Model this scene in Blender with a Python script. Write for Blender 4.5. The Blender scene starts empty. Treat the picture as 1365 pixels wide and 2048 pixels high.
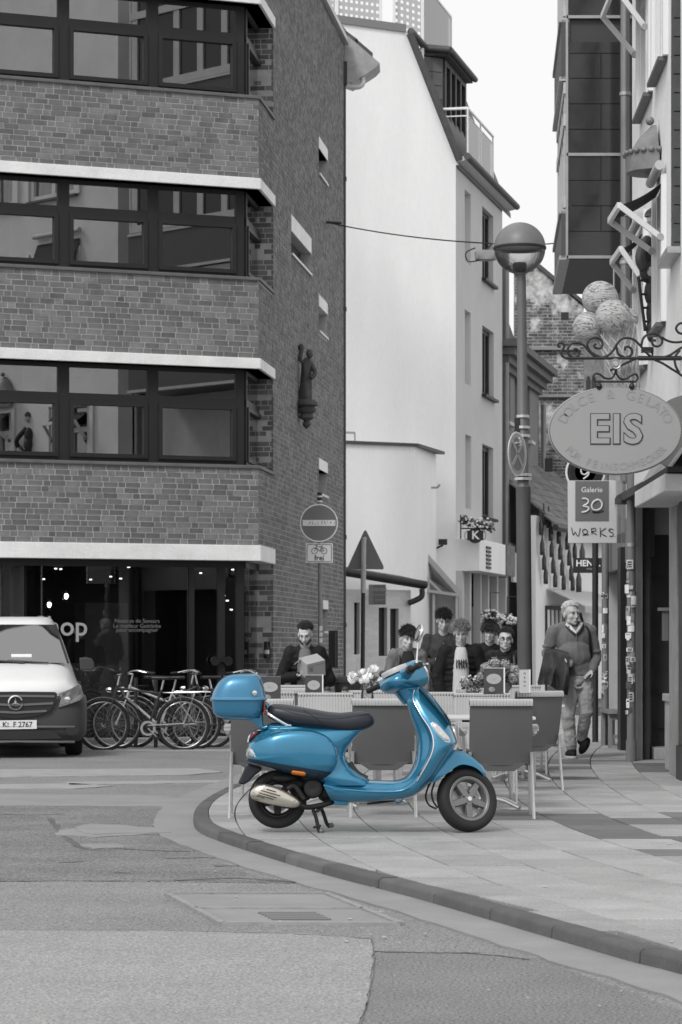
import bpy, bmesh, math, random
from mathutils import Vector, Matrix
random.seed(7)
SC = bpy.context.scene
COL = SC.collection
# ------------------------------------------------------------------ camera, sky, sun, exposure
F, CX, HY, H = 5300.0, 682.5, 1298.0, 1.27      # focal length in photo pixels, principal column, horizon row, eye height
cam = bpy.data.cameras.new('camera'); camo = bpy.data.objects.new('camera', cam); COL.objects.link(camo)
camo.location = (0, 0, H); camo.rotation_euler = (math.pi/2, 0, 0)
cam.sensor_fit = 'VERTICAL'; cam.sensor_height = 36.0; cam.lens = F/2048*36
cam.shift_y = (HY-1024)/2048; cam.shift_x = 0
cam.clip_start = .5; cam.clip_end = 2000
cam.dof.use_dof = True; cam.dof.focus_distance = 18.3; cam.dof.aperture_fstop = 10.0
SC.camera = camo
world = bpy.data.worlds.new('World'); SC.world = world; world.use_nodes = True
wn = world.node_tree; wn.nodes.clear()
sky = wn.nodes.new('ShaderNodeTexSky'); sky.sky_type = 'NISHITA'; sky.sun_disc = False
SUN_EL, SUN_AZ = math.radians(46), math.radians(207)   # behind the camera, to the left
sky.sun_elevation = SUN_EL; sky.sun_rotation = SUN_AZ
sky.air_density = 1.0; sky.dust_density = 6.0; sky.ozone_density = 1.0
bw = wn.nodes.new('ShaderNodeRGBToBW'); mixn = wn.nodes.new('ShaderNodeMix'); mixn.data_type = 'FLOAT'
mixn.inputs[0].default_value = .8; mixn.inputs[3].default_value = 8.5      # overcast: the cloud layer evens the sky out
bg = wn.nodes.new('ShaderNodeBackground'); bg.inputs[1].default_value = .115
wo = wn.nodes.new('ShaderNodeOutputWorld')
wn.links.new(sky.outputs[0], bw.inputs[0]); wn.links.new(bw.outputs[0], mixn.inputs[2])
wn.links.new(mixn.outputs[0], bg.inputs[0]); wn.links.new(bg.outputs[0], wo.inputs[0])
sl = bpy.data.lights.new('sun', 'SUN'); sl.energy = 1.5; sl.angle = math.radians(14); sl.color = (1, .99, .98)
so = bpy.data.objects.new('sun', sl); COL.objects.link(so)
sdir = Vector((math.sin(SUN_AZ)*math.cos(SUN_EL), math.cos(SUN_AZ)*math.cos(SUN_EL), math.sin(SUN_EL)))
so.rotation_euler = sdir.to_track_quat('Z', 'Y').to_euler(); so.location = (20, -20, 40)
SC.view_settings.view_transform = 'Standard'; SC.view_settings.look = 'None'
SC.view_settings.exposure = 0.2; SC.view_settings.gamma = 1.0; SC.view_settings.use_curve_mapping = False
SC.cycles.max_bounces = 8; SC.cycles.transparent_max_bounces = 12; SC.cycles.use_denoising = True
SC.cycles.sample_clamp_indirect = 6.0

# ------------------------------------------------------------------ helpers
def at(px, py, d):            # the point d metres away that the photo shows at this pixel
    return Vector(((px-CX)/F*d, d, H+(HY-py)/F*d))
def gnd(px, py, z=0.0):       # the point of the level z at this pixel
    return at(px, py, F*(H-z)/(py-HY))
def dist_on(P, D, px):        # parameter along a plan line P + t D at which it crosses the pixel column px
    k = (px-CX)/F
    return (k*P[1]-P[0])/(D[0]-k*D[1])
def zat(py, d): return H+(HY-py)/F*d

MATS = {}
def M(name, col, rough=.6, metal=0.0, var=0.0, vs=4.0, bump=0.0, bs=60.0, coat=0.0, rand=None, ra=0.0, spec=.5, fine=0.0, fs=200.0, alpha=1.0, emit=0.0, stretch=None, sheen=0.0):
    if name in MATS: return MATS[name]
    if not isinstance(col, (tuple, list)): col = (col, col, col)
    m = bpy.data.materials.new(name); m.use_nodes = True; nt = m.node_tree
    b = nt.nodes['Principled BSDF']; L = nt.links
    b.inputs['Roughness'].default_value = rough; b.inputs['Metallic'].default_value = metal
    b.inputs['Specular IOR Level'].default_value = spec
    b.inputs['Coat Weight'].default_value = coat; b.inputs['Coat Roughness'].default_value = .04
    if sheen: b.inputs['Sheen Weight'].default_value = sheen
    b.inputs['Base Color'].default_value = (*col, 1)
    if emit:
        b.inputs['Emission Color'].default_value = (*col, 1); b.inputs['Emission Strength'].default_value = emit
    if var or ra or fine or bump:
        tc = nt.nodes.new('ShaderNodeTexCoord'); vec = tc.outputs['Object']
        if stretch:
            mp = nt.nodes.new('ShaderNodeMapping'); mp.inputs['Scale'].default_value = stretch
            L.new(vec, mp.inputs[0]); vec = mp.outputs[0]
    fac = None
    def mul(a, bsock):
        if a is None: return bsock
        q = nt.nodes.new('ShaderNodeMath'); q.operation = 'MULTIPLY'; L.new(a, q.inputs[0]); L.new(bsock, q.inputs[1]); return q.outputs[0]
    def ns(scale, amt, det):
        n = nt.nodes.new('ShaderNodeTexNoise'); n.inputs['Scale'].default_value = scale; n.inputs['Detail'].default_value = det
        n.inputs['Roughness'].default_value = .62; L.new(vec, n.inputs['Vector'])
        r = nt.nodes.new('ShaderNodeMapRange'); r.inputs[1].default_value = .28; r.inputs[2].default_value = .72
        r.inputs[3].default_value = 1-amt; r.inputs[4].default_value = 1+amt; L.new(n.outputs[0], r.inputs[0]); return r.outputs[0]
    if var: fac = mul(fac, ns(vs, var, 7))
    if fine: fac = mul(fac, ns(fs, fine, 3))
    if ra:
        if rand == 'island':
            g = nt.nodes.new('ShaderNodeNewGeometry'); o = g.outputs['Random Per Island']
        else:
            g = nt.nodes.new('ShaderNodeObjectInfo'); o = g.outputs['Random']
        r = nt.nodes.new('ShaderNodeMapRange'); r.inputs[3].default_value = 1-ra; r.inputs[4].default_value = 1+ra
        L.new(o, r.inputs[0]); fac = mul(fac, r.outputs[0])
    if fac is not None:
        s = nt.nodes.new('ShaderNodeVectorMath'); s.operation = 'SCALE'; s.inputs[0].default_value = col
        L.new(fac, s.inputs['Scale']); L.new(s.outputs[0], b.inputs['Base Color'])
    if bump:
        n = nt.nodes.new('ShaderNodeTexNoise'); n.inputs['Scale'].default_value = bs; n.inputs['Detail'].default_value = 5; L.new(vec, n.inputs['Vector'])
        bp = nt.nodes.new('ShaderNodeBump'); bp.inputs['Strength'].default_value = bump; bp.inputs['Distance'].default_value = .01
        L.new(n.outputs[0], bp.inputs['Height']); L.new(bp.outputs[0], b.inputs['Normal'])
    MATS[name] = m; return m

def glass_mat(name, tint=.55, base=.12, rough=0.0, gl=.9):
    if name in MATS: return MATS[name]
    m = bpy.data.materials.new(name); m.use_nodes = True; nt = m.node_tree; nt.nodes.clear(); L = nt.links
    o = nt.nodes.new('ShaderNodeOutputMaterial'); mx = nt.nodes.new('ShaderNodeMixShader')
    t = nt.nodes.new('ShaderNodeBsdfTransparent'); t.inputs[0].default_value = (tint, tint, tint, 1)
    g = nt.nodes.new('ShaderNodeBsdfGlossy'); g.inputs['Roughness'].default_value = rough; g.inputs[0].default_value = (gl, gl, gl, 1)
    fr = nt.nodes.new('ShaderNodeFresnel'); fr.inputs[0].default_value = 1.5
    r = nt.nodes.new('ShaderNodeMapRange'); r.inputs[3].default_value = base; r.inputs[4].default_value = 1.0
    L.new(fr.outputs[0], r.inputs[0]); L.new(r.outputs[0], mx.inputs[0]); L.new(t.outputs[0], mx.inputs[1]); L.new(g.outputs[0], mx.inputs[2])
    L.new(mx.outputs[0], o.inputs[0]); MATS[name] = m; return m

INV = {}
class MB:
    def __init__(s): s.v = []; s.f = []; s.mi = []; s.cur = 0
    def add(s, vs, fs):
        b = len(s.v); s.v += [tuple(p) for p in vs]
        for q in fs: s.f.append([b+i for i in q]); s.mi.append(s.cur)
        return s
    def obox(s, c, ax, ay, az):      # centre and three half-axis vectors
        c, ax, ay, az = Vector(c), Vector(ax), Vector(ay), Vector(az)
        p = [c+i*ax+j*ay+k*az for k in (-1, 1) for j in (-1, 1) for i in (-1, 1)]
        return s.add(p, [(0, 2, 3, 1), (4, 5, 7, 6), (0, 1, 5, 4), (2, 6, 7, 3), (0, 4, 6, 2), (1, 3, 7, 5)])
    def box(s, x0, x1, y0, y1, z0, z1):
        return s.obox(((x0+x1)/2, (y0+y1)/2, (z0+z1)/2), ((x1-x0)/2, 0, 0), (0, (y1-y0)/2, 0), (0, 0, (z1-z0)/2))
    def bar(s, a, b, w, h, up=(0, 0, 1)):      # rectangular bar from a to b
        a, b = Vector(a), Vector(b); d = (b-a); u = Vector(up); x = d.cross(u)
        if x.length < 1e-6: x = d.cross(Vector((1, 0, 0)))
        x.normalize(); y = x.cross(d).normalized()
        return s.obox((a+b)/2, d/2, x*w/2, y*h/2)
    def loft(s, rings, cap=True, closed=False):
        n = len(rings[0]); vs = [p for r in rings for p in r]; fs = []
        m = len(rings)
        for i in range(m if closed else m-1):
            for j in range(n):
                a, b = i*n+j, i*n+(j+1) % n; c, d = ((i+1) % m)*n+(j+1) % n, ((i+1) % m)*n+j
                fs.append((a, b, c, d))
        if cap and not closed:
            fs.append(tuple(reversed(range(n)))); fs.append(tuple(range((m-1)*n, m*n)))
        return s.add(vs, fs)
    def tube(s, path, r, n=8, closed=False, sq=1.0):
        path = [Vector(p) for p in path]; m = len(path)
        rr = r if isinstance(r, (list, tuple)) else [r]*m
        rings = []; prev = None
        for i, p in enumerate(path):
            if closed: t = path[(i+1) % m]-path[i-1]
            else: t = path[min(i+1, m-1)]-path[max(i-1, 0)]
            t.normalize()
            if prev is None:
                u = t.cross(Vector((0, 0, 1)))
                if u.length < .05: u = t.cross(Vector((1, 0, 0)))
            else:
                u = prev-t*prev.dot(t)
                if u.length < 1e-6: u = t.cross(Vector((0, 0, 1)))
            u.normalize(); prev = u; w = t.cross(u)
            rings.append([p+(u*math.cos(2*math.pi*k/n)+w*math.sin(2*math.pi*k/n)*sq)*rr[i] for k in range(n)])
        return s.loft(rings, True, closed)
    def lathe(s, prof, c=(0, 0, 0), axis=(0, 0, 1), n=24, closed=False):
        c = Vector(c); a = Vector(axis).normalized(); u = a.cross(Vector((0, 1, 0)))
        if u.length < .05: u = a.cross(Vector((1, 0, 0)))
        u.normalize(); w = a.cross(u)
        rings = [[c+a*z+(u*math.cos(2*math.pi*k/n)+w*math.sin(2*math.pi*k/n))*max(r, 1e-4) for k in range(n)] for r, z in prof]
        return s.loft(rings, not closed, closed)
    def ell(s, c, r, n=14, m=9, rot=None):
        c = Vector(c); r = r if isinstance(r, (tuple, list)) else (r, r, r); rings = []
        for i in range(m+1):
            ph = -math.pi/2+math.pi*min(max(i/m, .012), .988)
            ring = []
            for k in range(n):
                q = Vector((r[0]*math.cos(ph)*math.cos(2*math.pi*k/n), r[1]*math.cos(ph)*math.sin(2*math.pi*k/n), r[2]*math.sin(ph)))
                if rot: q = rot @ q
                ring.append(c+q)
            rings.append(ring)
        return s.loft(rings)
    def prism(s, pts, off):          # polygon of 3-D points extruded by a vector
        off = Vector(off); p = [Vector(q) for q in pts]; n = len(p)
        vs = p+[q+off for q in p]
        return s.add(vs, [tuple(reversed(range(n))), tuple(range(n, 2*n))]+[(i, (i+1) % n, n+(i+1) % n, n+i) for i in range(n)])
    def poly(s, pts): return s.add(pts, [tuple(range(len(pts)))])
    def xf(s, mat):
        s.v = [tuple(mat @ Vector(p)) for p in s.v]; return s
    def mesh(s, name, mats, smooth=None):
        me = bpy.data.meshes.new(name); me.from_pydata(s.v, [], s.f)
        for m in (mats if isinstance(mats, (list, tuple)) else [mats]): me.materials.append(m)
        if any(s.mi): me.polygons.foreach_set('material_index', s.mi)
        bm = bmesh.new(); bm.from_mesh(me); bmesh.ops.recalc_face_normals(bm, faces=bm.faces); bm.to_mesh(me); bm.free()
        if smooth is not None:
            me.polygons.foreach_set('use_smooth', [True]*len(me.polygons))
            if smooth < 180: me.set_sharp_from_angle(angle=math.radians(smooth))
        me.update(); return me
    def build(s, name, mats, parent=None, smooth=None, bevel=0, kind=None, label=None):
        o = bpy.data.objects.new(name, s.mesh(name, mats, smooth)); COL.objects.link(o)
        if parent is not None: setp(o, parent)
        if bevel:
            md = o.modifiers.new('bevel', 'BEVEL'); md.width = bevel; md.segments = 2; md.limit_method = 'ANGLE'; md.angle_limit = math.radians(35)
        if kind: o['kind'] = kind
        if label: o['label'] = label
        return o
def setp(o, parent):
    o.parent = parent
    if parent.name in INV: o.matrix_parent_inverse = INV[parent.name]
def thing(name, label, cat, loc=(0, 0, 0), rz=0.0, group=None, world=True):
    """an Empty at the base of a thing; with world=True its parts are given in world coordinates"""
    o = bpy.data.objects.new(name, None); COL.objects.link(o); o.empty_display_size = .2
    o.location = loc; o.rotation_euler = (0, 0, rz); o['label'] = label; o['category'] = cat
    if group: o['group'] = group
    if world: INV[o.name] = (Matrix.Translation(Vector(loc)) @ Matrix.Rotation(rz, 4, 'Z')).inverted()
    return o
def tag(o, label, cat, group=None):
    o['label'] = label; o['category'] = cat
    if group: o['group'] = group
    return o
def struct(o): o['kind'] = 'structure'; return o
def dup(root, loc, rz, label, group=None, scale=None):
    def cp(o, par):
        c = o.copy(); COL.objects.link(c)
        if par is not None: c.parent = par
        for ch in [x for x in ALLCH.get(o.name, [])]: cp(ch, c)
        return c
    r = cp(root, None); r.location = loc; r.rotation_euler = (0, 0, rz); r['label'] = label
    if group: r['group'] = group
    if scale: r.scale = (scale, scale, scale)
    return r
ALLCH = {}
def index_children():
    ALLCH.clear()
    for o in COL.objects:
        if o.parent: ALLCH.setdefault(o.parent.name, []).append(o)
def grid_wall(mb, P, D, N, L, z0, z1, th, holes):
    """wall on the plan line P + t D (t 0..L), outward normal N, thickness th inwards, rectangular holes (t0,t1,z0,z1)"""
    P, D, N = Vector((P[0], P[1], 0)), Vector((D[0], D[1], 0)), Vector((N[0], N[1], 0))
    ts = sorted({0, L, *[min(max(t, 0), L) for h in holes for t in h[:2]]}); zs = sorted({z0, z1, *[min(max(z, z0), z1) for h in holes for z in h[2:]]})
    for k in range(len(zs)-1):
        run = None; zc = (zs[k]+zs[k+1])/2
        for i in range(len(ts)):
            solid = i < len(ts)-1 and not any(h[0] < (ts[i]+ts[i+1])/2 < h[1] and h[2] < zc < h[3] for h in holes)
            if solid and run is None: run = ts[i]
            if not solid and run is not None:
                a, b = run, ts[i]; run = None
                if b-a > 1e-4: mb.obox(P+D*(a+b)/2-N*th/2+Vector((0, 0, zc)), D*(b-a)/2, N*th/2, Vector((0, 0, (zs[k+1]-zs[k])/2)))
    return mb
def text_mesh(txt, size, depth=.004, bold=0.0, align='CENTER', spacing=1.0):
    cu = bpy.data.curves.new('t', 'FONT'); cu.body = txt; cu.size = size; cu.extrude = depth/2; cu.offset = bold
    cu.align_x = align; cu.align_y = 'CENTER'; cu.resolution_u = 3; cu.space_character = spacing
    o = bpy.data.objects.new('t', cu); COL.objects.link(o)
    bpy.context.view_layer.update()
    dg = bpy.context.evaluated_depsgraph_get(); me = bpy.data.meshes.new_from_object(o.evaluated_get(dg))
    vs = [v.co.copy() for v in me.vertices]; fs = [tuple(p.vertices) for p in me.polygons]
    bpy.data.objects.remove(o); bpy.data.curves.remove(cu); bpy.data.meshes.remove(me)
    return vs, fs
def letters(name, txt, size, origin, ex, ey, mat, parent, depth=.004, bold=0.0, align='CENTER', spacing=1.0, sx=1.0):
    vs, fs = text_mesh(txt, size, depth, bold, align, spacing); ex, ey = Vector(ex).normalized(), Vector(ey).normalized(); ez = ex.cross(ey)
    mb = MB(); mb.add([Vector(origin)+ex*v.x*sx+ey*v.y+ez*v.z for v in vs], fs)
    return mb.build(name, mat, parent)
def catmull(pts, k=6, closed=False):
    pts = [Vector(p) for p in pts]; n = len(pts); out = []
    for i in range(n if closed else n-1):
        g = lambda j: pts[j % n] if closed else pts[min(max(j, 0), n-1)]
        p0, p1, p2, p3 = g(i-1), g(i), g(i+1), g(i+2)
        for q in range(k):
            t = q/k; out.append(.5*((2*p1)+(p2-p0)*t+(2*p0-5*p1+4*p2-p3)*t*t+(3*p1-p0-3*p2+p3)*t*t*t))
    if not closed: out.append(pts[-1])
    return out
def lerp(a, b, t): return a+(b-a)*t
def interp(xs, ys, x):
    if x <= xs[0]: return ys[0]
    for i in range(len(xs)-1):
        if x <= xs[i+1]: return lerp(ys[i], ys[i+1], (x-xs[i])/(xs[i+1]-xs[i]))
    return ys[-1]
# ------------------------------------------------------------------ materials shared by many things
m_white = M('white_render', .88, .85, var=.05, vs=1.3, fine=.03, fs=30, bump=.15, bs=90, stretch=(1, 1, .22))
m_lintel = M('lintel_white', .80, .7, var=.12, vs=2.5, fine=.06, fs=40, bump=.3, bs=30)
m_mortar = M('mortar', .46, .95, var=.18, vs=6, bump=.4, bs=120)
m_brick_o = M('brick_single', .16, .85, var=.25, vs=5, rand='object', ra=.30, bump=.5, bs=80, fine=.12, fs=90)
m_brick_s = M('brick_mass', .16, .85, var=.25, vs=5, rand='island', ra=.30, bump=.5, bs=80, fine=.12, fs=90)
m_frame = M('window_frame_grey', .024, .5, spec=.3, var=.1)
m_glass = glass_mat('window_glass', .4, .30, gl=.95)
m_shopglass = glass_mat('shop_glass', .8, .05)
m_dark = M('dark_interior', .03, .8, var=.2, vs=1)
m_black = M('black_metal', .012, .5)
m_pipe = M('zinc_pipe', .22, .45, .6, var=.2, vs=5, stretch=(1, 1, .3))
m_pipedark = M('dark_downpipe', .035, .5, .3, var=.2, vs=5)
m_alu = M('aluminium_tube', .62, .28, .9, var=.08, vs=10)
m_chrome = M('chrome', .75, .1, 1.0)
m_steel = M('galvanised_steel', .42, .45, .7, var=.12, vs=8)
m_rubber = M('rubber', .012, .75, bump=.2, bs=100)
m_plastic = M('black_plastic', .016, .42)
m_roof = M('dark_roofing', .07, .6, var=.25, vs=4)
m_slate = M('slate', .09, .6, var=.2, vs=6, rand='object', ra=.25)
m_wood = M('grey_wood', .2, .7, var=.25, vs=6, stretch=(1, 1, .15))
# ------------------------------------------------------------------ ground
ROADZ = -.07
m_asph = M('asphalt', .212, .9, var=.13, vs=.9, fine=.75, fs=75, bump=.6, bs=160)
m_asph_old = M('asphalt_old', .178, .9, var=.22, vs=1.6, fine=.85, fs=70, bump=.9, bs=130)
m_asph_new = M('asphalt_patch_light', .275, .9, var=.09, vs=1.2, fine=.62, fs=80, bump=.5, bs=170)
m_asph_dark = M('asphalt_patch_dark', .182, .9, var=.15, vs=1.3, fine=.8, fs=75, bump=.7, bs=150)
m_gutter = M('gutter_concrete', .24, .85, var=.12, vs=2.2, fine=.08, fs=90, bump=.25, bs=120)
m_line = M('worn_road_paint', .30, .8, var=.15, vs=4, fine=.18, fs=60)
m_crack = M('tar_joint', .10, .9, var=.3, vs=10)
mb = MB(); mb.poly([(-260, -60, ROADZ), (260, -60, ROADZ), (260, 420, ROADZ), (-260, 420, ROADZ)])
road = struct(mb.build('road', m_asph))
def sheet(name, pts, mat, lift, parent=road, z=ROADZ, wob=0.0, seed=1):
    """a thin patch lying on the road, outline given in photo pixels of the ground, with an uneven edge"""
    P = [gnd(px, py, z) for px, py in pts]; out = []; R = random.Random(seed)
    for i in range(len(P)):
        a, b = P[i], P[(i+1) % len(P)]; n = max(1, int((b-a).length/.12))
        for k in range(n):
            q = a.lerp(b, k/n)
            if wob: q += Vector((R.uniform(-wob, wob), R.uniform(-wob, wob)*1.5, 0))
            out.append((q.x, q.y, z+lift))
    q = MB(); q.prism(out, Vector((0, 0, -lift-.01))); me = q.build(name, mat, parent)
    bm = bmesh.new(); bm.from_mesh(me.data); bmesh.ops.triangulate(bm, faces=bm.faces); bm.to_mesh(me.data); bm.free()
    return me
sheet('asphalt_patch', [(-60, 1612), (330, 1612), (345, 1660), (400, 1710), (520, 1755), (600, 1768), (300, 1764), (-60, 1762)], m_asph_old, .004, wob=.02)
sheet('asphalt_patch', [(-60, 1862), (300, 1864), (600, 1868), (742, 1878), (745, 1930), (735, 2000), (700, 2090), (-60, 2090)], m_asph_new, .004, wob=.012, seed=2)
sheet('asphalt_patch', [(748, 1904), (950, 1908), (1070, 1918), (1365, 2024), (1500, 2090), (706, 2090), (737, 2000), (747, 1930)], m_asph_dark, .004, wob=.006, seed=3)
for i, (pts, mm) in enumerate([([(-60, 1540), (400, 1538), (445, 1545), (380, 1551), (-60, 1556)], m_line), ([(-60, 1571), (150, 1568), (225, 1573), (150, 1579), (-60, 1579)], m_line),
        ([(130, 1565), (470, 1561), (470, 1566), (140, 1571)], m_line), ([(-60, 1588), (330, 1593), (390, 1600), (335, 1614), (-60, 1612)], m_gutter)]):
    sheet('worn_strip', pts, mm, .008, wob=.02, seed=5+i)
for i, pts in enumerate([[(110, 1663), (180, 1656), (250, 1660), (330, 1668), (200, 1676), (120, 1672)], [(165, 1692), (235, 1690), (250, 1697), (185, 1700)], [(150, 1660), (175, 1650), (330, 1660), (335, 1668), (180, 1672)]]):
    sheet('patch_fragment', pts, m_gutter, .009+.002*i, wob=.03, seed=20+i)
def crack(pts, w, lift=.006, seed=0, jit=.012):
    R = random.Random(seed); P = catmull([gnd(a, b, ROADZ) for a, b in pts], 10); q = MB()
    L = []; Rr = []
    for i, p in enumerate(P):
        t = (P[min(i+1, len(P)-1)]-P[max(i-1, 0)]).normalized(); n = Vector((-t.y, t.x, 0)); ww = w*R.uniform(.3, 1.5)
        p = p+n*R.uniform(-jit, jit); L.append((p+n*ww)[:2]+(ROADZ+lift,)); Rr.append((p-n*ww)[:2]+(ROADZ+lift,))
    k = len(L); q.add(L+Rr, [(i, i+1, k+i+1, k+i) for i in range(k-1)]); q.build('crack', m_crack, road)
crack([(-30, 1628), (60, 1631), (128, 1629)], .025, seed=1); crack([(100, 1638), (118, 1660), (150, 1690), (172, 1700)], .022, seed=2)
crack([(225, 1668), (300, 1671), (335, 1672)], .022, seed=3); crack([(230, 1698), (320, 1703), (380, 1704)], .02, seed=4)
crack([(-30, 1764), (200, 1763), (420, 1763), (610, 1766)], .006, seed=5); crack([(-30, 1863), (250, 1862), (420, 1866), (600, 1870), (745, 1880)], .005, seed=6)
crack([(744, 1880), (750, 1930), (738, 2000), (720, 2060)], .0025, seed=7, jit=.003); crack([(748, 1905), (880, 1908), (960, 1908)], .02, seed=8); crack([(930, 1908), (1000, 1914), (1060, 1922)], .012, seed=9)
crack([(330, 1718), (400, 1717), (460, 1716)], .02, seed=10); crack([(430, 1734), (500, 1732), (520, 1737)], .03, seed=11); crack([(230, 1747), (262, 1748)], .02, seed=12); crack([(120, 1727), (170, 1724)], .02, seed=13)
crack([(350, 1763), (470, 1758), (600, 1766)], .03, seed=14)
# cast-iron shaft cover filled with asphalt
q = [gnd(445, 1850, ROADZ), gnd(802, 1851, ROADZ), gnd(652, 1790, ROADZ), gnd(335, 1790, ROADZ)]
mh = thing('shaft_cover', 'large rectangular shaft cover with two asphalt filled lids set in the road', 'manhole cover', (q[0].x, q[0].y, ROADZ))
def quadpt(u, v): return q[0].lerp(q[1], u).lerp(q[3].lerp(q[2], u), v)
m_iron = M('cast_iron', .30, .55, .3, var=.2, vs=8)
fr = MB()
for a, b in (((0, 0), (1, 0)), ((1, 0), (1, 1)), ((1, 1), (0, 1)), ((0, 1), (0, 0)), ((0, .47), (1, .47))):
    A, B = quadpt(*a), quadpt(*b); A.z = B.z = ROADZ+.006; fr.bar(A, B, .035, .02)
fr.build('frame', m_iron, mh)
for v0, v1 in ((.02, .46), (.48, .98)):
    l = MB(); l.poly([Vector((quadpt(u, v).x, quadpt(u, v).y, ROADZ+.007)) for u, v in ((.02, v0), (.98, v0), (.98, v1), (.02, v1))]); l.build('lid', m_gutter, mh)
gr = MB()
for k in range(5):
    v = .12+.05*k; A, B = quadpt(.32, v), quadpt(.66, v); A.z = B.z = ROADZ+.012; gr.bar(A, B, .03, .006)
gr.build('grating', M('iron_dark', .2, .6, .2), mh)
# ------------------------------------------------------------------ pavement: kerb stones and slabs
kp = [(386, 1650), (398, 1668), (438, 1686), (503, 1708), (604, 1740), (697, 1766), (806, 1794), (900, 1821), (1087, 1877), (1260, 1928), (1365, 1955)]
K = [gnd(a, b, ROADZ) for a, b in kp]; K.append(K[-1]+(K[-1]-K[-3])*2.0); K.append(K[-1]+Vector((2.4, -4.0, 0)))
Kb = [gnd(391, 1628, ROADZ), gnd(416, 1607, ROADZ), gnd(459, 1585, ROADZ), Vector((-.80, 27.5, ROADZ)), Vector((-.45, 31, ROADZ)), Vector((.05, 36, ROADZ)), Vector((.5, 42, ROADZ)), Vector((.9, 48, ROADZ))]
KERB = catmull(list(reversed(Kb))+K, 12)
KL = [0.0]
for i in range(1, len(KERB)): KL.append(KL[-1]+(KERB[i]-KERB[i-1]).length)
def kerb_at(s):
    s = min(max(s, 0), KL[-1]-1e-3)
    i = next(j for j in range(len(KL)-1) if KL[j+1] > s); t = (s-KL[i])/(KL[i+1]-KL[i])
    p = KERB[i].lerp(KERB[i+1], t); d = KERB[i+1]-KERB[i]; d.normalize(); return p, Vector((-d.y, d.x, 0))   # inward normal
m_kerb = M('kerb_stone', .088, .8, var=.22, vs=5, rand='object', ra=.18, fine=.18, fs=110, bump=.5, bs=130)
m_kerbjoint = M('joint_dark', .07, .95, var=.3, vs=20)
pav_base = MB()
KW = .12
inner = []
s = 0
while s < KL[-1]:
    p, n = kerb_at(s); inner.append(p+n*.1); s += .3
RX = lambda Y: 3.2+.03*(Y-26)            # right-hand building line
poly = [(p.x, p.y, -.035) for p in inner]+[(5.5, inner[-1].y, -.035), (7.5, 60, -.035), (2, 60, -.035)]
pb = MB(); pb.poly(poly); pavement = struct(pb.build('pavement', m_kerbjoint))
bm = bmesh.new(); bm.from_mesh(pavement.data); bmesh.ops.triangulate(bm, faces=bm.faces); bm.to_mesh(pavement.data); bm.free()
s = 0.0; rk = random.Random(4)
while s < KL[-1]-.2:
    ln = rk.uniform(.85, 1.05); rings = []; n = 5; dz = rk.uniform(-.004, .004)
    for k in range(n+1):
        p, nn = kerb_at(s+.006+(ln-.012)*k/n)
        prof = [(0, -.12), (.008, .05), (.015, .062), (.03, .07), (KW, .07), (KW, -.12)]
        rings.append([(p.x+nn.x*a, p.y+nn.y*a, ROADZ+b+dz) for a, b in prof])
    MB().loft(rings).build('kerb_stone', m_kerb, pavement, smooth=40); s += ln
# gutter strip along the kerb
gl = []; gr_ = []
s = 0
rg = random.Random(3)
while s < KL[-1]:
    p, n = kerb_at(s); w = interp([0, KL[-1]*.35, KL[-1]*.5, KL[-1]*.6, KL[-1]], [.3, .3, .36, .30, .30], s)+rg.uniform(-.015, .015)
    gl.append((p.x+n.x*.01, p.y+n.y*.01, ROADZ+.010)); gr_.append((p.x-n.x*w, p.y-n.y*w, ROADZ+.010)); s += .2
k = len(gl); gd = [(x, y, ROADZ-.01) for x, y, z in gr_]; struct(MB().add(gl+gr_+gd, [(i, i+1, k+i+1, k+i) for i in range(k-1)]+[(k+i, k+i+1, 2*k+i+1, 2*k+i) for i in range(k-1)]).build('gutter', m_gutter))
# slabs
m_slab_o = M('slab_single', .30, .8, var=.16, vs=2.5, rand='object', ra=.13, fine=.3, fs=80, bump=.3, bs=150)
m_slab_s = M('slab_mass', .30, .8, var=.10, vs=2.5, rand='island', ra=.13, fine=.3, fs=80, bump=.3, bs=150)
m_slabd_o = M('dark_slab_single', .135, .8, var=.13, vs=3, rand='object', ra=.14, fine=.2, fs=120, bump=.35, bs=140)
m_slabd_s = M('dark_slab_mass', .135, .8, var=.13, vs=3, rand='island', ra=.14, fine=.2, fs=120, bump=.35, bs=140)
HP = []
s = 0
while s < KL[-1]:
    p, n = kerb_at(s); HP.append((p+n*(KW+.006), n)); s += .25
def clip(pol):
    for p, n in HP:
        if not pol: return pol
        if all((Vector((x, y, 0))-Vector((p.x, p.y, 0))).dot(n) >= 0 for x, y in pol): continue
        if min((Vector((x, y, 0))-Vector((p.x, p.y, 0))).length for x, y in pol) > 1.0: continue
        out = []
        for i in range(len(pol)):
            a, b = pol[i], pol[(i+1) % len(pol)]
            da = (a[0]-p.x)*n.x+(a[1]-p.y)*n.y; db = (b[0]-p.x)*n.x+(b[1]-p.y)*n.y
            if da >= 0: out.append(a)
            if da*db < 0: t = da/(da-db); out.append((a[0]+(b[0]-a[0])*t, a[1]+(b[1]-a[1])*t))
        pol = out
    return pol
def kerb_side(x, y):
    best = min(HP, key=lambda h: (h[0].x-x)**2+(h[0].y-y)**2); return (x-best[0].x)*best[1].x+(y-best[0].y)*best[1].y
G = lambda Y: .013*(22-Y)**2 if Y < 22 else .006*(Y-22)**2
rs = random.Random(11); slabs = []
u = -3.2; CW = .47
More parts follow.
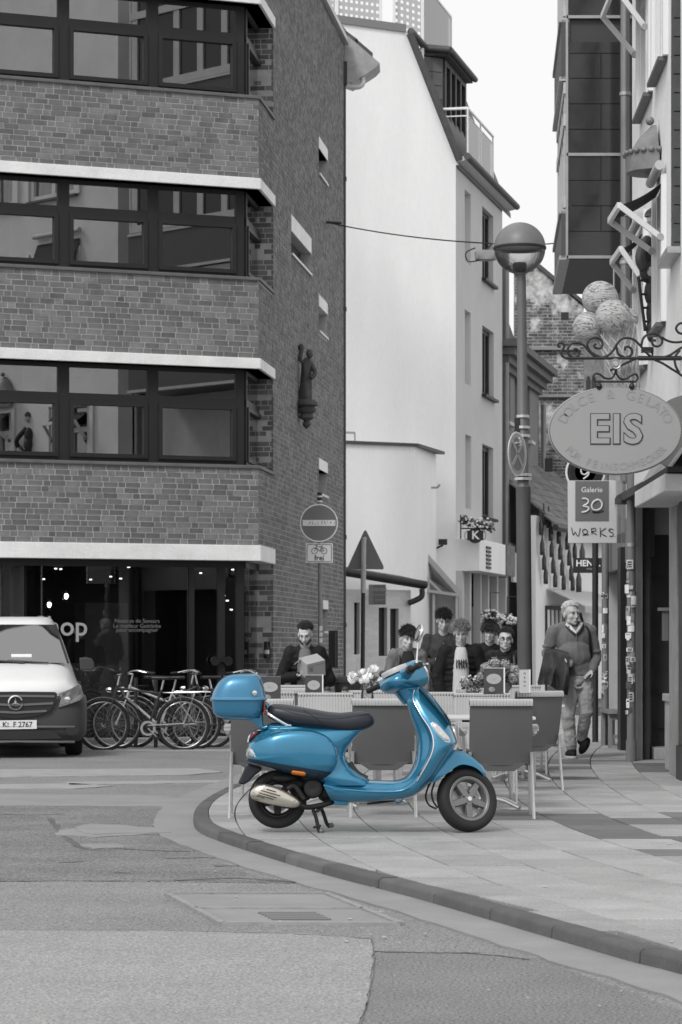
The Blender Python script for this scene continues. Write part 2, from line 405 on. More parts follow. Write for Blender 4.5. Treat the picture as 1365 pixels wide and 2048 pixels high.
while u < 6.0:
    y = 7.5+rs.uniform(0, .5)
    while y < 50:
        ln = rs.choice([.55, .6, .62, .75, .9, .45]); g = .0045
        y0, y1 = y+g*1.7, y+ln-g*1.7; y += ln
        pol = [(u+G(y0)+g, y0), (u+CW+G(y0)-g, y0), (u+CW+G((y0+y1)/2)-g, (y0+y1)/2), (u+CW+G(y1)-g, y1), (u+G(y1)+g, y1), (u+G((y0+y1)/2)+g, (y0+y1)/2)]
        cx, cy = sum(p[0] for p in pol)/6, sum(p[1] for p in pol)/6
        if cx > RX(cy)+1.2 and cy > 24: continue
        if cx > 6.5 or kerb_side(cx, cy) < -.45: continue
        pol = clip(pol)
        if len(pol) < 3: continue
        ar = abs(sum(pol[i][0]*pol[(i+1) % len(pol)][1]-pol[(i+1) % len(pol)][0]*pol[i][1] for i in range(len(pol)))/2)
        if ar < .01: continue
        dark = False
        if 15.2 < cy < 20.9 and cx > 1.45+(19.2-cy)*.17: dark = rs.random() < .78
        if 25.6 < cy < 30.5 and cx > 1.7: dark = rs.random() < .5
        px = CX+cx/cy*F; py = HY+H/cy*F
        seen = -30 < px < 1395 and py < 2080
        slabs.append((ar/cy**3 if seen else 0, pol, dark, rs.uniform(-.0025, .0025), rs.uniform(-.002, .002)))
    u += CW
slabs.sort(key=lambda a: -a[0])
mass = {False: MB(), True: MB()}
for i, (_, pol, dark, dz, tilt) in enumerate(slabs):
    c = Vector((sum(p[0] for p in pol)/len(pol), sum(p[1] for p in pol)/len(pol), 0))
    def ring(sh, z): return [Vector((c.x+(x-c.x)*(1-sh), c.y+(y-c.y)*(1-sh), z+dz+tilt*(x-c.x))) for x, y in pol]
    q = MB() if i < 300 else mass[dark]
    nn = len(pol); r0, r1, r2 = ring(0, -.04), ring(0, -.004), ring(.016, 0)
    q.add(r0+r1+r2, [(a, (a+1) % nn, nn+(a+1) % nn, nn+a) for a in range(nn)]+[(nn+a, nn+(a+1) % nn, 2*nn+(a+1) % nn, 2*nn+a) for a in range(nn)]+[tuple(range(2*nn, 3*nn))])
    if i < 300: q.build('paving_slab', m_slabd_o if dark else m_slab_o, pavement)
mass[False].build('paving_slabs', m_slab_s, pavement, kind='stuff'); mass[True].build('dark_paving_slabs', m_slabd_s, pavement, kind='stuff')
# small litter: petals and scraps of paper scattered on the slabs
lit = MB(); rl = random.Random(5)
for k in range(70):
    px, py = rl.uniform(420, 1365), rl.uniform(1560, 1900)
    p = gnd(px, py)
    if kerb_side(p.x, p.y) < .1: p = gnd(px, py, ROADZ); p.z += .012
    else: p.z += .004
    a = rl.uniform(0, 6.28); r = rl.uniform(.006, .02)
    lit.add([p+Vector((math.cos(a+t)*r*rl.uniform(.5, 1), math.sin(a+t)*r*1.4, .001)) for t in (0, 1.6, 3.1, 4.7)], [(0, 1, 2, 3)])
for k in range(70):
    p = gnd(rl.uniform(-20, 1300), rl.uniform(1540, 2040), ROADZ); p.z += .013; a = rl.uniform(0, 6.28); r = rl.uniform(.004, .011)
    if kerb_side(p.x, p.y) > -.05: continue
    lit.add([p+Vector((math.cos(a+t)*r*rl.uniform(.5, 1), math.sin(a+t)*r*1.4, .001)) for t in (0, 1.6, 3.1, 4.7)], [(0, 1, 2, 3)])
o = lit.build('litter', M('petal_scraps', .45, .8)); o['kind'] = 'stuff'; o['label'] = 'pale petals and paper scraps scattered over road and pavement'
# ------------------------------------------------------------------ brick corner building (left)
BS = 135.0; BY = F/BS
BC = Vector(((518-CX)/BS, BY, 0))
e1 = Vector((-2.55, -1, 0)).normalized()          # along the facade, away from the corner to the left
n1 = Vector((1, -2.55, 0)).normalized()           # its outward normal
e2 = Vector((.1166, 1, 0)).normalized()           # along the lane wall, away from the viewer
n2 = Vector((1, -.1166, 0)).normalized()
UPV = Vector((0, 0, 1))
bz = lambda py: H+(HY-py)/BS                       # level of a photo row at the corner
LV = [(bz(1122), bz(1091)), (bz(738), bz(717)), (bz(379), bz(357)), (10.82, 10.98)]   # lintels bottom/top
SILL = [bz(931), bz(555), bz(192)]
EAVE = 12.75
t_open = dist_on(BC, e2, 547); L2 = dist_on(BC, e2, 690); L1 = 9.0
brick_house = thing('brick_building', 'four storey grey brick corner building with white lintel bands and strip windows', 'building', BC)
bays = [(0, LV[0][0]), (SILL[0], LV[1][0]), (SILL[1], LV[2][0]), (SILL[2], LV[3][0])]
# small windows of the lane wall: (px0, px1, lintel top row at px0, lintel bottom, sill row) in photo pixels
small = []
for px0, px1, ya, yb, yc in ((583, 622, 430, 462, 505), (638, 655, 273, 296, 345), (638, 655, 590, 612, 660), (638, 655, 916, 938, 985), (646, 656, 1200, 1218, 1262)):
    a, b = dist_on(BC, e2, px0), dist_on(BC, e2, px1); d = (BC+e2*a).y
    small.append((a, b, zat(yc, d), zat(yb, d), zat(ya, d)))
holes2 = [(0, t_open, z0, z1) for z0, z1 in bays]+[(a, b, z0, z1) for a, b, z0, z1, _ in small]
REC = .26
core = MB()
inset = .0045
grid_wall(core, BC-n1*inset, e1, n1, L1, 0, EAVE, .30, [(-.1, L1, z0, z1) for z0, z1 in bays])
grid_wall(core, BC-n2*inset+e2*.02, e2, n2, L2-.02, 0, EAVE, .30, [(a-.02, b-.02, c, d) for a, b, c, d in holes2])
for z0, z1 in bays[1:]: core.obox(BC+e2*(t_open+.06)-n2*.3+UPV*(z0+z1)/2, e2*.05, n2*.28, UPV*(z1-z0)/2)
core.build('wall', m_mortar, brick_house)
# bricks: Flemish bond on both walls, joints recessed
BL, BH = .212, .066; CO = .0805; GJ = .0125
def course_pieces(t0, t1, row, rr):
    t = t0-rr.uniform(0, .1)-(row % 2)*.11; k = row
    while t < t1:
        w = BL if k % 3 else .10
        a, b = max(t, t0), min(t+w, t1)
        if b-a > .03: yield a, b
        t += w+GJ; k += 1
blist = []
rb = random.Random(21)
def lay(P, D, N, t0, t1, z0, z1, holes, seed, face):
    rr = random.Random(seed); n = max(1, round((z1-z0)/CO)); co = (z1-z0)/n
    for r in range(n):
        za, zb = z0+r*co+.006, z0+(r+1)*co-.006; zc = (za+zb)/2
        segs = [(t0, t1)]
        for h in holes:
            if h[2] < zc < h[3]:
                ns_ = []
                for a, b in segs:
                    if h[1] <= a or h[0] >= b: ns_.append((a, b)); continue
                    if h[0] > a: ns_.append((a, h[0]))
                    if h[1] < b: ns_.append((h[1], b))
                segs = ns_
        for a, b in segs:
            for u, v in course_pieces(a, b, r, rr): blist.append((P, D, N, u, v, za, zb, rr.uniform(-.0015, .0025), face))
LB = 6.2
for z0, z1 in ((LV[0][1], SILL[0]-.05), (LV[1][1], SILL[1]-.05), (LV[2][1], SILL[2]-.05), (LV[3][1], EAVE)):
    lay(BC, e1, n1, .0, LB, z0, z1, [], int(z0*10), 0)
holes2b = [(-1, t_open, z0-.06, z1+.16+.07*(z0 == 0)) for z0, z1 in bays]+[(a-.01, b+.01, z0-.04, zt) for a, b, z0, z1, zt in small]
lay(BC, e2, n2, 0, L2, 0.0, EAVE, holes2b, 77, 1)
for z0, z1 in bays: lay(BC+e2*t_open-n2*.5, n2, -e2, .0, .5, z0, z1, [], int(z0*7)+3, 2)       # end reveals of the corner openings
def brick_geo(q, b, local=False):
    P, D, N, u, v, za, zb, pr, _ = b
    w, h, dp = (v-u)/2, (zb-za)/2, .03
    c = P+D*(u+v)/2+UPV*(za+zb)/2+N*pr
    q.obox(c-N*dp/2, D*w, N*dp/2, UPV*h)
# the 300 that show largest: facade, lowest two bands, nearest the middle of the frame
def show(b):
    if b[8]: return -1
    p = b[0]+b[1]*(b[3]+b[4])/2; px = CX+p.x/p.y*F
    if px < 0 or px > 520: return -1
    return (b[4]-b[3])-.02*abs((b[5]+b[6])/2-3.9)
order = sorted(range(len(blist)), key=lambda i: -show(blist[i])); singles = set(order[:300])
shared = {}
for i in sorted(singles):
    P, D, N, u, v, za, zb, pr, _ = blist[i]; key = round(v-u, 2)
    if key not in shared:
        q = MB(); q.obox((0, 0, 0), e1*key/2, n1*.015, UPV*(zb-za)/2); shared[key] = q.mesh('brick', m_brick_o)
    o = bpy.data.objects.new('brick', shared[key]); COL.objects.link(o); setp(o, brick_house)
    o.location = P+D*(u+v)/2+UPV*(za+zb)/2+N*(pr-.015)
bm_ = MB()
for i, b in enumerate(blist):
    if i not in singles: brick_geo(bm_, b)
bm_.build('brickwork', m_brick_s, brick_house, kind='stuff')
# lintels that wrap the corner, sills
def wrap(name, z0, z1, out, mat, back, tl, t2):
    """band along facade and round the corner, proud by out, reaching back inwards"""
    nn = (n1+n2); k = 2/nn.dot(nn); mo = nn*k
    o_ = [BC+e1*tl+n1*out, BC+mo*out*1.0, BC+e2*t2+n2*out, BC+e2*t2-n2*back, BC-mo*back, BC+e1*tl-n1*back]
    q = MB(); q.prism([p+UPV*z0 for p in o_], UPV*(z1-z0)); return q.build(name, mat, brick_house, bevel=.008)
for z0, z1 in LV: wrap('lintel', z0, z1, .035, m_lintel, .30, L1, t_open)
m_sill = M('sill_slab', .12, .6, var=.2, vs=4)
for z in SILL: wrap('window_sill', z-.05, z, .03, m_sill, .32, L1, t_open+.02)
for a, b, z0, z1, zt in small:
    d = e2*(b-a)/2; c = BC+e2*(a+b)/2
    MB().obox(c-n2*.1+UPV*(z1+zt)/2, d*1.02, n2*.11, UPV*(zt-z1)/2).build('lintel', m_lintel, brick_house)
    MB().obox(c-n2*.08+UPV*(z0-.02), d, n2*.11, UPV*.02).build('window_sill', M('zinc_sill', .55, .4, .5), brick_house)
    w = MB(); w.obox(c-n2*.2+UPV*(z0+z1)/2, d, n2*.02, UPV*(z1-z0)/2); w.build('window', m_frame, brick_house)
    MB().obox(c-n2*.175+UPV*(z0+z1)/2, d*.8, n2*.004, UPV*(z1-z0)/2*.85).build('pane', m_glass, brick_house)
# strip windows: recessed glazing line
nn = (n1+n2); MO = nn*(2/nn.dot(nn)); GC = BC-MO*REC
posts = [0.0]+[dist_on(GC, e1, p) for p in (310, 132, -45, -225, -400)]
def window_unit(P, D, N, t0, t1, z0, z1, first_post=.13, tr=.66):
    q = MB(); bar = .055; c = lambda t: P+D*t
    def vb(t, w): q.obox(c(t)+UPV*(z0+z1)/2, D*w/2, N*.05, UPV*(z1-z0)/2)
    def hb(z, h, dp=.045): q.obox(c((t0+t1)/2)+UPV*z, D*(t1-t0)/2, N*dp, UPV*h/2)
    zt = z0+(z1-z0)*tr
    vb(t0+first_post/2, first_post); vb(t1-.02, .04)
    hb(z0+.035, .07); hb(z1-.03, .06); hb(zt, .11)
    a, b = t0+first_post, t1-.04
    for za, zb in ((z0+.07, zt-.055),):                           # opening sash of the lower light
        for t, w in ((a+.03, .06), (b-.03, .06)): q.obox(c(t)+N*.03+UPV*(za+zb)/2, D*w/2, N*.045, UPV*(zb-za)/2)
        for z in (za+.03, zb-.03): q.obox(c((a+b)/2)+N*.03+UPV*z, D*(b-a)/2, N*.044, UPV*.03)
    o = q.build('window', m_frame, brick_house)
    for za, zb, e in ((z0+.13, zt-.115, .06), (zt+.055, z1-.06, 0)):
        MB().obox(c((a+b)/2)+N*.01+UPV*(za+zb)/2, D*(b-a-2*e)/2, N*.005, UPV*(zb-za)/2).build('pane', m_glass, o)
for z0, z1 in bays[1:]:
    for i in range(len(posts)-1): window_unit(GC, e1, n1, posts[i], posts[i+1], z0, z1)
    window_unit(GC+e2*.02, e2, n2, 0, t_open+.2, z0, z1, first_post=.07)
# rooms behind the strip windows: floor slabs, a back wall, blinds and a column
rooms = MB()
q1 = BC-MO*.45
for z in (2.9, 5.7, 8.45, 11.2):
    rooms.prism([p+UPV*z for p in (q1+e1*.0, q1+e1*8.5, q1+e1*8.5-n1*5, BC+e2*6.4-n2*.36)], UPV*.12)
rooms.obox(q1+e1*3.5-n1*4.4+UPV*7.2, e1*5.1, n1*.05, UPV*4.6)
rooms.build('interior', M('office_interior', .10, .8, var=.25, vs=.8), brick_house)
cu = MB()
for zb, ts in ((SILL[0], (3.0, 3.5)), (SILL[1], (2.9, 3.2)), (SILL[2], (2.95,))):
    for t in ts: cu.obox(q1+e1*t-n1*.12+UPV*(zb+.7), e1*.17, n1*.02, UPV*.7)
cu.build('curtain', M('pale_curtain', .7, .9), brick_house)
# roof edge, eaves board, gutter end, downpipe
rf = MB(); rf.obox(BC+e2*L2/2+n2*.02+UPV*(EAVE+.04), e2*L2/2, n2*.06, UPV*.05); rf.obox(BC+e1*4.5+n1*.03+UPV*(EAVE+.04), e1*4.5, n1*.08, UPV*.05)
rf.build('roof_edge', M('zinc_flashing', .5, .45, .4), brick_house)
rf = MB(); A = BC+e2*.2+UPV*(EAVE+.1); rf.prism([A, A+e2*(L2-.2), A+e2*(L2-.2)-n2*2.2+UPV*1.5, A-n2*2.2+UPV*1.5], UPV*.08); rf.build('roof', m_roof, brick_house)
E = BC+e2*L2
dz = lambda y: zat(y, E.y)
ev = MB()
X0 = at(692, 0, E.y).x
def ep(px, py, dy=0): p = at(px, py, E.y+.1); return p+Vector((0, dy, 0))
ev.prism([ep(693, 78), ep(697, 72), ep(760, 126), ep(752, 135), ep(724, 153), ep(705, 165), ep(684, 158), ep(682, 92)], Vector((.02, .8, 0)))
ev.build('eaves_box', M('zinc_old', .32, .5, .3, var=.2, vs=5), brick_house)
tl = MB()
for a, b in (((684, 56), (694, 70)), ((693, 69), (716, 86)), ((712, 84), (746, 113))):
    A, B = ep(*a), ep(*b); tl.bar(A+Vector((0, .3, .02)), B+Vector((0, .3, .0)), .9, .07, up=(0, 1, 0)) if False else tl.prism([A, B, B+UPV*.07, A+UPV*.07], Vector((0, .8, 0)))
tl.build('roof_tile', m_roof, brick_house)
gp = MB(); gp.tube(catmull([ep(725, 153, .1), ep(726, 165, .1), ep(716, 172, .1), ep(695, 170, .1)], 5), .05, 10); gp.build('gutter_spout', M('pvc_pale', .6, .5), brick_house, smooth=50)
dp = MB(); px = at(686, 0, E.y); dp.obox((px.x, E.y-.12, zat(150, E.y)), (.085, 0, 0), (0, .09, 0), (0, 0, .22)); dp.build('hopper_head', m_pipedark, brick_house, bevel=.01)
dp = MB(); dp.tube([(px.x, E.y-.12, zat(172, E.y)), (px.x, E.y-.12, .0)], .062, 12)
for y in (360, 620, 1075, 1250):
    z = zat(y, E.y); dp.tube([(px.x, E.y-.12, z-.04), (px.x, E.y-.12, z+.04)], .076, 12)
dp.build('downpipe', m_pipedark, brick_house, smooth=40)
# statue of a saint on a console
t = dist_on(BC, e2, 598); SP = BC+e2*t; k = SP.y/F
st = thing('saint_statue', 'dark stone saint figure on a carved console on the brick lane wall', 'statue', SP+n2*.15+UPV*zat(858, SP.y))
m_stone = M('dark_sandstone', .075, .85, var=.35, vs=9, bump=.6, bs=40)
B0 = SP+n2*.13
zz = lambda y: zat(y, SP.y)
con = MB(); con.lathe([(.01, zz(858)), (.07, zz(850)), (.05, zz(842)), (.13, zz(836)), (.10, zz(828)), (.15, zz(824)), (.16, zz(818)), (.13, zz(814)), (.19, zz(811)), (.19, zz(806)), (.15, zz(800))], (B0.x, B0.y, 0), n=14)
con.build('console', m_stone, st, smooth=50)
fg = MB()
fig = [(.10, .11, 800, -.02), (.105, .11, 788, -.02), (.095, .1, 770, -.01), (.085, .095, 750, .0), (.09, .09, 735, .01), (.095, .08, 724, .01), (.045, .05, 716, .01)]
fg.loft([[(B0.x+ox+a*math.cos(w)*(1+.12*math.cos(5*w+i)), B0.y+b*math.sin(w)*(1+.12*math.sin(4*w+i)), zz(y)) for w in [j*math.pi/9 for j in range(18)]] for i, (a, b, y, ox) in enumerate(fig)])
fg.ell((B0.x+.05, B0.y-.03, zz(708)), (.058, .062, .08), 10, 8); fg.tube(catmull([(B0.x-.03, B0.y-.02, zz(726)), (B0.x-.10, B0.y-.05, zz(720)), (B0.x-.08, B0.y-.04, zz(700))], 4), .035, 8)
fg.tube(catmull([(B0.x+.08, B0.y-.02, zz(728)), (B0.x+.14, B0.y-.1, zz(748)), (B0.x+.07, B0.y-.14, zz(758))], 4), .04, 8)
fg.ell((B0.x-.09, B0.y-.03, zz(696)), (.05, .05, .07), 9, 6)
fg.build('figure', m_stone, st, smooth=60)
# ---- ground-floor shop
GZ0, GZ1 = .42, LV[0][0]
shop = thing('shopfront', 'dark glazed shopfront with black frame under the lowest white lintel', 'shopfront', GC)
q = MB(); cg = lambda t: GC+e1*t
ts = [dist_on(GC, e1, p) for p in (505, 442, 382, 12)]+[L1-.3]
q.obox(cg(L1/2)+UPV*.2, e1*L1/2, n1*.09, UPV*.2)
for t, w in ((.06, .12), (ts[1], .10), (ts[2], .08), (ts[3], .1)): q.obox(cg(t)+UPV*(GZ0+GZ1)/2, e1*w/2, n1*.05, UPV*(GZ1-GZ0)/2)
q.obox(cg(L1/2)+UPV*(GZ1-.05), e1*L1/2, n1*.055, UPV*.05); q.obox(cg(L1/2)+UPV*(GZ0+.03), e1*L1/2, n1*.055, UPV*.03)
q.obox(GC+e2*(t_open+.2)/2+UPV*(GZ1-.05), e2*(t_open+.2)/2, n2*.04, UPV*.05); q.obox(GC+e2*(t_open+.2)/2+UPV*.2, e2*(t_open+.2)/2, n2*.04, UPV*.2)
q.obox(GC+e2*(t_open+.12)+UPV*(GZ1)/2, e2*.08, n2*.04, UPV*GZ1/2)
q.build('frame', m_black, shop)
for i in range(len(ts)-1):
    a, b = ts[i]+.05, ts[i+1]-.05; MB().obox(cg((a+b)/2)+UPV*(GZ0+GZ1)/2, e1*(b-a)/2, n1*.006, UPV*(GZ1-GZ0-.1)/2).build('pane', m_shopglass, shop)
MB().obox(GC+e2*(t_open/2+.1)+UPV*(GZ0+GZ1)/2, e2*(t_open/2-.02), n2*.006, UPV*(GZ1-GZ0-.1)/2).build('pane', m_shopglass, shop)
# door pull discs
hd = MB(); hp = cg(dist_on(GC, e1, 437)-.02)+n1*.09+UPV*bz(1322)
for s_ in (-1, 1): hd.lathe([(.001, -.02), (.07, -.02), (.07, .02), (.001, .02)], hp+e1*s_*.1, axis=n1, n=14)
hd.bar(hp-e1*.1, hp+e1*.1, .03, .03); hd.build('door_pull', M('brass_dark', .12, .25, .9), shop, smooth=40)
# shop room
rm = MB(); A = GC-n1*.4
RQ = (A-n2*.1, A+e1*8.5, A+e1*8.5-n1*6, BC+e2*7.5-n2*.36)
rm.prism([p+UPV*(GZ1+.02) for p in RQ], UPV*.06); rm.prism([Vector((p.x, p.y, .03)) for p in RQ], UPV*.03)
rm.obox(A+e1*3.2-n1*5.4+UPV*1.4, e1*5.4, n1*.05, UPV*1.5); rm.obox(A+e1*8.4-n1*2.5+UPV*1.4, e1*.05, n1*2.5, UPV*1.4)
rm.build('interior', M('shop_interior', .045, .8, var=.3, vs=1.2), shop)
fu = MB()
fu.obox(A+e1*1.7-n1*2.2+UPV*.55, e1*.5, n1*.3, UPV*.5); fu.obox(A+e1*1.2-n1*3+UPV*1.0, e1*.35, n1*.3, UPV*1.0); fu.obox(A+e1*3.0-n1*1.2+UPV*.45, e1*.7, n1*.3, UPV*.42)
fu.build('display_counter', M('counter_grey', .22, .7, var=.2), shop)
MB().obox(A+e1*(dist_on(GC, e1, 38))-n1*.25+UPV*1.5, e1*.22, n1*.1, UPV*1.5).build('column', M('pale_column', .55, .8), shop)
m_lamp = M('lamp_glow', (1, 1, 1), emit=9); m_lamp2 = M('spot_glow', (1, 1, 1), emit=3)
sp = 0
for px, py in ((112, 1136), (122, 1137), (88, 1157), (182, 1158), (222, 1152), (242, 1156), (258, 1133), (402, 1145), (437, 1136), (447, 1145), (466, 1138), (475, 1150), (480, 1173), (448, 1190), (455, 1200), (463, 1218), (485, 1250)):
    d = (zat(py, 1)-H); zc = GZ1-.01
    dd = (zc-H)*F/(HY-py) if py < 1160 else BY+1.6
    dd = min(max(dd, BY+.4), BY+4.6); p = at(px, py, dd)
    MB().lathe([(.001, 0), (.022, 0), (.022, .02), (.001, .02)], p-UPV*.02, n=10).build('ceiling_spot', m_lamp2, shop)
for px, py in ((133, 1192), (99, 1209)):
    p = at(px, py, BY+.7); b_ = MB(); b_.ell(p, (.03, .03, .045), 10, 8); lo = b_.build('pendant_bulb', m_lamp, shop, smooth=180)
    c_ = MB(); c_.tube([p+UPV*.05, (p.x, p.y, GZ1)], .006, 6); c_.lathe([(.02, .03), (.02, .09), (.012, .1)], p, n=10); c_.build('cable', m_black, shop)
    g_ = MB(); g_.ell(p-UPV*.01, (.075, .075, .085), 14, 9); g_.build('glass_globe', glass_mat('thin_glass', .96, .02), shop, smooth=180)
# writing on the glass
m_vinyl = M('pale_vinyl', .38, .6)
gp_ = lambda px, py: cg(dist_on(GC, e1, px))+n1*.02+UPV*zat(py, cg(dist_on(GC, e1, px)).y)
letters('window_lettering', 'Shop', .40, gp_(122, 1254), -e1, UPV, m_vinyl, shop, depth=.002, bold=.004)
for i, (tx, y) in enumerate((('Nuances de Saveurs', 1242), ('Le meilleur Getränke', 1252), ('pour accompagner', 1260))):
    letters('window_lettering', tx, .085, gp_(274, y), -e1, UPV, M('grey_vinyl', .16, .6), shop, depth=.002)
# bits fixed to the wall by the corner
t = dist_on(BC+e2*t_open, n2, 533)
bp = at(534, 1300, (BC+e2*t_open).y-.1)
d_ = thing('wall_dispenser', 'small dark bottle holder with pale label on the brick pier', 'dispenser', bp-UPV*.12)
MB().lathe([(.001, -.12), (.038, -.12), (.038, .03), (.015, .07), (.013, .12), (.001, .12)], bp, n=12).build('bottle', m_black, d_, smooth=40)
MB().lathe([(.0395, -.06), (.0395, .0)], bp, n=12, closed=False).build('bottle_label', M('label_white', .6, .7), d_)
MB().obox(bp+e2*.045, n2*.05, e2*.015, UPV*.13).build('backplate', m_black, d_)
# ------------------------------------------------------------------ white gabled house and its annexes (middle)
WY = 56.0
WC = Vector(((912-CX)/F*WY, WY, 0))
w1 = Vector((-1.9, -1, 0)).normalized(); wn1 = Vector((1, -1.9, 0)).normalized()      # gable wall
w2 = Vector((.23, 1, 0)).normalized(); wn2 = Vector((1, -.23, 0)).normalized()        # lane wall
def wp(px, py, off=0.0):       # point of the gable plane at a pixel
    t = dist_on(WC+wn1*off, w1, px); p = WC+wn1*off+w1*t; p.z = zat(py, p.y); return p
def sp_(px, py, off=0.0):      # point of the lane wall at a pixel
    t = dist_on(WC+wn2*off, w2, px); p = WC+wn2*off+w2*t; p.z = zat(py, p.y); return p
white = thing('white_house', 'tall white rendered house with steep gable, slate dormer and roof terrace', 'building', WC)
g = MB(); g.prism([wp(600, 30), wp(812, 64), wp(918, 330), wp(912, 330), wp(912, 1445), wp(600, 1445)], -wn1*.3); g.build('gable_wall', m_white, white)
LW = dist_on(WC, w2, 1005); EZ = 11.55
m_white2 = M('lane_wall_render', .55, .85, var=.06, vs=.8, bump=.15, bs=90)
hol = []; blind = []
for px0, px1, y0, y1, kind in ((930, 942, 378, 522, 'b'), (930, 942, 618, 766, 'b'), (931, 943, 868, 1016, 'b'), (965, 987, 412, 556, 'w'), (965, 988, 650, 788, 'w'), (965, 987, 887, 1033, 'w')):
    a, b = dist_on(WC, w2, px0), dist_on(WC, w2, px1); d = (WC+w2*(a+b)/2).y
    z0, z1 = zat(y1, (WC+w2*a).y), zat(y0, (WC+w2*a).y); hol.append((a, b, z0, z1)); blind.append(kind)
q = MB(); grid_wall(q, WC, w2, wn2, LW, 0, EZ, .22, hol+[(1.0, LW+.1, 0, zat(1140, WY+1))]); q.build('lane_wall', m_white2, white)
for (a, b, z0, z1), kd in zip(hol, blind):
    c = WC+w2*(a+b)/2
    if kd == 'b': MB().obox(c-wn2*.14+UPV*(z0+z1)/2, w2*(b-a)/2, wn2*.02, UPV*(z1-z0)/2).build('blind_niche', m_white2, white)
    else:
        f_ = MB()
        for t in (a+.06, b-.06, a+(b-a)*.62): f_.obox(WC+w2*t-wn2*.14+UPV*(z0+z1)/2, w2*.06, wn2*.03, UPV*(z1-z0)/2)
        for z in (z0+.05, z1-.05): f_.obox(c-wn2*.14+UPV*z, w2*(b-a)/2, wn2*.028, UPV*.05)
        f_.obox(c+wn2*.03+UPV*(z0-.03), w2*(b-a)/2*1.1, wn2*.08, UPV*.03)
        o = f_.build('window', m_frame, white); MB().obox(c-wn2*.15+UPV*(z0+z1)/2, w2*(b-a)/2*.9, wn2*.006, UPV*(z1-z0)/2*.95).build('pane', m_glass, o)
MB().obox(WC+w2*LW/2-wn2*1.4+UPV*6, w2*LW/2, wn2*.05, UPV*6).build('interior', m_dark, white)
# soffit, gutter and mansard
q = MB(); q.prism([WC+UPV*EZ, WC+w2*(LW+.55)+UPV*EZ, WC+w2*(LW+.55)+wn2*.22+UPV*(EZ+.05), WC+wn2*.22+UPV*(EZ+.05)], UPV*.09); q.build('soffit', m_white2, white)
q = MB(); q.tube([WC+wn2*.25+UPV*(EZ+.12)-w2*.05, WC+w2*(LW+.6)+wn2*.25+UPV*(EZ+.12)], .075, 10); q.build('gutter', m_roof, white, smooth=50)
R0 = wp(917, 325); R1 = wp(818, 72); mans = MB(); mans.prism([R0, R1, R1-wn2*0-wn1*.0+UPV*.0+(-w1)*.0-UPV*.06, R0-UPV*.1], w2*(LW+.9)); mans.build('mansard_roof', m_slate, white)
vg = MB(); vg.bar(R0+wn1*.03+UPV*.04, R1+wn1*.03+UPV*.04, .12, .14, up=wn1); vg.build('verge', m_roof, white)
# dormer
DY0 = .7; dz0, dz1 = 11.85, 13.9
dxA = at(886, 0, (WC+w2*DY0).y+0).x; D0 = Vector((dxA, (WC+w2*DY0).y, 0)); DL = 2.6
dm = MB(); dm.prism([D0+UPV*dz0, D0+UPV*dz1, D0+w1*.9+UPV*dz1, D0+w1*.75+UPV*(dz1-.3)], w2*.06); dm.build('dormer_cheek', m_slate, white)
sl_ = 0
for r in range(7):                                                   # slates on the cheek
    z = dz0+.15+r*.29; wdt = .12+.12*r
    n_ = max(1, int(wdt/.26))
    for k in range(n_):
        c = D0+w1*(.13+.26*k)-w2*.012+UPV*z
        MB().obox(c, (w1*.125), w2*.01, UPV*.14+w2*.008).build('slate', m_slate, white)
dwin = MB()
for i in range(5): dwin.obox(D0+w2*(.1+i*(DL-.2)/4)+UPV*(dz0+dz1)/2, w2*.07, wn2*.05, UPV*(dz1-dz0)/2)
for z in (dz0+.06, dz1-.06): dwin.obox(D0+w2*DL/2+UPV*z, w2*DL/2, wn2*.045, UPV*.06)
o = dwin.build('dormer_window', m_frame, white)
for i in range(4): MB().obox(D0+w2*(.1+(i+.5)*(DL-.2)/4)+UPV*(dz0+dz1)/2, w2*(DL/8-.1), wn2*.006, UPV*(dz1-dz0)/2*.92).build('pane', m_glass, o)
dr = MB(); A = D0+UPV*(dz1+.02); dr.prism([A+wn2*.17-w2*.25, A+wn2*.17+w2*(DL+.1), A-wn2*1.1+w2*(DL+.1), A-wn2*1.1-w2*.25], UPV*.11); dr.build('dormer_roof', m_roof, white)
dg = MB(); dg.tube([A+wn2*.22-w2*.3+UPV*.09, A+wn2*.22+w2*(DL+.15)+UPV*.09], .065, 8); dg.tube([A+wn2*.22-w2*.3+UPV*.09, A-wn2*.32-w2*.32+UPV*.16, wp(822, 74)+UPV*.12], .08, 8); dg.build('dormer_gutter', m_roof, white, smooth=50)
# balcony rail with glass panels
rl_ = MB(); BR = WC+wn2*.2+w2*.3; rz1 = 12.75
for t in (0, 1.6, 3.2): rl_.tube([BR+w2*t+UPV*11.65, BR+w2*t+UPV*rz1], .02, 6)
rl_.tube([BR-wn2*.75+UPV*rz1, BR+UPV*rz1, BR+w2*3.2+UPV*rz1], .03, 8); rl_.tube([BR-wn2*.6+UPV*(rz1-.16), BR+UPV*(rz1-.16), BR+w2*3.2+UPV*(rz1-.16)], .015, 6)
rl_.build('balcony_rail', M('white_metal', .8, .4), white)
MB().obox(BR+w2*1.6+UPV*12.15, w2*1.55, wn2*.006, UPV*.42).build('glass_panel', glass_mat('milky_glass', .94, .04), white)
